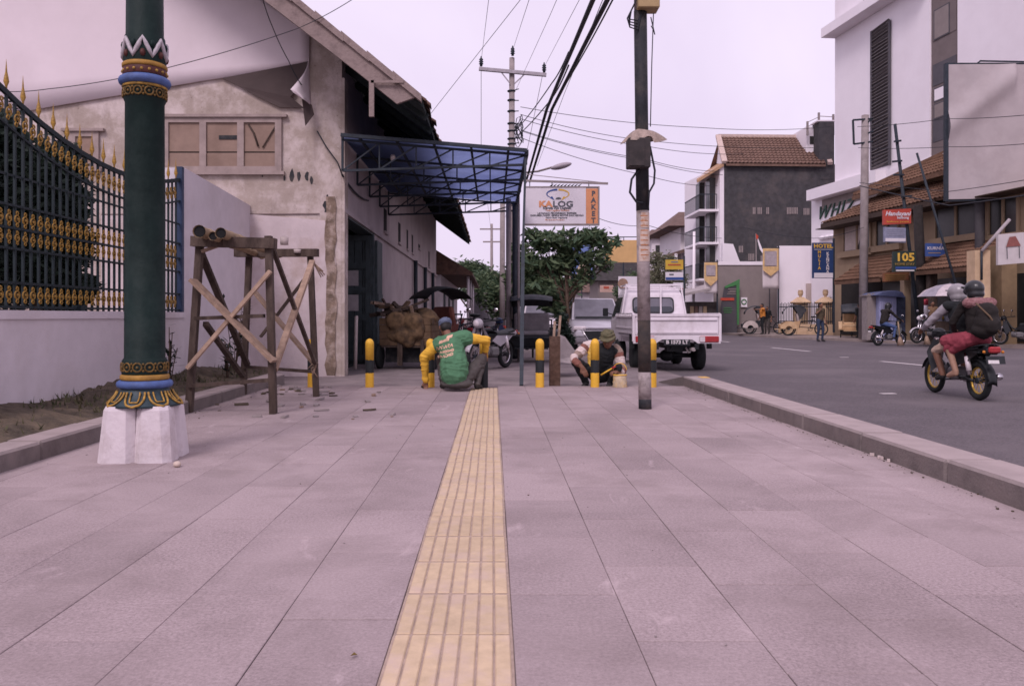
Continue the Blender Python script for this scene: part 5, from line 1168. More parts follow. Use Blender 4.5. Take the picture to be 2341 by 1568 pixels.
# --- cycle rickshaws
m_hood = M("rickshaw_hood",(.03,.035,.042),.6,.3,5,stain=(.09,.08,.085),sscale=3); m_cream = M("rickshaw_cream",(.55,.38,.22),.6,.15,5,stain=(.4,.22,.12),sscale=4); m_seat = M("rickshaw_seat",(.42,.35,.33),.7,.2,5)
def becak(label, loc, rz, fender, tub, hood, seat, group=None, hood_up=True, hend=150, flaps=True):
    t = thing("cycle_rickshaw", label, "rickshaw", loc, rz, group)
    for s in (-1,1): wheel(t,(s*.52,.35,.34),.34,.045,m_steel,(1,0,0),14,"wheel",True)
    wheel(t,(0,-1.25,.34),.34,.045,m_steel,(1,0,0),14,"wheel",True)
    mb = MB(); mb.add([(-.44,.75,.36),(.44,.75,.36),(.46,-.12,.36),(-.46,-.12,.36),(-.47,.8,.55),(.47,.8,.55),(.5,-.2,.78),(-.5,-.2,.78)],[(3,2,1,0),(0,1,5,4),(1,2,6,5),(2,3,7,6),(3,0,4,7)]); mb.add([(-.45,.79,.56),(.45,.79,.56),(.47,-.18,.74),(-.47,-.18,.74)],[(0,3,2,1)]); mb.cbox((0,.85,.33),(.8,.35,.03)); mb.build("tub", tub, t)
    mb = MB(); mb.cbox((0,.2,.66),(.84,.5,.12),bev=.04); mb.cbox((0,-.1,.92),(.86,.12,.46),bev=.04,rx=R(-12)); mb.build("seat", seat, t)
    for s in (-1,1):
        mb = MB(); mb.grid(lambda u,v: (s*(.45+.16*u), .35+.42*math.cos(R(5+170*v)), .33+.42*math.sin(R(5+170*v))),3,14,thick=.012)
        q = [(.35+.42*math.cos(R(5+170*i/14)), .33+.42*math.sin(R(5+170*i/14))) for i in range(15)]+[(.35+.17*math.cos(R(175-170*i/10)), .33+.17*math.sin(R(175-170*i/10))) for i in range(11)]
        mb.prism(q, s*.60, s*.615,'x'); mb.build("fender", fender, t)
    mb = MB()
    def hf(u,v):
        a = R(-62+hend*v); x = -.5+u; bow = 1-.12*(2*u-1)**2; return (x, .02+.62*math.sin(a)*(1.0), .98+.5*math.cos(a)*bow+.12)
    if hood_up: mb.grid(hf,8,9,thick=.012)
    else: mb.grid(lambda u,v: (-.5+u, -.2-.35*v, 1.15+.12*math.sin(v*3)+.0),6,5,thick=.03)
    for s in ((-.5,.5) if flaps else ()): mb.add([(s,-.52,1.34),(s,-.3,1.0),(s,-.18,.82),(s,-.1,1.1),(s,.1,1.45),(s,-.2,1.6)],[(0,1,2,3,4,5)]); mb.add([(s*1.01,-.52,1.34),(s*1.01,-.3,1.0),(s*1.01,-.18,.82),(s*1.01,-.1,1.1),(s*1.01,.1,1.45),(s*1.01,-.2,1.6)],[(5,4,3,2,1,0)])
    mb.build("hood", hood, t)
    mb = MB(); mb.tube([(0,-.2,.45),(0,-.75,.4),(0,-1.25,.34)],.022,6); mb.tube([(0,-.72,.42),(0,-.85,.92)],.022,6); mb.tube([(-.5,-.28,.98),(.5,-.28,.98)],.02,6); mb.tube([(0,-.3,.7),(0,-.85,.8)],.018,6); mb.tube([(-.5,.35,.34),(.5,.35,.34)],.02,6)
    for s in (-1,1): mb.tube([(s*.03,-.85,.85),(s*.04,-1.25,.34)],.013,5); mb.tube([(s*.48,-.28,.98),(s*.48,-.15,.4)],.018,5)
    mb.build("frame", m_steel, t)
    mb = MB(); mb.ball((0,-.87,.96),(.1,.15,.045),10,6); mb.build("saddle", m_black, t)
    mb = MB(); mb.torus((0,-.72,.34),.1,.012,axis=(1,0,0),n=14,k=4); mb.tube([(.05,-.72,.34),(.1,-.6,.24),(.17,-.6,.24)],.012,4); mb.tube([(-.05,-.72,.34),(-.1,-.84,.44),(-.17,-.84,.44)],.012,4); mb.build("pedals", m_steel, t)
    return t
gb = "cycle rickshaws waiting across the street"
becak("cream-fendered cycle rickshaw side-on, second from the left across the street", (GX(1812,43),42.6,.03), R(74), m_cream, m_cream, m_hood, m_seat, gb)
becak("cycle rickshaw beside the orange-shirted man in front of the grey wall", (GX(1712,47.5),46.2,.03), R(78), M("becak_white",(.5,.43,.4),.6,.15,5), m_hood, m_hood, m_seat, gb)
becak("cycle rickshaw with orange-cream fenders under the pillar caps, seen from its front", (GX(1945,38.6),38.4,.03), R(158), m_cream, m_cream, m_hood, m_cream, gb)
becak("black cycle rickshaw facing us between canopy posts and rusty iron post", (GX(1216,19.8),19.9,-.03), R(176), m_black, m_black, m_hood, M("becak_lining",(.2,.18,.19),.7,.2,6), hend=104)
becak("cycle rickshaw with black hood and red-brown seat behind the loaded handcart", (GX(1010,21),20.6,-.03), R(120), M("becak_brown",(.12,.06,.045),.7,.2,6), M("becak_redbrown",(.17,.06,.045),.7,.2,6), M("hood_black",(.012,.015,.016),.7), M("seat_red",(.2,.07,.05),.7,.2,5), hend=125, flaps=False).scale = (1.12,1.12,1.14)

# --- handcart heaped with timber
hc = thing("handcart", "ochre wooden handcart heaped with old timber beside the warehouse door", "handcart", (-1.72,17.0,-.03), R(-8))
m_ochre = M("ochre_board",(.11,.07,.042),.9,.4,5,.3,40,stain=(.2,.125,.065),sscale=3)
for k in range(4):
    mb = MB(); mb.cbox((0,-.42-.004*(k%2),.55+k*.14),(1.05,.03,.132)); mb.build("side_board", m_ochre, hc)
    mb = MB(); mb.cbox((0,.42,.55+k*.14),(1.05,.03,.132)); mb.build("side_board", m_ochre, hc)
for s in (-1,1):
    for k in range(4): mb = MB(); mb.cbox((s*.53,0,.55+k*.14),(.03,.8,.132)); mb.build("end_board", m_ochre, hc)
mb = MB(); mb.cbox((0,0,.46),(1.0,.84,.04)); mb.cbox((.36,-.44,.35),(.07,.06,.5)); mb.cbox((-.1,-.45,.35),(.1,.05,.55)); mb.build("frame", m_wood, hc)
mb = MB(); mb.cbox((0,.1,.28),(.95,.6,.3)); mb.build("under_shade_block", m_tar, hc)  # dark block standing in for the shade below the cart
wheel(hc,(-.56,-.3,.26),.26,.08,m_conc,(1,0,0),0,"wheel"); wheel(hc,(.58,-.3,.26),.26,.08,m_conc,(1,0,0),0,"wheel")
mb = MB(); mb.tube([(.3,.4,.5),(.4,1.3,.72)],.03,6); mb.tube([(-.3,.4,.5),(-.4,1.3,.72)],.03,6); mb.build("shaft", m_wood, hc)
pr_ = []; rd = random.Random(5)
for i in range(10): pr_.append(('s','e',(rd.uniform(-.35,.45),-.42+rd.uniform(-.06,.04),rd.uniform(.62,.98)),(rd.uniform(.14,.22),rd.uniform(.09,.14),rd.uniform(.12,.2)),(0,rd.uniform(-.5,.5),0)))
for i in range(15): pr_.append(('s','e',(rd.uniform(-.3,.42),rd.uniform(-.3,.25),.92+rd.uniform(-.05,.2)),(rd.uniform(.14,.24),rd.uniform(.14,.22),rd.uniform(.08,.16)),(rd.uniform(-.4,.4),rd.uniform(-.4,.4),0)))
figure("sack_load", pr_, {'s':M("sack_ochre",(.13,.082,.045),.95,.45,7,.9,10,stain=(.05,.035,.025),sscale=5,samt=.9)}, .03, parent=hc, smooth=2)
rd = random.Random(21)
for i in range(24):
    a = Vector((rd.uniform(-.58,.15),rd.uniform(-.42,.2),1.04+rd.uniform(0,.25))); d = Vector((rd.uniform(-.5,.6),rd.uniform(-.35,.3),rd.uniform(-.1,.28)))
    mb = MB(); mb.bar(a-d*.55+Vector((0,0,.02)),a+d*.55,rd.uniform(.05,.11),rd.uniform(.03,.08)); o = mb.build("timber_offcut", rd.choice((m_wood,m_woodl,m_ochre)), label="short weathered timber offcut in the heap on the ochre handcart", cat="timber", group="timber heaped on the handcart")
    T_ = wm(hc); o.location = T_ @ o.location; o.rotation_euler = hc.rotation_euler
# leaning grey trough and sticks behind the rusty post
tg_ = thing("mortar_trough", "grey mortar trough tipped on its side behind the rusty post", "trough", (GX(1290,14.6),14.6,-.03))
mb = MB(); a = P(1262,828,14.4); mb.add([P(1258,826,14.3),P(1262,795,14.4),P(1280,765,14.6),P(1292,770,14.7),P(1322,812,14.8),P(1316,832,14.4),P(1258,826,15.1),P(1262,795,15.1),P(1280,765,15.2),P(1292,770,15.3),P(1322,812,15.3),P(1316,832,15.1)],[(5,4,3,2,1,0),(6,7,8,9,10,11)]+[(i,(i+1)%6,6+(i+1)%6,6+i) for i in range(6)]); mb.build("pan", m_conc, tg_, world=True)
for i,(a,b) in enumerate(((P(1265,792,14.0),P(1268,735,14.1)),(P(1276,780,14.2),P(1281,722,14.3)))):
    mb = MB(); mb.bar(a,b,.05,.04); o = mb.build("timber_stake", m_woodl, label=("shorter pale stake sticking up behind the rusty post","taller pale stake sticking up behind the rusty post")[i], cat="stake")
# ------------------------------------------------------------------ right side of the street
OX, OY = 18.6, 48.0
_l = math.hypot(.12,1); AX, AYv = -.12/_l, 1/_l; NXv, NYv = -1/_l, -.12/_l
RROT = math.atan2(AYv, AX)
def rs(px, off=0.0):
    k = (px-VX)/F; return (k*(OY+NYv*off)-(OX+NXv*off))/(AX-k*AYv)
def rzz(py, px, off=0.0):
    s_ = rs(px,off); return GZ(py, OY+AYv*s_+NYv*off)
def rthing(name,label,cat,s_=0,off=0,z=0,group=None):
    return thing(name,label,cat,(OX+AX*s_+NXv*off,OY+AYv*s_+NYv*off,z),RROT,group)
RT = Matrix.Translation((OX,OY,0)) @ Matrix.Rotation(RROT,4,'Z')
class RM(MB):      # mesh in facade coordinates: x along the facade (away), y towards the street, z up
    def rb(s, name, mat, parent):
        s.v = [RT @ p for p in s.v]; return s.build(name, mat, parent, world=True)
m_hotel = M("hotel_white",(.80,.755,.79),.8,.03,1.0,stain=(.74,.68,.71),sscale=.2,samt=.5)
m_hdark = M("hotel_dark_panel",(.075,.07,.08),.6,.15,2); m_brown = M("hotel_brown_panel",(.16,.13,.125),.7,.1,2)
m_cream = MATS.get("cream_wall") or M("cream_wall",(.34,.25,.165),.9,.1,1.5,stain=(.27,.195,.13),sscale=.8)
m_tileo = M("orange_tile",(.16,.09,.058),.9,.3,4,.3,30,rnd=.12,stain=(.12,.07,.045),sscale=2.5)
m_brick = M("dark_brick",(.062,.06,.064),.95,.25,3,.5,20,stain=(.12,.105,.10),sscale=.7,samt=.7)
m_gwall = M("taupe_wall",(.24,.205,.195),.9,.08,2,.2,20)
# --- white hotel
ht = rthing("hotel","tall white hotel block with slatted vertical window strip","hotel")
sL, sR = rs(1855), rs(2480)
mb = RM(); mb.box((sR,-12,0),(sL,0,rzz(440,1855))); mb.rb("podium", m_hotel, ht)
s0, s1 = rs(1908), rs(2125); zb = 7.0
mb = RM(); mb.box((s1,-12,8.0),(s0,-.02,30)); mb.rb("tower_wall", m_hotel, ht)
s2 = rs(2188); mb = RM(); mb.box((s2,-12,4),(s1-.001,-.09,30)); mb.rb("window_bay", m_brown, ht)
mb = RM(); mb.box((sR,-12,4),(s2-.001,-.02,30)); mb.rb("tower_wall", m_hotel, ht)
for k,(ya,yb) in enumerate(((-40,10),(10,85),(140,190),(195,240),(265,320),(322,372),(372,420))):
    za = rzz(yb,2150); zb_ = rzz(ya,2150); mb = RM(); mb.box((s2+.15,-.092,za),(s1-.12,-.07,zb_)); mb.rb("window_panel", m_hdark if k in (2,4) else m_brown, ht)
for ya,yb,mt in ((15,85,m_gwall),(196,228,m_hotel),(232,268,m_gwall),(382,416,m_hotel)):
    mb = RM(); mb.box((rs(2168),-.08,rzz(yb,2150)),(rs(2132),-.05,rzz(ya,2150))); w_ = mb.rb("window", m_hdark, ht)
    mb = RM(); mb.box((rs(2166),-.052,rzz(yb-3,2150)),(rs(2134),-.044,rzz(ya+3,2150))); mb.rb("pane", mt, ht)
# slatted strip
sa, sb_ = rs(2036), rs(1995); z0, z1 = rzz(383,2015), rzz(60,2015)
mb = RM(); mb.box((sa,-.018,z0),(sb_,.02,z1)); mb.rb("window_strip", m_hdark, ht)
sl_ = MB(); sl_.cbox((0,0,0),((sb_-sa)*.99,.1,.035),rx=R(35)); slm = sl_.mesh("slat",[M("slat_grey",(.13,.115,.115),.8,.2,4)]); inv = wm(ht).inverted()
k = 0; z = z0+.1
while z < z1: inst("slat", slm, ht, (inv @ (RT @ Vector(((sa+sb_)/2,.07,z)))), (random.uniform(-.3,.3),random.uniform(.02,.1),0)); z += .17
mb = RM()
for ss in (sa,sb_): mb.bar((ss,.06,z0),(ss,.06,z1),.08,.14)
mb.rb("strip_frame", m_hdark, ht)
sc0, sc1 = rs(1908,.0), rs(2135); zc = rzz(93,1908)
mb = RM(); mb.box((sc1,-.01,zc+.1),(sc0,.8,zc+.6)); mb.rb("ledge", m_hotel, ht)
mb = RM(); mb.box((rs(2000),-.01,zc+1.0),(rs(1974),.02,zc+6)); mb.rb("window", m_hdark, ht)
zc2 = rzz(447,1868); mb = RM(); mb.box((rs(2025),-.0,zc2-.3),(rs(1864),.55,zc2+.3)); mb.rb("porch_slab", m_hotel, ht)
mb = RM(); mb.box((rs(2020),.002,zc2-.9),(rs(1880),.03,zc2-.35)); mb.rb("porch_shade_band", m_gwall, ht)  # grey strip paints the shade beneath the porch slab
pL = inv @ (RT @ Vector((rs(1906,.06),.06,rzz(482,1906))))
lettering("WHIZ",1.05,M("script_green",(.03,.075,.055),.5),ht,pL,rot=(R(90),0,math.pi),extrude=.03,shear=.45,spacing=1.25,sx=1.15)
for i in range(5):
    mb = RM(); a = rs(1880+i*11,.06); mb.ball((a,.1,rzz(545,1880)),(.35,.1,.12),8,6); mb.rb("letter_blob", m_hotel, ht)
# --- homestay with tiled roofs, in front of the hotel
hs = rthing("guesthouse","cream guesthouse with stepped orange tile roofs below the white hotel","house",rs(2000,1.5),1.5)
OF = 1.5
def hz(py,px): return rzz(py,px,OF)
sF, sN = rs(1905,OF), rs(2420,OF)
mb = RM(); mb.box((sN,.05,0),(sF,OF,5.6)); mb.rb("wall", m_cream, hs)
mb = RM(); mb.box((rs(2185,OF),.05,5.6),(rs(1990,OF),OF-.4,7.0)); mb.rb("wall", m_cream, hs)
def tiled(mbname, pts_eave, pts_ridge, rows, cols, mat, parent, th=.05):
    """roof slope from eave line (a,b) to ridge line (c,d): overlapping rows of pantiles, plus its deck"""
    a,b = [Vector(p) for p in pts_eave]; c,d = [Vector(p) for p in pts_ridge]
    mb = RM(); nrm = (b-a).cross(c-a).normalized(); nrm = nrm if nrm.z>0 else -nrm
    mb.add([a,b,d,c,a-nrm*.08,b-nrm*.08,d-nrm*.08,c-nrm*.08],[(0,1,2,3),(7,6,5,4),(4,5,1,0),(5,6,2,1),(6,7,3,2),(7,4,0,3)])
    dk = mb.rb(mbname, mat, parent)
    mb = RM()
    for r_ in range(rows):
        u0, u1 = r_/rows, (r_+1.12)/rows; u1 = min(u1,1)
        for k in range(cols):
            v0, v1 = k/cols, (k+1)/cols; q = lambda u,v: a.lerp(c,u).lerp(b.lerp(d,u),v)
            p = [q(u0,v0),q(u0,(v0+v1)/2),q(u0,v1),q(u1,v1),q(u1,(v0+v1)/2),q(u1,v0)]; h0 = .05+.02*random.random()
            hh = [h0,h0+.055,h0,.012,.06,.012]; p = [x+nrm*y for x,y in zip(p,hh)]
            mb.add(p,[(0,1,4,5),(1,2,3,4)]); mb.add([p[0],p[1],p[2],p[0]-nrm*.05,p[1]-nrm*.05,p[2]-nrm*.05],[(0,3,4,1),(1,4,5,2)])
    t_ = mb.rb("roof_tiles", mat, dk) if False else mb.rb("roof_tiles", mat, parent); t_["kind"] = "stuff"
    return dk
z2 = 5.85
def sx_(px,off=OF): return rs(px,off)
# middle roof: eave at the street, hipped at its far end
ea = (sx_(2176,OF+1.0),OF+1.0,z2-.1); eb = (sx_(1878,OF+1.0),OF+1.0,z2-.1)
tiled("roof",(ea,eb),((ea[0],OF-.9,z2+1.25),(eb[0]-3.2,OF-.9,z2+1.25)),9,36,m_tileo,hs)
z3 = 7.0; ea = (sx_(2190,OF),OF+.3,z3); eb = (sx_(1950,OF+.3),OF+.3,z3-.1)
tiled("roof",(ea,eb),((ea[0],OF-3.4,z3+2.5),(eb[0]-8.0,OF-3.4,z3+2.5)),12,32,m_tileo,hs)
mb = RM(); mb.bar((eb[0]-.1,OF+.3,z3+.02),(eb[0]-8,OF-3.4,z3+2.55),.16,.12); mb.bar((ea[0],OF+.33,z3-.08),(eb[0],OF+.33,z3-.18),.06,.2); mb.rb("hip_ridge", m_tileo, hs)
mb = RM(); mb.bar((ea[0],OF+1.02,z2-.22),(sx_(1878,OF+1),OF+1.02,z2-.22),.05,.22); mb.box((sN,OF+.0,z2-.34),(sF,OF+.98,z2-.3)); mb.rb("fascia", M("fascia_brown",(.06,.04,.03),.8), hs)
# upper-storey windows and cream sills
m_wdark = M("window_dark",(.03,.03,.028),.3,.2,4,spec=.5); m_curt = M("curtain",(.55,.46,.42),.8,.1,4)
for a,b,yt,yb,cur in ((1992,1930,505,572,True),(2056,2004,500,560,False),(2235,2140,470,540,False),(2330,2262,455,535,False)):
    mb = RM(); mb.box((sx_(a),OF-.0,hz(yb,(a+b)/2)),(sx_(b),OF+.02,hz(yt,(a+b)/2))); w_ = mb.rb("window", m_wdark, hs)
    for q in (a,b,(a+b)/2):
        mb = RM(); ss = sx_(q); mb.box((ss-.06,OF+.005,hz(yb,(a+b)/2)),(ss+.06,OF+.08,hz(yt,(a+b)/2))); mb.rb("window_frame", m_cream, hs)
    mb = RM(); mb.box((sx_(a)-.3,OF,hz(yb+14,(a+b)/2)),(sx_(b)+.3,OF+.22,hz(yb,(a+b)/2))); mb.rb("window_sill", m_cream, hs)
    if cur: mb = RM(); mb.add([(sx_(a)+1.2,OF+.03,hz(yb-2,1960)),(sx_(b)-.1,OF+.03,hz(yb-2,1960)),(sx_(b)-.1,OF+.03,hz(yt+2,1960)),(sx_(a)+.4,OF+.03,hz(yt+2,1960))],[(0,1,2,3)]); mb.rb("curtain", m_curt, hs)
# lower awning roofs
for a,b,zt,dp in ((2012,1908,3.75,1.5),(2222,2065,3.9,1.6)):
    e0 = (sx_(a,OF+dp),OF+dp,zt-1.05); e1 = (sx_(b,OF+dp),OF+dp,zt-1.05); tiled("awning_roof",(e0,e1),((e0[0]+.3,OF,zt+.1),(e1[0]-.5,OF,zt+.1)),7,26,m_tileo,hs)
    mb = RM(); mb.bar(e0,(e0[0]+.3,OF,zt+.1),.14,.1); mb.bar(e1,(e1[0]-.5,OF,zt+.1),.14,.1); mb.bar((e0[0],OF+dp,zt-1.12),(e1[0],OF+dp,zt-1.12),.05,.16); mb.rb("awning_rim", m_tileo, hs)
mb = RM(); mb.box((sN,OF+.001,.1),(sx_(2020),OF+.05,2.6)); mb.rb("shop_shade_panel", m_wdark, hs)  # flat dark panels proud of the wall, painting the shade inside the shops
mb = RM(); mb.box((sx_(2018),OF+.001,.1),(sx_(1925),OF+.04,2.7)); mb.rb("shop_shade_panel", M("shop_shade",(.025,.022,.02),.8), hs)
for px in (2070,2130,2250):
    mb = RM(); s_ = sx_(px,OF+1.3); mb.box((s_-.14,OF+1.15,0),(s_+.14,OF+1.45,2.75)); mb.rb("veranda_post", m_wood if px==2130 else m_cream, hs)
# --- dark brick house seen end-on
DYb = 55.0
dh = thing("brick_house","tall house with a blind dark brick side wall and brown tile roof","house",(GX(1655,DYb),DYb,0))
x0, x1 = GX(1655,DYb), GX(1960,DYb); zt = GZ(376,DYb)
mb = MB(); mb.box((x0,DYb,0),(x1,DYb+7,zt)); mb.build("side_wall", m_brick, dh, world=True)
mb = MB(); mb.box((GX(1873,DYb),DYb-.02,zt-1),(GX(1907,DYb),DYb+1.2,GZ(279,DYb))); mb.build("stair_tower", m_brick, dh, world=True)
mb = MB(); mb.box((GX(1843,DYb+1),DYb+1,zt-.5),(GX(1871,DYb+1),DYb+4,GZ(290,DYb+1))); mb.box((GX(1868,DYb),DYb-.03,GZ(278,DYb)),(GX(1909,DYb),DYb+1.25,GZ(275,DYb))); mb.build("tower_wall", m_hotel, dh, world=True)
mb = MB(); mb.box((GX(1851,DYb+1),DYb+.96,GZ(330,DYb+1)),(GX(1862,DYb+1),DYb+1,GZ(312,DYb+1))); mb.build("tower_window", m_wdark, dh, world=True)
mb = MB()
for px,py in ((1846,278),(1872,258),(1905,262)): mb.bar(P(px,310,DYb+.5),P(px,py,DYb+.5),.12,.12)
for py in (272,282): mb.bar(P(1846,py+8,DYb+.5),P(1872,py-4,DYb+.5),.04,.04); mb.bar(P(1872,py-6,DYb+.5),P(1908,py-4,DYb+.5),.04,.04)
mb.build("railing", m_conc, dh, world=True)
# roof slope facing us
e0, e1, r0, r1 = P(1660,374,DYb-.3), P(1888,376,DYb-.3), P(1645,314,DYb+3), P(1868,316,DYb+3)
mb = MB(); mb.add([e0,e1,r1,r0,e0-Vector((0,0,.15)),e1-Vector((0,0,.15)),r1-Vector((0,0,.15)),r0-Vector((0,0,.15))],[(0,1,2,3),(7,6,5,4),(4,5,1,0),(5,6,2,1),(6,7,3,2),(7,4,0,3)]); mb.add([r0,r1,r1+Vector((0,3.3,-2.2)),r0+Vector((0,3.3,-2.2))],[(0,1,2,3)]); mb.build("roof", M("brown_tile",(.17,.105,.08),.9,.25,3,.3,20), dh, world=True)
mb = MB(); nrm = (e1-e0).cross(r0-e0).normalized()
for r_ in range(11):
    for k in range(26):
        q = lambda u,v: e0.lerp(r0,u).lerp(e1.lerp(r1,u),v); u0,u1 = r_/11,(r_+1)/11; v0,v1 = k/26,(k+1)/26
        p = [q(u0,v0)+nrm*.07,q(u0,(v0+v1)/2)+nrm*.15,q(u0,v1)+nrm*.07,q(u1,v1)+nrm*.02,q(u1,(v0+v1)/2)+nrm*.08,q(u1,v0)+nrm*.02]; mb.add(p,[(0,1,4,5),(1,2,3,4)]); mb.add([p[0],p[1],p[2],p[0]-nrm*.06,p[1]-nrm*.07,p[2]-nrm*.06],[(0,3,4,1),(1,4,5,2)])
mb.build("roof_tiles", M("brown_tile",(.17,.105,.08)), dh, world=True, kind="stuff")
mb = MB(); mb.bar(e0+Vector((-.1,0,.08)),r0+Vector((-.1,0,.1)),.35,.2); mb.bar(e1+Vector((.3,0,.06)),r1+Vector((.1,0,.08)),.3,.2); mb.bar(r0+Vector((-.1,0,.1)),r1+Vector((0,0,.1)),.2,.2); mb.build("verge", M("verge_pale",(.52,.41,.36),.9), dh, world=True)
mb = MB(); mb.add([P(1652,376,DYb),P(1636,374,DYb+6),r0],[(0,1,2)]); mb.build("gable_end", m_hotel, dh, world=True)
# pale street front of the same house, with balconies
mb = MB(); fx0 = x0-.25; mb.add([(x0-.001,DYb-.02,0),(x0-.28,DYb-.02,0),(x0-1.0,DYb+7,0),(x0-.001,DYb+7,0),(x0-.001,DYb-.02,zt-.1),(x0-.28,DYb-.02,zt-.1),(x0-1.0,DYb+7,zt-.1),(x0-.001,DYb+7,zt-.1)],[(0,1,2,3),(7,6,5,4),(0,4,5,1),(1,5,6,2),(2,6,7,3),(3,7,4,0)]); mb.build("front_wall", m_hotel, dh, world=True)
mb = MB(); a = P(1594,400,DYb+1.5); 
mb.add([P(1655,372,DYb-.2),P(1640,372,DYb+6.5),P(1592,408,DYb+6.5),P(1594,412,DYb-.2),P(1655,380,DYb-.2),P(1640,380,DYb+6.5),P(1592,414,DYb+6.5),P(1594,418,DYb-.2)],[(0,3,2,1),(4,5,6,7),(0,4,7,3),(3,7,6,2),(2,6,5,1),(1,5,4,0)]); mb.build("awning_roof", M("awn_tile",(.40,.25,.15),.9,.2,4), dh, world=True)
for py in (488,560,640):
    z = GZ(py,DYb+2.5); mb = MB(); mb.box((x0-1.6,DYb+.2,z-.15),(x0-.3,DYb+4.5,z)); bal = mb.build("balcony", m_hotel, dh, world=True)
    mb = MB()
    for k in range(15): mb.bar((x0-1.55,DYb+.25+k*.3,z),(x0-1.55,DYb+.25+k*.3,z+1.0),.035,.035)
    for k in range(5): mb.bar((x0-1.55+k*.28,DYb+.25,z),(x0-1.55+k*.28,DYb+.25,z+1.0),.035,.035)
    mb.bar((x0-1.55,DYb+.25,z+1),(x0-1.55,DYb+4.5,z+1),.06,.06); mb.bar((x0-1.55,DYb+.25,z+1),(x0-.4,DYb+.25,z+1),.06,.06); mb.build("balcony_rail", m_steel, bal, world=True)
    mb = MB(); mb.box((x0-.75,DYb+.8,z+.1),(x0-.3,DYb+1.8,z+2.2)); mb.box((x0-.95,DYb+2.8,z+.1),(x0-.3,DYb+3.8,z+2.2)); mb.build("door", m_wdark, dh, world=True)
m_vent = M("vent_pale",(.32,.27,.26),.9)
for px,py,n in ((1722,482,2),(1733,482,3),(1753,482,2),(1800,482,4),(1815,482,3),(1838,484,4),(1858,484,3),(1808,600-10,3),(1822,590,3),(1850,590,3),(1712,588,4),(1740,592,2),(1690,570,3)):
    for k in range(n): mb = MB(); c = P(px+k*3.6,py,DYb); mb.box((c.x-.03,DYb-.03,c.z-.22),(c.x+.03,DYb,c.z+.22)); mb.build("vent_block", m_vent, dh, world=True)
# --- grey compound wall, white wall
gw_ = thing("compound_wall","grey street wall with white coping below the dark brick house","wall",(GX(1705,50),50,0))
mb = MB(); mb.box((GX(1634,50),50,-.1),(GX(1784,50),50.3,GZ(606,50))); mb.build("wall", m_gwall, gw_, world=True)
mb = MB(); mb.box((GX(1633,50),49.94,GZ(606,50)),(GX(1784,50),50.36,GZ(598,50))); mb.build("coping", m_hotel, gw_, world=True)
mb = MB(); mb.prism([(GX(1652,53),GZ(600,53)),(GX(1692,53),GZ(600,53)),(GX(1676,53),GZ(558,53)),(GX(1652,53),GZ(556,53))],53,53.4,'y'); mb.build("buttress", m_hotel, gw_, world=True)
mb = MB(); mb.box((GX(1758,50),49.97,0),(GX(1760,50),50,GZ(606,50))); mb.build("downpipe", m_hdark, gw_, world=True)
sg = thing("totem_sign","dark slanted plant-shop sign edged in green against the grey wall","sign",(GX(1668,49.5),49.5,.03))
mb = MB(); mb.prism([(GX(1646,49.5),0.03),(GX(1684,49.5),.03),(GX(1690,49.5),GZ(640,49.5)),(GX(1656,49.5),GZ(656,49.5)),(GX(1648,49.5),GZ(700,49.5))],49.4,49.55,'y'); mb.build("panel", m_hdark, sg, world=True)
m_sgr = M("sign_green",(.06,.2,.07),.6,.1,6)
mb = MB(); mb.prism([(GX(1685,49.4),GZ(742,49.4)),(GX(1689,49.4),GZ(742,49.4)),(GX(1690.5,49.4),GZ(638,49.4)),(GX(1656,49.4),GZ(655,49.4)),(GX(1658,49.4),GZ(659,49.4)),(GX(1683,49.4),GZ(652,49.4))],49.36,49.398,'y'); mb.build("green_edge", m_sgr, sg, world=True)
mb = MB(); mb.box((GX(1647,49.4),49.36,GZ(687,49.4)),(GX(1678,49.4),49.398,GZ(681,49.4))); mb.build("red_bar", M("sign_red",(.5,.07,.04),.6), sg, world=True)
mb = MB()
for px0,px1,py,m_ in ((1664,1684,661,0),(1668,1682,665,0),(1664,1682,668,0),(1662,1682,672,0),(1654,1672,704,1),(1653,1674,709,1),(1655,1672,714,1),(1660,1676,654,1)): mb.box((GX(px0,49.4),49.37,GZ(py+1,49.4)),(GX(px1,49.4),49.396,GZ(py-1,49.4)),m=m_)
mb.build("sign_lines", [m_gwall,m_sgr], sg, world=True)
ss = thing("wall_plaque","small white wall plaque with a green ring on the grey wall","sign",(GX(1701,49.9),49.9,1.4))
mb = MB(); mb.box((GX(1694,49.9),49.88,GZ(702,49.9)),(GX(1708,49.9),49.96,GZ(680,49.9))); mb.build("plate", m_hotel, ss, world=True)
mb = MB(); mb.torus(P(1701,690,49.85),.14,.03,axis=(0,1,0),n=16,k=4); mb.build("ring", m_sgr, ss, world=True)
ww = thing("white_wall","plain bright white wall right of the hanging banner","wall",(GX(1820,48.6),48.6,0))
mb = MB(); mb.box((GX(1782,48.6),48.6,-.1),(GX(1860,48.6),49,GZ(562,48.6))); mb.build("wall", m_hotel, ww, world=True)
mb = MB(); mb.box((GX(1845,48.4),48.4,-.1),(GX(1925,48.4),48.59,GZ(648,48.4))); mb.build("wall_extension", M("beige_wall",(.46,.38,.35),.9,.08,2), ww, world=True)
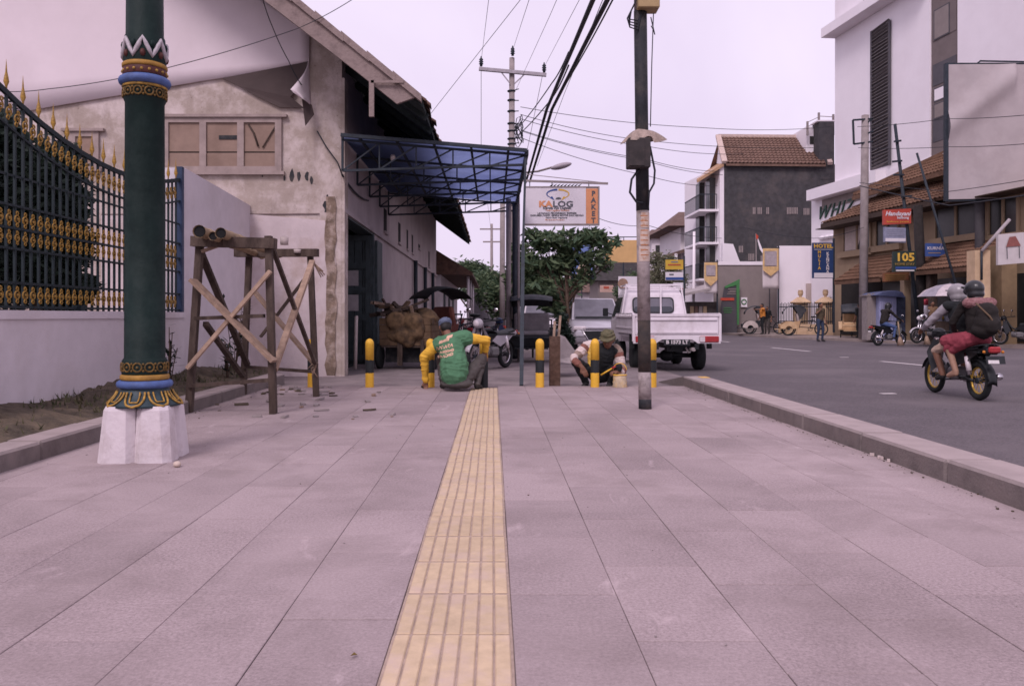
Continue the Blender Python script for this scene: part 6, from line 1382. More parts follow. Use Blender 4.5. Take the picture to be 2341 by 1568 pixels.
def banner(px0,px1,py0,py1,Y,label,pole):
    t = thing("hanging_banner",label,"banner",(GX(pole,Y),Y,0)); m_bn = M("banner_white",(.6,.54,.55),.8,.06,2)
    def f(u,v): return (GX(px0+(px1-px0)*u,Y), Y+.05*math.sin(u*5+v*3), GZ(py1+(py0-py1)*v,Y))
    mb = MB(); mb.grid(f,6,10,thick=.01); b = mb.build("cloth", m_bn, t, world=True)
    mb = MB(); pxm = (px0+px1)/2; ym = py0+(py1-py0)*.45; d = .14
    for q in ([(px0,py0),(px1,py0),(px1,py0+6),(px0,py0+6)],[(px0,py0+6),(px0+4,py0+6),(px0+4,ym),(px0,ym)],[(px1-4,py0+6),(px1,py0+6),(px1,ym),(px1-4,ym)],[(px0,ym),(px1,ym),(px1,ym+8),(pxm,ym+22),(px0,ym+8)]):
        mb.add([P(a_,b_,Y-d) for a_,b_ in q],[tuple(range(len(q)))])
    mb.build("yellow_border", M("banner_yellow",(.62,.42,.2),.8), b, world=True)
    mb = MB(); mb.add([P(px0+5,py0+7,Y-.12),P(px1-5,py0+7,Y-.12),P(px1-5,ym-2,Y-.12),P(px0+5,ym-2,Y-.12)],[(0,3,2,1)]); mb.build("grey_field", M("banner_grey",(.38,.33,.35),.8), b, world=True)
    mb = MB(); mb.bar((GX(pole,Y),Y+.12,0),(GX(pole,Y),Y+.12,GZ(py0-6,Y)),.07,.07); mb.bar(P(px0-2,py0-1,Y+.1),P(px1+2,py0-1,Y+.1),.05,.05); mb.build("pole", m_steel, t, world=True)
banner(1744,1780,568,660,47.5,"white and yellow hanging banner in front of the white wall",1781)
banner(1610,1640,600,671,46,"white and yellow hanging banner at the left end of the grey wall",1641)
fl = thing("flag_pole","small red and white flag drooping before the dark brick wall","flag",(GX(1729,50.5),50.5,4)); mb = MB(); mb.bar((GX(1729,50.5),50.5,3.5),P(1728,534,50.5),.05,.05); mb.build("pole", m_conc, fl, world=True)
mb = MB(); mb.grid(lambda u,v: P(1729+(2+12*v)*u+8*v, 540+ (50*v)*(.6+.4*u) ,50.4),4,8,m=0); mb.build("flag", m_hotel, fl, world=True)
mb = MB(); mb.add([P(1728,534,50.35),P(1734,540,50.35),P(1732,548,50.35),P(1729,546,50.35)],[(0,1,2,3)]); mb.build("flag_red", M("flag_red",(.5,.06,.03),.8), fl, world=True)
# --- cream fence with capped pillars
m_pil = M("pillar_cream",(.58,.42,.27),.85,.1,3,stain=(.42,.29,.17),sscale=2)
fp = thing("pillar_fence","cream fence with iron railings and capped pillars behind the rickshaws","fence",(GX(1887,44.5),44.5,0))
for i,px in enumerate((1830,1887,1942)):
    Y = (45.6,44.2,42.8)[i]; X = GX(px,Y); mb = MB(); mb.box((X-.3,Y-.3,0),(X+.3,Y+.3,GZ(689,Y)-.12)); pil = mb.build("pillar", m_pil, fp, world=True); zt_ = GZ(689,Y)-.12
    mb = MB(); mb.add([(X-.4,Y-.4,zt_),(X+.4,Y-.4,zt_),(X+.4,Y+.4,zt_),(X-.4,Y+.4,zt_),(X-.44,Y-.44,zt_+.07),(X+.44,Y-.44,zt_+.07),(X+.44,Y+.44,zt_+.07),(X-.44,Y+.44,zt_+.07),(X-.12,Y-.12,zt_+.36),(X+.12,Y-.12,zt_+.36),(X+.12,Y+.12,zt_+.36),(X-.12,Y+.12,zt_+.36)],[(3,2,1,0),(8,9,10,11)]+[(k*4+j,k*4+(j+1)%4,k*4+4+(j+1)%4,k*4+4+j) for k in range(2) for j in range(4)]); mb.build("cap", m_pil, pil, world=True)
    mb = MB(); mb.lathe([(.08,0),(.06,.04),(.12,.1),(.15,.26),(.12,.36),(.14,.38),(.04,.4)],(X,Y,zt_+.36),10); mb.build("finial", m_pil, pil, world=True)
A_, B_ = Vector((GX(1782,46.6),46.6,0)), Vector((GX(1990,41.6),41.6,0))
mb = MB(); mb.bar(A_+Vector((0,0,.25)),B_+Vector((0,0,.25)),.2,.7); mb.build("low_wall", m_pil, fp, world=True)
n_ = 52
for k in range(n_):
    p = A_.lerp(B_,(k+.5)/n_); mb = MB(); mb.bar(p+Vector((0,0,.55)),p+Vector((0,0,1.75+.05*(k%2))),.03,.03); mb.build("railing_bar", m_steel, fp, world=True)
mb = MB(); mb.bar(A_+Vector((0,0,.75)),B_+Vector((0,0,.75)),.04,.05); mb.bar(A_+Vector((0,0,1.55)),B_+Vector((0,0,1.55)),.04,.05); mb.build("railing_rail", m_steel, fp, world=True)
# --- shop signs
def board(name,label,px0,px1,py0,py1,Y,mat,depth=.12,skew=0,posts=(),cat="sign"):
    t = thing(name,label,cat,((P(px0,0,Y)+P(px1,0,Y)).x/2,Y,GZ(py1,Y))); a,b,c,d = P(px0,py1,Y),P(px1,py1-skew,Y),P(px1,py0-skew,Y),P(px0,py0,Y); o = Vector((0,depth,0))
    mb = MB(); mb.add([a,b,c,d,a+o,b+o,c+o,d+o],[(0,1,2,3),(7,6,5,4),(4,5,1,0),(5,6,2,1),(6,7,3,2),(7,4,0,3)]); mb.build("panel", mat, t, world=True)
    for (x_,ya,yb) in posts: mb = MB(); mb.bar(P(x_,ya,Y+depth/2),P(x_,yb,Y+depth/2),.08,.08); mb.build("post", m_steel, t, world=True)
    def tx(s_,size,mt,px,py,**k):
        p = wm(t).inverted() @ P(px,py,Y); p.y = -.012; return lettering(s_,size,mt,t,p,**k)
    def strip(x_,y_,x2,y2,mt):
        mb = MB(); mb.box((GX(x_,Y),Y-.016,GZ(y2,Y)),(GX(x2,Y),Y-.004,GZ(y_,Y))); return mb.build("stripe", mt, t, world=True)
    return t, tx, strip
m_navy = M("sign_navy",(.02,.045,.13),.5,.1,4)
t,tx,stp = board("hotel_sign","navy vertical hotel sign on a post before the beige wall",1858,1905,555,636,40,m_navy,posts=((1906,545,760),))
tx("HOTEL",.26,m_sy,1882,563,bold=.01,spacing=1.05,sx=1.1); stp(1861,570,1902,571,m_pltxt); stp(1861,624,1904,635,m_sw)
for i,ch in enumerate("MULIA"): tx(ch,.2,m_sy,1873,577+i*9,bold=.006)
for i,ch in enumerate("KENCANA"): tx(ch,.19,m_pltxt,1892,580+i*6.9,bold=.006)
t,tx,stp = board("shop_sign","red sign with white script hung on the dark pole",2020,2083,480,514,33,M("sign_redorange",(.42,.065,.045),.5,.08,4),skew=3)
tx("Handayani",.24,m_sw,2052,489,shear=.3,bold=.006); tx("balibong",.14,m_sw,2064,498,bold=.003); tx("bakmi jawa",.1,m_sy,2052,507,sx=2.0)
t,tx,stp = board("shop_sign","faded grey-blue sign with white lower edge under the red sign",2022,2071,519,553,33,M("sign_greyblue",(.23,.24,.33),.6,.2,8),skew=-2)
stp(2024,545,2070,552,m_sw)
for k in range(4): stp(2028,524+k*4.5,2066,525+k*4.5,M("faint_blue",(.34,.34,.42),.6))
t,tx,stp = board("shop_sign","dark green homestay sign with large yellow 105",2042,2094,575,622,32.5,M("sign_darkgreen",(.02,.035,.03),.5,.1,4),skew=1)
tx("105",.44,m_sy,2069,589,bold=.014,sx=1.15); tx("HOME STAY",.13,M("dull_gold",(.25,.17,.05),.6),2068,604,bold=.003,sx=1.1); stp(2047,610,2094,615,m_sb); stp(2048,617,2090,620,m_pltxt)
t,tx,stp = board("shop_sign","blue sign with white lettering right of the dark pole",2118,2161,556,586,33,M("sign_midblue",(.05,.1,.3),.5,.1,4),skew=-1)
tx("KURNIA",.17,m_sw,2139,568,bold=.004,sx=1.1); stp(2122,578,2150,579,m_sy); tx("/",.16,m_sw,2151,561)
t,tx,stp = board("shop_sign","dull brown-orange board hanging below the 105 sign",2020,2078,624,644,33.4,M("board_brown",(.2,.085,.04),.7,.2,5),skew=4)
for k in range(3): stp(2024,628+k*5,2070,629.5+k*5,M("dull_gold",(.25,.17,.05)))
t,tx,stp = board("shop_sign","white wind-filled sign picturing a small stall at the right edge",2282,2380,536,606,27.5,M("cloth_white2",(.5,.46,.46),.8,.08,4),skew=8)
mb = MB(); Yk = 27.47; mb.add([P(2300,565,Yk),P(2308,542,Yk),P(2322,540,Yk),P(2334,562,Yk)],[(0,1,2,3)]); mb.build("stall_picture", M("pict_red",(.22,.08,.07),.8), t, world=True)
mb = MB(); mb.bar(P(2302,565,Yk),P(2303,592,Yk),.03,.01); mb.bar(P(2330,563,Yk),P(2331,590,Yk),.03,.01); mb.build("stall_legs", m_sd, t, world=True)
# --- blank billboard on a post
bb = thing("billboard","large blank grey billboard on a steel post at the right","billboard",(GX(2240,31),31,0))
bY = 31.0
def bf(u,v):
    px = 2166+(2560-2166)*u; py = 456-8*u+(148-456+8*u)*v; p = P(px,py,bY); k = u*394/80+ (1-v)*308/62; 
    fold = .22*math.exp(-((k-2.3)/.5)**2) if u < .4 else 0
    p.y += .04*math.sin(u*7)*math.sin(v*5) - fold; return p
mb = MB(); mb.grid(bf,60,36); mb.build("canvas", M("canvas_grey",(.40,.355,.36),.85,.08,1.2,stain=(.30,.255,.255),sscale=.5), bb, world=True)
mb = MB(); a,b = P(2163,146,bY),P(2163,460,bY); mb.box((a.x-.06,bY-.06,b.z),(a.x+.06,bY+.08,a.z)); mb.bar(P(2163,148,bY+.2),P(2560,148,bY+.2),.1,.1); mb.bar(P(2163,458,bY+.1),P(2560,450,bY+.1),.12,.12); mb.bar(P(2240,140,bY),P(2341,142,bY),.05,.05); mb.bar(P(2230,148,bY),P(2242,140,bY),.05,.05); mb.build("frame", m_steel, bb, world=True)
mb = MB(); mb.cyl((GX(2240,31.4),31.4,0),(GX(2240,31.4),31.4,GZ(300,31.4)),.17,n=12); mb.build("post", M("post_dull",(.06,.055,.06),.7), bb, world=True)
# --- poles and street clutter across the road
def pole(label,px0,py0,px1,py1,Y,r,mat,arms=(),cat="power pole"):
    t = thing("street_pole",label,cat,(GX(px0,Y),Y,0)); mb = MB(); a = P(px0,py0,Y); a.z = min(a.z,0); mb.cyl(a,P(px1,py1,Y),r,r*.8,n=10); mb.build("pole", mat, t, world=True)
    for q in arms: mb = MB(); mb.bar(P(q[0],q[1],Y-.1),P(q[2],q[3],Y-.1),.07,.07); mb.build("crossarm", m_steel, t, world=True)
pole("pale concrete pole in front of the hotel's script letters",1973,752,1978,264,36,.19,m_conc,((1950,275,1995,272),(1952,330,1995,324),(1950,275,1952,330),(1980,282,1996,272),(1982,306,1996,300)))
pole("dark leaning steel pole carrying the red sign",2104,760,2046,284,33.2,.075,m_steel,((2040,370,2062,368),(2042,400,2066,400),(2044,324,2060,322),(2060,450,2085,448)))
pole("dark slanting strut from the leaning pole towards the wall lamp",2226,572,2096,350,30.5,.05,m_steel,cat="pole")
pole("stout dark trunk-like pole behind the 105 sign",2112,765,2098,470,33.6,.22,M("pole_brownblack",(.03,.025,.024),.9,.3,6))
sp_ = thing("wall_pillar","cream gate pillar with a slanted white pipe at the right","pillar",(GX(2248,28.5),28.5,0))
mb = MB(); mb.box((GX(2229,28.5),28.5,0),(GX(2264,28.5),29,GZ(572,28.5))); mb.build("pillar", m_pil, sp_, world=True)
mb = MB(); mb.cyl(P(2244,575,28.4),P(2308,502,28.4),.06,n=8); mb.cyl(P(2244,575,28.4),P(2244,640,28.4),.04,n=8,m=1); mb.build("pipe", [M("pipe_grey",(.34,.3,.31),.7),m_steel], sp_, world=True)
wl = thing("wall_pier","tan masonry pier of the shopfront at the right edge","wall",(GX(2310,29.6),29.6,0)); mb = MB(); mb.box((GX(2290,29.6),29.6,0),(GX(2325,29.6),30.4,GZ(560,29.6))); mb.build("pier", M("tan_pier",(.22,.155,.09),.9,.15,3), wl, world=True)
kk = thing("kiosk","small blue-grey street kiosk behind the lone motorcycle rider","kiosk",(GX(2022,34.6),34.6,.03))
mb = MB(); mb.box((GX(2005,34.6),34.4,.03),(GX(2044,34.6),35.6,GZ(674,34.6))); mb.build("cabin", M("kiosk_blue",(.30,.32,.50),.7,.1,5), kk, world=True)
mb = MB(); mb.prism([(GX(2000,34.3),GZ(675,34.3)),(GX(2067,34.3),GZ(680,34.3)),(GX(2060,34.3),GZ(668,34.3)),(GX(2044,34.3),GZ(664,34.3)),(GX(2016,34.3),GZ(668,34.3))],34.2,35.8,'y'); mb.build("roof", M("kiosk_roof",(.10,.12,.22),.6), kk, world=True)
mb = MB(); mb.box((GX(2044,34.6)+.003,34.45,.03),(GX(2066,34.6),35.4,GZ(678,34.6))); mb.build("shelf_side", M("kiosk_side",(.05,.06,.10),.6,.4,9), kk, world=True)
mb = MB()
for k in range(7): mb.box((GX(2012+k*4.4,34.38),34.36,GZ(735,34.4)),(GX(2014.4+k*4.4,34.38),34.398,GZ(690,34.4)))
mb.build("shutter_rib", M("kiosk_rib",(.36,.36,.52),.7), kk, world=True)
cb_ = thing("utility_cabinet","grey steel utility cabinet standing left of the blue kiosk","cabinet",(GX(1992,34.8),34.8,.03))
mb = MB(); mb.box((GX(1980,34.8),34.7,.03),(GX(2003,34.8),35.2,GZ(677,34.8))); mb.build("cabinet", m_conc, cb_, world=True); mb = MB(); mb.box((GX(1979,34.7),34.66,GZ(677,34.8)),(GX(2004,34.7),35.24,GZ(674,34.8))); mb.box((GX(1983,34.7),34.68,.5),(GX(1990,34.7),34.698,2.0)); mb.box((GX(1993,34.7),34.68,.5),(GX(2000,34.7),34.698,2.0)); mb.build("door", m_gwall, cb_, world=True)
um = thing("umbrella","wide pale street-stall umbrella behind the two motorcycle riders","umbrella",(GX(2176,30.2),30.2,.03))
zc_ = GZ(648,30.2)
mb = MB(); n=10
for k in range(n):
    a0,a1 = 2*math.pi*k/n, 2*math.pi*(k+1)/n; c = Vector((GX(2172,30.2),30.2,zc_)); pr_ = [(0,0),(.45,-.07),(.85,-.24),(1.1,-.48)]
    for j in range(3):
        q = [c+Vector((math.cos(a)*r_,math.sin(a)*r_,h_)) for a,(r_,h_) in ((a0,pr_[j]),(a1,pr_[j]),(a1,pr_[j+1]),(a0,pr_[j+1]))]; mb.add(q,[(0,3,2,1)],k%2)
mb.build("canopy", [M("umb_pale",(.50,.44,.46),.8),M("umb_grey",(.30,.28,.32),.8)], um, world=True)
mb = MB(); mb.cyl((GX(2172,30.2),30.2,.03),(GX(2172,30.2),30.2,zc_+.06),.025,n=8); mb.build("pole", m_steel, um, world=True)
sv = thing("vendor_stall","low cluttered vendor stall of goods under the pale umbrella","stall",(GX(2160,30.6),30.6,.03))
mb = MB(); mb.box((GX(2128,30.8),30.4,.03),(GX(2215,30.8),31.2,.85)); mb.build("counter", M("stall_wood",(.07,.05,.04),.9,.3,5), sv, world=True)
rd = random.Random(8)
for i in range(14):
    mb = MB(); x = rd.uniform(GX(2130,30.8),GX(2210,30.8)); mb.cbox((x,rd.uniform(30.4,31),.93+rd.uniform(0,.12)),(rd.uniform(.12,.3),.2,rd.uniform(.12,.3)),rz=rd.uniform(-.4,.4),bev=.02); mb.build("packet", rd.choice((M("pk1",(.4,.22,.1),.7),M("pk2",(.5,.4,.3),.7),M("pk3",(.55,.35,.05),.7),M("pk4",(.2,.2,.24),.7))), label="small packet of goods piled on the vendor stall under the umbrella", cat="packet", group="goods on the vendor stall")
rw = thing("striped_post","short red and white post standing by the dark pole","post",(GX(2117,31.4),31.4,.03)); mb = MB(); mb.cyl((GX(2117,31.4),31.4,.03),P(2117,706,31.4),.05,n=8,m=2); mb.cyl(P(2117,722,31.4),P(2117,698,31.4),.075,n=8); mb.cyl(P(2117,698,31.4),P(2117,684,31.4),.075,n=8,m=1); mb.build("post", [m_hotel,M("post_red",(.36,.04,.06),.6),m_steel], rw, world=True)
for i,(px,ya,yb,l) in enumerate(((2117,740,788,"straw broom leaning upright left of the two riders"),(2056,735,790,"broom with pale handle by the lone rider's front wheel"))):
    t = thing("broom",l,"broom",(GX(px,30.2),30.2,.0)); mb = MB(); mb.cyl(P(px-3,ya,30.3),P(px+1,yb-18,30.3),.022,n=6); mb.build("handle", m_bamboo, t, world=True); mb = MB(); mb.cyl(P(px+1,yb-20,30.3),P(px+3,yb-1,30.3),.04,.14,n=8); mb.build("bristles", m_woodl, t, world=True)

# ------------------------------------------------------------------ far end of the street
t,tx,stp = board("billboard","plain ochre billboard left of the leaning utility pole",1383,1462,549,600,50,M("board_ochre",(.60,.38,.17),.8,.08,2),posts=((1425,598,700),),cat="billboard")
mb = MB(); mb.bar(P(1383,542,50),P(1462,542,50),.05,.05); mb.bar(P(1396,542,50),P(1396,550,50),.04,.04); mb.bar(P(1426,542,50),P(1426,550,50),.04,.04); mb.build("lamp_rail", m_steel, t, world=True)
t,tx,stp = board("billboard","blue billboard with a pale figure shape behind the tree",1308,1356,556,640,62,M("board_blue",(.14,.2,.42),.7,.15,1.5),posts=((1330,640,730),),cat="billboard")
mb = MB(); mb.prism([(GX(1318,61.9),GZ(618,61.9)),(GX(1332,61.9),GZ(590,61.9)),(GX(1340,61.9),GZ(604,61.9)),(GX(1352,61.9),GZ(630,61.9)),(GX(1320,61.9),GZ(634,61.9))],61.9,61.96,'y'); mb.build("picture", M("pict_cream",(.5,.4,.3),.7), t, world=True)
t,tx,stp = board("shop_sign","yellow rectangular shop sign beyond the pickup's cab",1522,1562,594,616,44,M("sign_yel2",(.55,.36,.05),.6,.08,4),posts=((1564,585,745),))
stp(1527,604,1556,607,M("red_small",(.4,.08,.05))); stp(1534,598,1550,600,M("blue_small",(.1,.15,.3)))
t,tx,stp = board("shop_sign","white sign with blue lower band under the yellow shop sign",1522,1562,622,641,44,m_sw); stp(1522,634,1562,640,m_sb); stp(1530,626,1540,629,m_sd)
t,tx,stp = board("shop_sign","small white sign below the blue-banded sign beyond the pickup",1540,1562,646,664,44,m_sw); stp(1555,659,1561,662,M("red_small",(.4,.08,.05)))
t,tx,stp = board("shop_sign","white sign with a round brown emblem left of the leaning pole",1414,1468,632,676,46,m_sw,posts=((1440,676,740),))
mb = MB(); mb.cyl(P(1424,648,45.9),P(1424,648,45.98),.28,n=20); mb.build("round_emblem", M("emblem_brown",(.30,.19,.14),.7), t, world=True)
t,tx,stp = board("shop_sign","small reddish sign at a far roof edge beyond the people carrier",1372,1402,652,668,60,M("red_cream",(.5,.33,.28),.7)); stp(1380,655,1392,660,M("red_small",(.4,.08,.05)))
def house(label,px0,px1,pyb,pyt,Y,dp,roofh,wall,roof,ov=.5):
    t = thing("far_house",label,"house",(GX((px0+px1)/2,Y),Y,0)); x0,x1 = GX(px0,Y),GX(px1,Y); z = GZ(pyt,Y)
    mb = MB(); mb.box((x0,Y,-.1),(x1,Y+dp,z)); mb.build("wall", wall, t, world=True)
    mb = MB(); xm = (x0+x1)/2; mb.add([(x0-ov,Y-ov,z),(x1+ov,Y-ov,z),(x1+ov,Y+dp+ov,z),(x0-ov,Y+dp+ov,z),(x0+(x1-x0)*.2,Y+dp*.4,z+roofh),(x1-(x1-x0)*.2,Y+dp*.4,z+roofh)],[(3,2,1,0),(0,1,5,4),(1,2,5),(2,3,4,5),(3,0,4)]); mb.build("roof", roof, t, world=True)
    n = max(2,int((x1-x0)/2.2))
    for k in range(n):
        for zz in ([.9] if z<4 else [.9,z-2.0]): mb = MB(); xa = x0+(x1-x0)*(k+.25)/n; mb.box((xa,Y-.03,zz),(xa+(x1-x0)/n*.45,Y,zz+1.3)); mb.build("window", m_wdark, t, world=True)
    return t
m_tdark = M("tile_dark",(.045,.04,.04),.9,.3,3); m_tbr = M("tile_brown2",(.14,.09,.075),.9,.3,3)
house("small far house with a dark hipped roof beyond the people carrier",1368,1420,740,642,66,6,1.8,m_gwall,m_tdark)
house("far low house with brown roof behind the tree trunk",1290,1372,740,668,78,8,2.2,m_white,m_tbr)
house("far house with a grey roof below the ochre billboard",1400,1480,740,655,72,7,2.6,m_gwall,m_tdark)
h1 = house("white two-storey house with tiled eaves beyond the pale tree",1556,1640,740,520,64,8,1.6,m_hotel,m_tbr,1.2)
mb = MB(); mb.add([P(1500,590,63),P(1640,545,63),P(1640,552,63),P(1500,598,63),P(1500,590,68),P(1640,545,68),P(1640,552,68),P(1500,598,68)],[(3,2,1,0),(4,5,6,7),(0,1,5,4),(1,2,6,5),(2,3,7,6),(3,0,4,7)]); mb.build("lower_roof", m_tbr, h1, world=True)
for px in (1512,1545,1580): mb = MB(); mb.bar(P(px,740,63),P(px,580,63),.2,.2); mb.build("post", m_hotel, h1, world=True)
for za,zb_ in ((600,650),(670,730)): mb = MB(); mb.box((GX(1598,63.9),63.9,GZ(zb_,63.9)),(GX(1622,63.9),63.98,GZ(za,63.9))); mb.build("door", m_wdark, h1, world=True)
house("pale house with a rooftop tank structure far up the street",1490,1560,740,545,82,8,1.2,m_white,m_tbr)
st_ = thing("street_stall","low shop stall with awning behind the pickup's cab","stall",(GX(1590,47),47,0))
mb = MB(); mb.box((GX(1570,47),47,0),(GX(1640,47),48.5,GZ(690,47))); mb.build("counter", M("stall_dark",(.08,.07,.065),.9,.4,3), st_, world=True)
mb = MB(); mb.add([P(1558,672,46),P(1640,655,46),P(1640,660,46),P(1558,678,46),P(1558,662,49),P(1640,645,49),P(1640,650,49),P(1558,668,49)],[(3,2,1,0),(4,5,6,7),(0,1,5,4),(1,2,6,5),(2,3,7,6),(3,0,4,7)]); mb.build("awning", M("awn_grey",(.35,.31,.31),.8,.2,3), st_, world=True)
for i,px in enumerate((1578,1588,1598,1608)): mb = MB(); mb.box((GX(px,46.9),46.9,GZ(720,46.9)),(GX(px+8,46.9),46.98,GZ(700,46.9))); mb.build("crate", (m_cream,m_tbr,m_conc,m_cream)[i], st_, world=True)
# far pole beyond the cab
pole("thin pale pole beyond the pickup between the far shop signs",1585,745,1587,530,48,.09,m_hotel)
# ------------------------------------------------------------------ trees
tree("street_tree","leafy street tree whose crown hangs below the white hanging sign",(GX(1303,27),27,-.03),2.6,
   [((-.1,0,3.55),(.8,.7,.4)),((.8,0,3.65),(.55,.6,.38)),((-.9,.1,3.5),(.6,.7,.4)),((-.3,.3,2.8),(.7,.8,.35)),((.7,-.2,2.95),(.5,.5,.35)),((-1.35,.2,2.75),(.6,.7,.45)),((-1.0,0,2.0),(.6,.7,.4)),((.25,0,2.2),(.3,.4,.35)),((1.15,0,3.3),(.25,.4,.35)),((-.6,.2,1.5),(.5,.5,.4)),((-1.5,.3,1.9),(.4,.5,.4)),((.55,.1,2.45),(.35,.4,.3)),((-.1,.1,3.05),(.5,.5,.3)),((-1.7,.2,3.2),(.35,.4,.3)),((1.2,.1,2.75),(.25,.3,.3)),((-1.9,.2,2.4),(.35,.4,.4)),((-.2,.2,1.2),(.35,.4,.3)),((1.45,0,3.5),(.25,.3,.2)),((-1.2,.1,3.75),(.4,.4,.2))],3900,.17,m_leaf,31,.075,(-.15,0))
tree("street_tree","dense green tree left of the canopy posts above the silver car",(GX(1215,44),44,-.1),2.2,
   [((0,0,3.2),(1.6,1.4,1.2)),((-1.2,0,2.6),(1.2,1.2,1.0)),((1.2,0,2.5),(1.3,1.2,1.0)),((.3,0,1.6),(1.4,1.2,.7)),((-1.6,.3,1.7),(1.0,1,.8)),((.8,.2,3.6),(.9,.9,.6)),((1.6,-.3,1.5),(.9,.8,.7)),((0,-.4,.9),(1.2,.8,.6)),((-2.4,.2,2.2),(.7,.8,.7))],8500,.19,m_leaf,32,.16)
tree("street_tree","distant green tree at the end of the low house",(GX(1118,66),66,-.1),3,
   [((0,0,3.6),(1.8,1.6,1.3)),((-1.5,0,3.1),(1.2,1.2,1.0)),((1.3,0,3.4),(1.5,1.3,1.2)),((2.6,0,2.4),(1.6,1.2,1.3)),((.5,0,2.2),(1.8,1.2,1.0))],6000,.24,m_leaf,33,.18)
tree("street_tree","distant tree rising behind the warehouse eaves",(GX(1068,72),76,-.1),4,
   [((0,0,5.2),(2.2,1.6,1.2)),((1.8,0,4.4),(1.5,1.3,1.1)),((-1.8,0,4.6),(1.6,1.3,1.0))],4000,.26,m_leaf,34,.2)
tree("street_tree","pale flowering tree right of the leaning utility pole",(GX(1520,54),54,-.1),3.2,
   [((0,0,4.2),(1.1,1.0,1.1)),((-.7,0,3.2),(.9,.9,.9)),((.8,0,3.3),(.8,.8,.9)),((.1,0,2.4),(1.1,.9,.8)),((-.6,0,4.9),(.6,.6,.6))],6000,.13,m_leafp,35,.12)
tree("street_tree","small green tree between the ochre billboard and the leaning pole",(GX(1452,58),58,-.1),3.0,
   [((0,0,3.4),(1.0,.9,1.0)),((.9,0,2.8),(.8,.8,.8)),((-.8,0,2.8),(.8,.8,.7))],3500,.16,m_leaf,36,.1)
tree("street_tree","distant trees' nearest crown beyond the people carrier",(GX(1400,88),88,-.1),3.2,
   [((0,0,4.0),(2.2,1.6,1.4)),((-2,0,3.4),(1.8,1.4,1.1)),((2.2,0,3.3),(1.8,1.4,1.1))],4500,.26,m_leaf,37,.2)
tree("hedge_bush","dark upright bush beside the front of the white people carrier",(GX(1290,24.2),24.2,-.03),.5,
   [((0,0,.5),(.22,.25,.42)),((-.08,0,.9),(.18,.2,.3)),((.14,0,.36),(.18,.2,.28))],1500,.085,m_leafd,38,.03,cat="bush")
tree("conifer","dark layered conifer behind the capped pillars",(GX(1924,46.2),46.2,0),2.6,
   [((0,0,.9),(.9,.8,.22)),((.1,0,1.5),(.85,.8,.2)),((-.1,0,2.1),(.7,.7,.18)),((0,0,2.6),(.5,.5,.18)),((0,0,3.0),(.3,.3,.2)),((.5,0,1.2),(.6,.5,.2))],3500,.14,m_leafd,39,.09)
# ------------------------------------------------------------------ people
def skinm(n, c): return M(n, c, .6, .1, 12)
sk1 = skinm("skin_brown",(.20,.10,.065)); sk2 = skinm("skin_tan",(.34,.20,.14)); lipm = skinm("lip",(.18,.07,.055)); eyed = M("eye_dark",(.02,.015,.013),.4)
hairm = M("hair_black",(.014,.012,.012),.6,.3,30)
c_green = M("vest_green",(.075,.19,.10),.85,.12,7,.35,14); c_yel = M("shirt_yellow",(.72,.42,.05),.85,.1,7,.35,14); c_trous = M("trousers_grey",(.075,.066,.062),.9,.2,7,.35,16); c_black = M("cloth_black",(.016,.018,.02),.9,.2,8,.3,16)
c_capb = M("cap_blue",(.10,.12,.18),.85,.2,12); c_camo = M("camouflage",(.06,.062,.035),.9,.3,16,col2=(.15,.13,.075)); c_shoe = M("shoe_dark",(.03,.028,.028),.8,.2,9)
c_white = M("cloth_cream",(.58,.48,.45),.9,.1,10); c_stripe = M("cloth_redbrown",(.2,.085,.065),.9,.15,10); c_taupe = M("cloth_taupe",(.26,.19,.155),.9,.15,10)

def squat_legs(pr, hipL, knL, anL, toeL, hipR, knR, anR, toeR, lab='trousers', shoe='shoe', r=(.095,.075,.06,.045)):
    for h_,k,a,t in ((hipL,knL,anL,toeL),(hipR,knR,anR,toeR)):
        pr += [(lab,'c',h_,k,r[0],r[1]),(lab,'c',k,a,r[2]+.008,r[3]),(shoe,'c',a,Vector(a)+Vector((0,0,-.03)),.045,.042),(shoe,'c',Vector(a)+Vector((0,0,-.02)),t,.042,.036)]
# worker in the green vest, squatting with his back to us; deeper folds than the small figures
S = 163.0; wx = GX(1045,11.54)
def L1(px,py,dy): return Vector(((px-1045)/S, dy, (893-py)/S))
pr = []
pr += [('vest','e',L1(1040,846,-.02),(.19,.16,.13),(0,0,0)),('vest','c',L1(1040,840,0),L1(1032,796,.14),.175,.185),('vest','c',L1(1005,786,.16),L1(1062,772,.2),.115,.12),('vest','c',L1(1038,830,.02),L1(1038,853,-.05),.2,.185)]
pr += [('trousers','e',L1(1045,868,.02),(.2,.15,.12),(0,0,0)),('trousers','e',L1(1045,874,-.03),(.23,.16,.075),(0,0,0))]
squat_legs(pr, L1(1018,862,.05),L1(1006,822,.46),L1(1012,878,.28),L1(1006,886,.42), L1(1066,864,.03),L1(1101,822,.34),L1(1090,878,.12),L1(1098,886,.24))
pr += [('sleeve','c',L1(1064,772,.2),L1(1112,776,.3),.078,.056),('sleeve','c',L1(1112,776,.3),L1(1109,802,.4),.056,.044),('skin','c',L1(1109,802,.4),L1(1107,812,.42),.04,.035)]
hand(pr, L1(1107,812,.42),(-.15,.35,-.8),1,'skin',.6,1.05,up=(0,1,0))
pr += [('sleeve','c',L1(1000,785,.16),L1(967,815,.2),.08,.06),('sleeve','c',L1(967,815,.2),L1(968,866,.3),.06,.045),('sleeve','c',L1(968,866,.3),L1(969,870,.3),.05,.048)]
hand(pr, L1(969,873,.31),(.02,.1,-1),-1,'skin',.7,.95,up=(0,1,0))
pr += [('skin','c',L1(1026,778,.26),L1(1018,757,.36),.055,.052)]
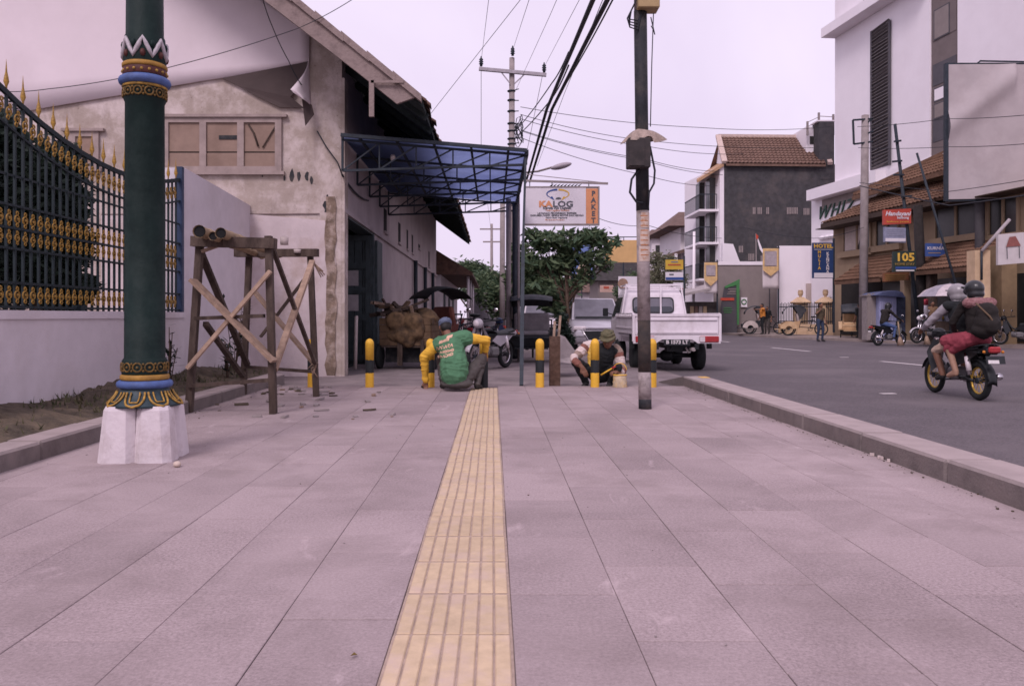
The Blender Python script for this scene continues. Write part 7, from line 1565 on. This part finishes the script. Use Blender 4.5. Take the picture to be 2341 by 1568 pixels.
gh, Rh = head(pr, L1(1014,746,.42),(-.25,.9,-.45),1.05)
pr += [('cap','e',gh(0,-.01,.045),(.095,.108,.085),Rh),('cap','c',gh(-.05,.1,.03),gh(.05,.1,.03),.012,.012),('cap','c',gh(-.04,.15,.015),gh(.04,.15,.015),.01,.01)]
w1p = figure("person", pr, {'vest':c_green,'trousers':c_trous,'sleeve':c_yel,'skin':sk1,'shoe':c_shoe,'hair':hairm,'dark':eyed,'lip':lipm,'cap':c_capb}, .0085, loc=(wx,11.54,-.012), smooth=3,
   folds=.011, label="squatting worker in green vest and yellow sleeves with his back to us", cat="person")
# faded print on the back of the vest
m_print = M("vest_print",(.66,.42,.30),.9,.2,20)
dgp = bpy.context.evaluated_depsgraph_get(); bpy.context.view_layer.update()
def press(pts, nm, mat, body, off=.004, origin=Vector((0,-3,0)), w_=.012):
    "lay flat strokes on the back of a figure by dropping them along +Y on to the cloth"
    mb = MB()
    for st in pts:
        q = []
        for (lx,lz) in st:
            ok, p, n, _ = body.ray_cast(Vector((lx,-2,lz)), Vector((0,1,0)))
            if ok: q.append((p+n*off, n))
        for i in range(len(q)-1):
            a,n = q[i]; b,_ = q[i+1]; d = (b-a); sdv = d.cross(n); 
            if sdv.length < 1e-6: continue
            sdv = sdv.normalized()*w_/2; mb.add([a-sdv,b-sdv,b+sdv,a+sdv],[(0,1,2,3)])
    if mb.v: mb.build(nm, mat, body)
rd = random.Random(2); strokes = []
def word(x0,z0,x1,z1,n,h):
    for i in range(n):
        u = (i+.5)/n; cx = x0+(x1-x0)*u; cz_ = z0+(z1-z0)*u; s_ = (x1-x0)/n*.36
        k = rd.choice((0,1,2,3))
        if k == 0: strokes.append([(cx-s_,cz_-h),(cx-s_,cz_+h),(cx+s_,cz_),(cx+s_,cz_-h)])
        elif k == 1: strokes.append([(cx-s_,cz_+h),(cx+s_,cz_+h*.9),(cx-s_,cz_-h*.2),(cx+s_,cz_-h)])
        elif k == 2: strokes.append([(cx-s_,cz_-h),(cx,cz_+h),(cx+s_,cz_-h)])
        else: strokes.append([(cx-s_,cz_+h),(cx-s_,cz_-h),(cx+s_,cz_-h*.8),(cx+s_,cz_+h),(cx-s_,cz_+h)])
q = lambda px,py: ((px-1045)/S,(893-py)/S)
for (a,b,n,h_) in (((997,796),(1036,786),6,.022),((996,807),(1038,797),8,.014),((994,818),(1037,806),7,.018)): word(*q(*a),*q(*b),n,h_)
press(strokes,"back_print",m_print,w1p,w_=.013)
strokes = []
for i in range(7): a = q(1004+i*3.4,781-i*1.2); strokes.append([(a[0],a[1]-.022),(a[0]+.012,a[1]+.02)])
for i in range(5): a = q(1021+i*2.6,770-i*.8); strokes.append([(a[0],a[1]-.02),(a[0]+.01,a[1]+.022)])
press(strokes,"back_print",m_print,w1p,w_=.019)
mb = MB(); T0 = Vector((wx,11.54,-.012)); a = T0+L1(970,880,.33); mb.tube([a+Vector((.03,.02,.07)),a+Vector((-.03,.0,-.02))],.012,6); mb.cbox(a+Vector((-.045,0,-.035)),(.05,.02,.05),m=1,ry=.5); mb.build("paint_brush",[m_woodl,m_tyre],label="paint brush held low by the green-vested worker",cat="brush")

# worker in camouflage hat, squatting and facing us
S2 = 150.0; wx2 = GX(1372,12.6)
def L2(px,py,dy): return Vector(((px-1372)/S2, dy, (880-py)/S2))
pr = []
pr += [('vest','e',L2(1380,846,.1),(.15,.14,.14),(0,0,0)),('vest','c',L2(1380,838,.08),L2(1382,804,-.02),.15,.155),('vest','c',L2(1356,796,-.02),L2(1406,800,-.02),.09,.09),('yvest','c',L2(1352,790,-.06),L2(1352,830,-.1),.075,.06)]
pr += [('trousers','e',L2(1376,858,.1),(.19,.14,.11),(0,0,0))]
squat_legs(pr, L2(1360,856,.06),L2(1313,824,-.28),L2(1338,872,-.12),L2(1330,878,-.26), L2(1394,856,.06),L2(1404,836,-.34),L2(1392,872,-.16),L2(1384,878,-.3))
pr += [('white','c',L2(1350,788,-.04),L2(1340,790,-.05),.08,.078),('stripe','c',L2(1338,792,-.06),L2(1334,795,-.07),.075,.075),('white','c',L2(1331,798,-.08),L2(1322,806,-.12),.074,.07),('taupe','c',L2(1320,808,-.14),L2(1313,812,-.22),.066,.06),
       ('white','c',L2(1308,813,-.3),L2(1307,817,-.33),.056,.056),('stripe','c',L2(1309,820,-.36),L2(1316,826,-.4),.05,.046),('skin','c',L2(1316,826,-.4),L2(1324,834,-.42),.042,.034)]
hand(pr, L2(1324,834,-.42),(.45,-.2,-.9),1,'skin',.45,1.05,up=(0,-1,0))
pr += [('taupe','c',L2(1408,796,-.02),L2(1413,804,-.03),.082,.076),('stripe','c',L2(1414,808,-.04),L2(1415,812,-.05),.074,.073),('white','c',L2(1416,818,-.06),L2(1417,826,-.08),.073,.07),('taupe','c',L2(1418,832,-.1),L2(1420,840,-.14),.066,.06),('stripe','c',L2(1420,843,-.17),L2(1418,846,-.22),.056,.052),('white','c',L2(1414,847,-.27),L2(1412,847,-.29),.052,.05),('skin','c',L2(1410,847,-.31),L2(1402,845,-.38),.04,.032)]
hand(pr, L2(1402,845,-.38),(-.75,-.5,.1),-1,'skin',1.0,1.0)
pr += [('skin','c',L2(1386,798,-.04),L2(1386,782,-.1),.055,.052)]
gh, Rh = head(pr, L2(1387,773,-.15),(-.35,-.85,-.42),1.08)
pr += [('hat','e',gh(0,-.02,.06),(.108,.118,.085),Rh),('hat','e',gh(0,.0,.03),(.125,.135,.03),Rh),('hat','e',gh(0,.09,.035),(.085,.07,.018),Rh),('hat','e',gh(0,-.075,-.02),(.1,.06,.09),Rh)]
w2p = figure("person", pr, {'vest':c_black,'yvest':M("vest_yellow",(.66,.42,.08),.85,.1,9),'trousers':c_black,'white':c_white,'stripe':c_stripe,'taupe':c_taupe,'skin':sk1,'shoe':c_shoe,'hair':hairm,'dark':eyed,'lip':lipm,'hat':c_camo}, .0085, loc=(wx2,12.62,-.02), smooth=3,
   folds=.01, label="squatting worker in camouflage hat and striped sleeves painting a bollard", cat="person")
T0 = Vector((wx2,12.62,-.02)); a = T0+L2(1365,851,-.44); b = T0+L2(1398,831,-.46)
mb = MB(); mb.tube([a,a.lerp(b,.75)],[.014,.012],6); mb.tube([a.lerp(b,.75),b],.016,6,m=1); mb.build("paint_brush",[m_yel,m_lampr],label="yellow-handled paint brush in the hand of the hatted worker",cat="brush")
pc = thing("paint_pail","crusted paint pail with yellow drips beside the hatted worker","pail",(GX(1417,12.15),12.15,-.02))
mb = MB(); mb.lathe([(.105,0),(.112,.03),(.1,.06),(.106,.1),(.097,.11),(.1,.2),(.09,.21),(.088,.19)],n=18); mb.build("pail", M("pail",(.45,.36,.25),.8,.25,12,.5,40,stain=(.55,.33,.06),sscale=10), pc)
mb = MB(); mb.torus((0,0,.2),.098,.009,n=18,k=5); mb.torus((0,0,.27),.1,.006,axis=(.3,1,0),n=14,k=4,arc=(0,math.pi)); mb.cyl((0,0,.17),(0,0,.175),.088,n=16,m=1); mb.build("rim", [m_yel,m_yel], pc)

# generic standing / riding figures
def arm(pr, sh, el, wr, lab, skin='skin', r=.055, bare=False, hd=None, side=1, hs=1.0):
    pr += [(lab,'c',sh,el,r,r*.8),(skin if bare else lab,'c',el,wr,r*.75,r*.55)]
    d = Vector(hd) if hd else (Vector(wr)-Vector(el)); hand(pr, wr, d, side, skin, .6, hs)
def leg(pr, hip, kn, an, toe, lab, shoe='shoe', r=.085, low=None):
    pr += [(lab,'c',hip,kn,r,r*.72),(low or lab,'c',kn,an,r*.68,r*.48),(shoe,'c',an,toe,.042,.036),(shoe,'c',Vector(an)+Vector((0,0,-.03)),toe,.04,.034)]
def trunk(pr, pel, ch, lab, plab, w=.15, sh=.17):
    pr += [(plab,'e',pel,(w*1.1,w*.85,.12),(0,0,0)),(lab,'c',Vector(pel)+Vector((0,0,.05)),ch,w,w*1.08),(lab,'c',Vector(ch)+Vector((-sh,0,.08)),Vector(ch)+Vector((sh,0,.08)),.075,.075)]
def helmet(prims, g, Rm, lab, vis='visor', s=1.0):
    prims += [(lab,'e',g(0,-.01,.03),(.125*s,.14*s,.125*s),Rm),(lab,'e',g(0,-.03,-.05),(.118*s,.115*s,.09*s),Rm),(vis,'e',g(0,.085,-.0),(.095*s,.06*s,.07*s),Rm),(lab,'c',g(-.06,.15,.06),g(.06,.15,.06),.018,.018)]

# the two on the motorcycle; bike frame: +Y forward, seat top z 0.80
bl = wm(bike1)
m_helm = M("helmet_silver",(.27,.25,.265),.3,.1,6,spec=.5); m_helk = M("helmet_black",(.018,.02,.022),.3,.1,6,spec=.5)
c_jack = M("jacket_grey",(.30,.275,.30),.85,.15,7,.3,14); c_dark = M("cloth_darkbrown",(.018,.015,.014),.9,.3,8,.3,14); c_pink = M("cloth_crimson",(.27,.05,.07),.85,.2,7,.3,14); c_beige = M("cloth_beige",(.44,.32,.25),.9,.1,8)
pr = []; trunk(pr,(0,-.2,.88),(0,-.1,1.28),'vestd','short',.15,.18)
arm(pr,(-.2,-.08,1.34),(-.36,.12,1.1),(-.35,.27,1.02),'jacket',r=.065,hd=(0,.8,-.3),side=1); arm(pr,(.2,-.08,1.34),(.36,.12,1.1),(.35,.27,1.02),'jacket',r=.065,hd=(0,.8,-.3),side=-1)
leg(pr,(-.1,-.18,.86),(-.2,.2,.68),(-.17,.06,.33),(-.18,.2,.26),'short',low='skin',r=.09); leg(pr,(.1,-.18,.86),(.2,.2,.68),(.17,.06,.33),(.18,.2,.26),'short',low='skin',r=.09)
pr += [('skin','c',(0,-.08,1.4),(0,-.05,1.48),.055,.055)]; gh,Rh = head(pr,(0,-.02,1.55),(-.2,1,-.05),1.0,hair=None); helmet(pr,gh,Rh,'helmet')
o = figure("person",pr,{'vestd':c_black,'jacket':c_jack,'short':c_beige,'skin':sk1,'shoe':c_shoe,'dark':eyed,'lip':lipm,'helmet':m_helm,'visor':m_glass},.011,loc=bike1.location,rz=bike1.rotation_euler.z,scale=.93,smooth=3,label="rider in grey jacket and silver helmet steering the gold-rimmed motorcycle",cat="person")
pr = []; trunk(pr,(0,-.6,.92),(0,-.54,1.3),'top','skirt',.15,.17)
arm(pr,(-.19,-.52,1.36),(-.27,-.4,1.12),(-.18,-.28,1.0),'top',r=.06,hd=(.5,.7,0),side=1); arm(pr,(.19,-.52,1.36),(.28,-.4,1.12),(.2,-.26,1.0),'top',r=.06,hd=(-.5,.7,0),side=-1)
pr += [('skirt','c',(-.08,-.55,.88),(-.24,-.2,.84),.12,.1),('skirt','c',(-.22,-.32,.84),(-.26,-.22,.72),.085,.05),('skirt','c',(-.14,-.5,.84),(-.22,-.3,.70),.09,.05)]
leg(pr,(-.1,-.58,.88),(-.25,-.22,.8),(-.2,-.36,.40),(-.23,-.22,.33),'skirt','skin',r=.085,low='skin'); leg(pr,(.1,-.58,.88),(.25,-.22,.8),(.2,-.36,.40),(.23,-.22,.33),'skirt','skin',r=.085,low='skin')
pr += [('scarf','c',(0,-.54,1.42),(0,-.5,1.5),.07,.06),('scarf','c',(-.16,-.6,1.4),(.17,-.6,1.4),.07,.075)]; gh,Rh = head(pr,(0,-.47,1.58),(-.3,1,-.05),1.0,hair=None); helmet(pr,gh,Rh,'helmet')
o = figure("person",pr,{'top':c_dark,'skirt':c_pink,'skin':sk2,'shoe':c_shoe,'dark':eyed,'lip':lipm,'helmet':m_helk,'visor':m_glass,'scarf':M("scarf_red",(.16,.06,.065),.9,.35,30,.4,30,col2=(.3,.17,.17))},.011,loc=bike1.location,rz=bike1.rotation_euler.z,scale=.93,smooth=3,label="pillion passenger in black helmet and crimson skirt on the gold-rimmed motorcycle",cat="person")
bp_ = thing("backpack","bulky dark backpack worn by the pillion passenger on the motorcycle","backpack",bl@Vector((0,-.8,.92)),bike1.rotation_euler.z); bp_.scale = (.86,.86,.88)
mb = MB(); figure("bag",[('b','e',(0,0,.2),(.19,.15,.21)),('b','e',(.0,0,.36),(.16,.13,.15)),('b','e',(.02,-.11,.17),(.13,.08,.12)),('b','e',(-.05,.02,.1),(.17,.13,.12))],{'b':c_dark},.018,parent=bp_,smooth=4)
mb = MB(); mb.tube([(-.17,-.0,.5),(-.05,-.16,.3),(.1,-.16,.05)],.014,5); mb.tube([(.12,.1,.5),(.16,.18,.52),(.15,.2,.2)],.016,5); mb.build("strap", M("strap_tan",(.12,.08,.05),.9), bp_)
# lone rider
pr = []; trunk(pr,(0,-.3,.9),(0,-.18,1.3),'top','jeans',.15,.17)
for s in (-1,1):
    arm(pr,(s*.2,-.15,1.36),(s*.34,.05,1.12),(s*.34,.26,1.02),'top',r=.06,hd=(0,.8,-.3),side=-s); leg(pr,(s*.1,-.28,.86),(s*.2,.1,.74),(s*.17,.05,.33),(s*.18,.2,.27),'jeans',r=.085)
pr += [('skin','c',(0,-.14,1.42),(0,-.1,1.5),.055,.055)]; gh,Rh = head(pr,(0,-.06,1.56),(0,1,-.05),1.0,hair=None); helmet(pr,gh,Rh,'helmet')
figure("person",pr,{'top':c_dark,'jeans':M("jeans",(.07,.11,.24),.9,.2,8),'skin':sk2,'shoe':c_shoe,'dark':eyed,'lip':lipm,'helmet':m_helk,'visor':m_glass},.016,loc=bike2.location,rz=bike2.rotation_euler.z,scale=.95,smooth=3,label="lone rider in black helmet and blue jeans on the far motorcycle",cat="person")
def stander(label, loc, rz, cols, h=1.66, arms=None, stride=.1, hairb=True):
    pr = []; k = h/1.7; V = lambda x,y,z: Vector((x*k,y*k,z*k))
    trunk(pr,V(0,0,.95),V(0,.02,1.3),'top','legs',.14*k,.16*k)
    leg(pr,V(-.09,0,.9),V(-.1,stride*.6+.03,.5),V(-.1,stride*.5-.02,.09),V(-.11,stride+.1,.04),'legs',r=.085*k); leg(pr,V(.09,0,.9),V(.1,-stride*.2+.03,.5),V(.1,-stride*.9,.09),V(.11,-stride*.9+.14,.04),'legs',r=.085*k)
    al, ar = arms or (((-.24,-.03,1.12),(-.25,.06,.86)),((.24,-.03,1.12),(.25,.06,.86)))
    arm(pr,V(-.18,.02,1.38),V(*al[0]),V(*al[1]),'top',r=.052*k,bare=True,side=1); arm(pr,V(.18,.02,1.38),V(*ar[0]),V(*ar[1]),'top',r=.052*k,bare=True,side=-1)
    pr += [('skin','c',V(0,.03,1.42),V(0,.04,1.5),.052,.05)]; head(pr,V(0,.05,1.585),(0,1,-.1),k)
    return figure("person",pr,dict(cols,skin=sk1,shoe=c_shoe,hair=hairm,dark=eyed,lip=lipm),.017,loc=loc,rz=rz,smooth=3,label=label,cat="person")
stander("man in orange shirt leaning one arm on a cycle rickshaw hood",(GX(1741,45.2),45.0,.03),R(95),{'top':M("shirt_orange",(.62,.24,.05),.85,.1,8),'legs':c_black},1.7,(((-.3,.2,1.38),(-.2,.5,1.36)),((.26,.02,1.12),(.2,.14,.9))),.05)
stander("person in dark clothes standing just behind the orange-shirted man",(GX(1754,45.9),45.9,.03),R(150),{'top':c_black,'legs':c_trous},1.55,None,.04)
stander("man in dark batik shirt and jeans standing at the road edge",(GX(1875,35.6),35.6,-.07),R(200),{'top':M("batik_dark",(.05,.045,.035),.9,.3,30,col2=(.14,.1,.06)),'legs':M("jeans_dark",(.035,.05,.09),.9,.2,8)},1.7,(((-.24,-.03,1.12),(-.25,.06,.86)),((.3,.1,1.2),(.16,.2,1.38))),.06)
stander("person in black bending behind the third cycle rickshaw",(GX(1966,37.4),37.4,.03),R(10),{'top':c_black,'legs':c_black},1.62,None,.05)
stander("vendor in brown shirt under the pale umbrella",(GX(2150,31.6),32.2,.03),R(170),{'top':M("shirt_brown",(.2,.12,.07),.9,.2,8),'legs':c_black},1.6,None,.03)
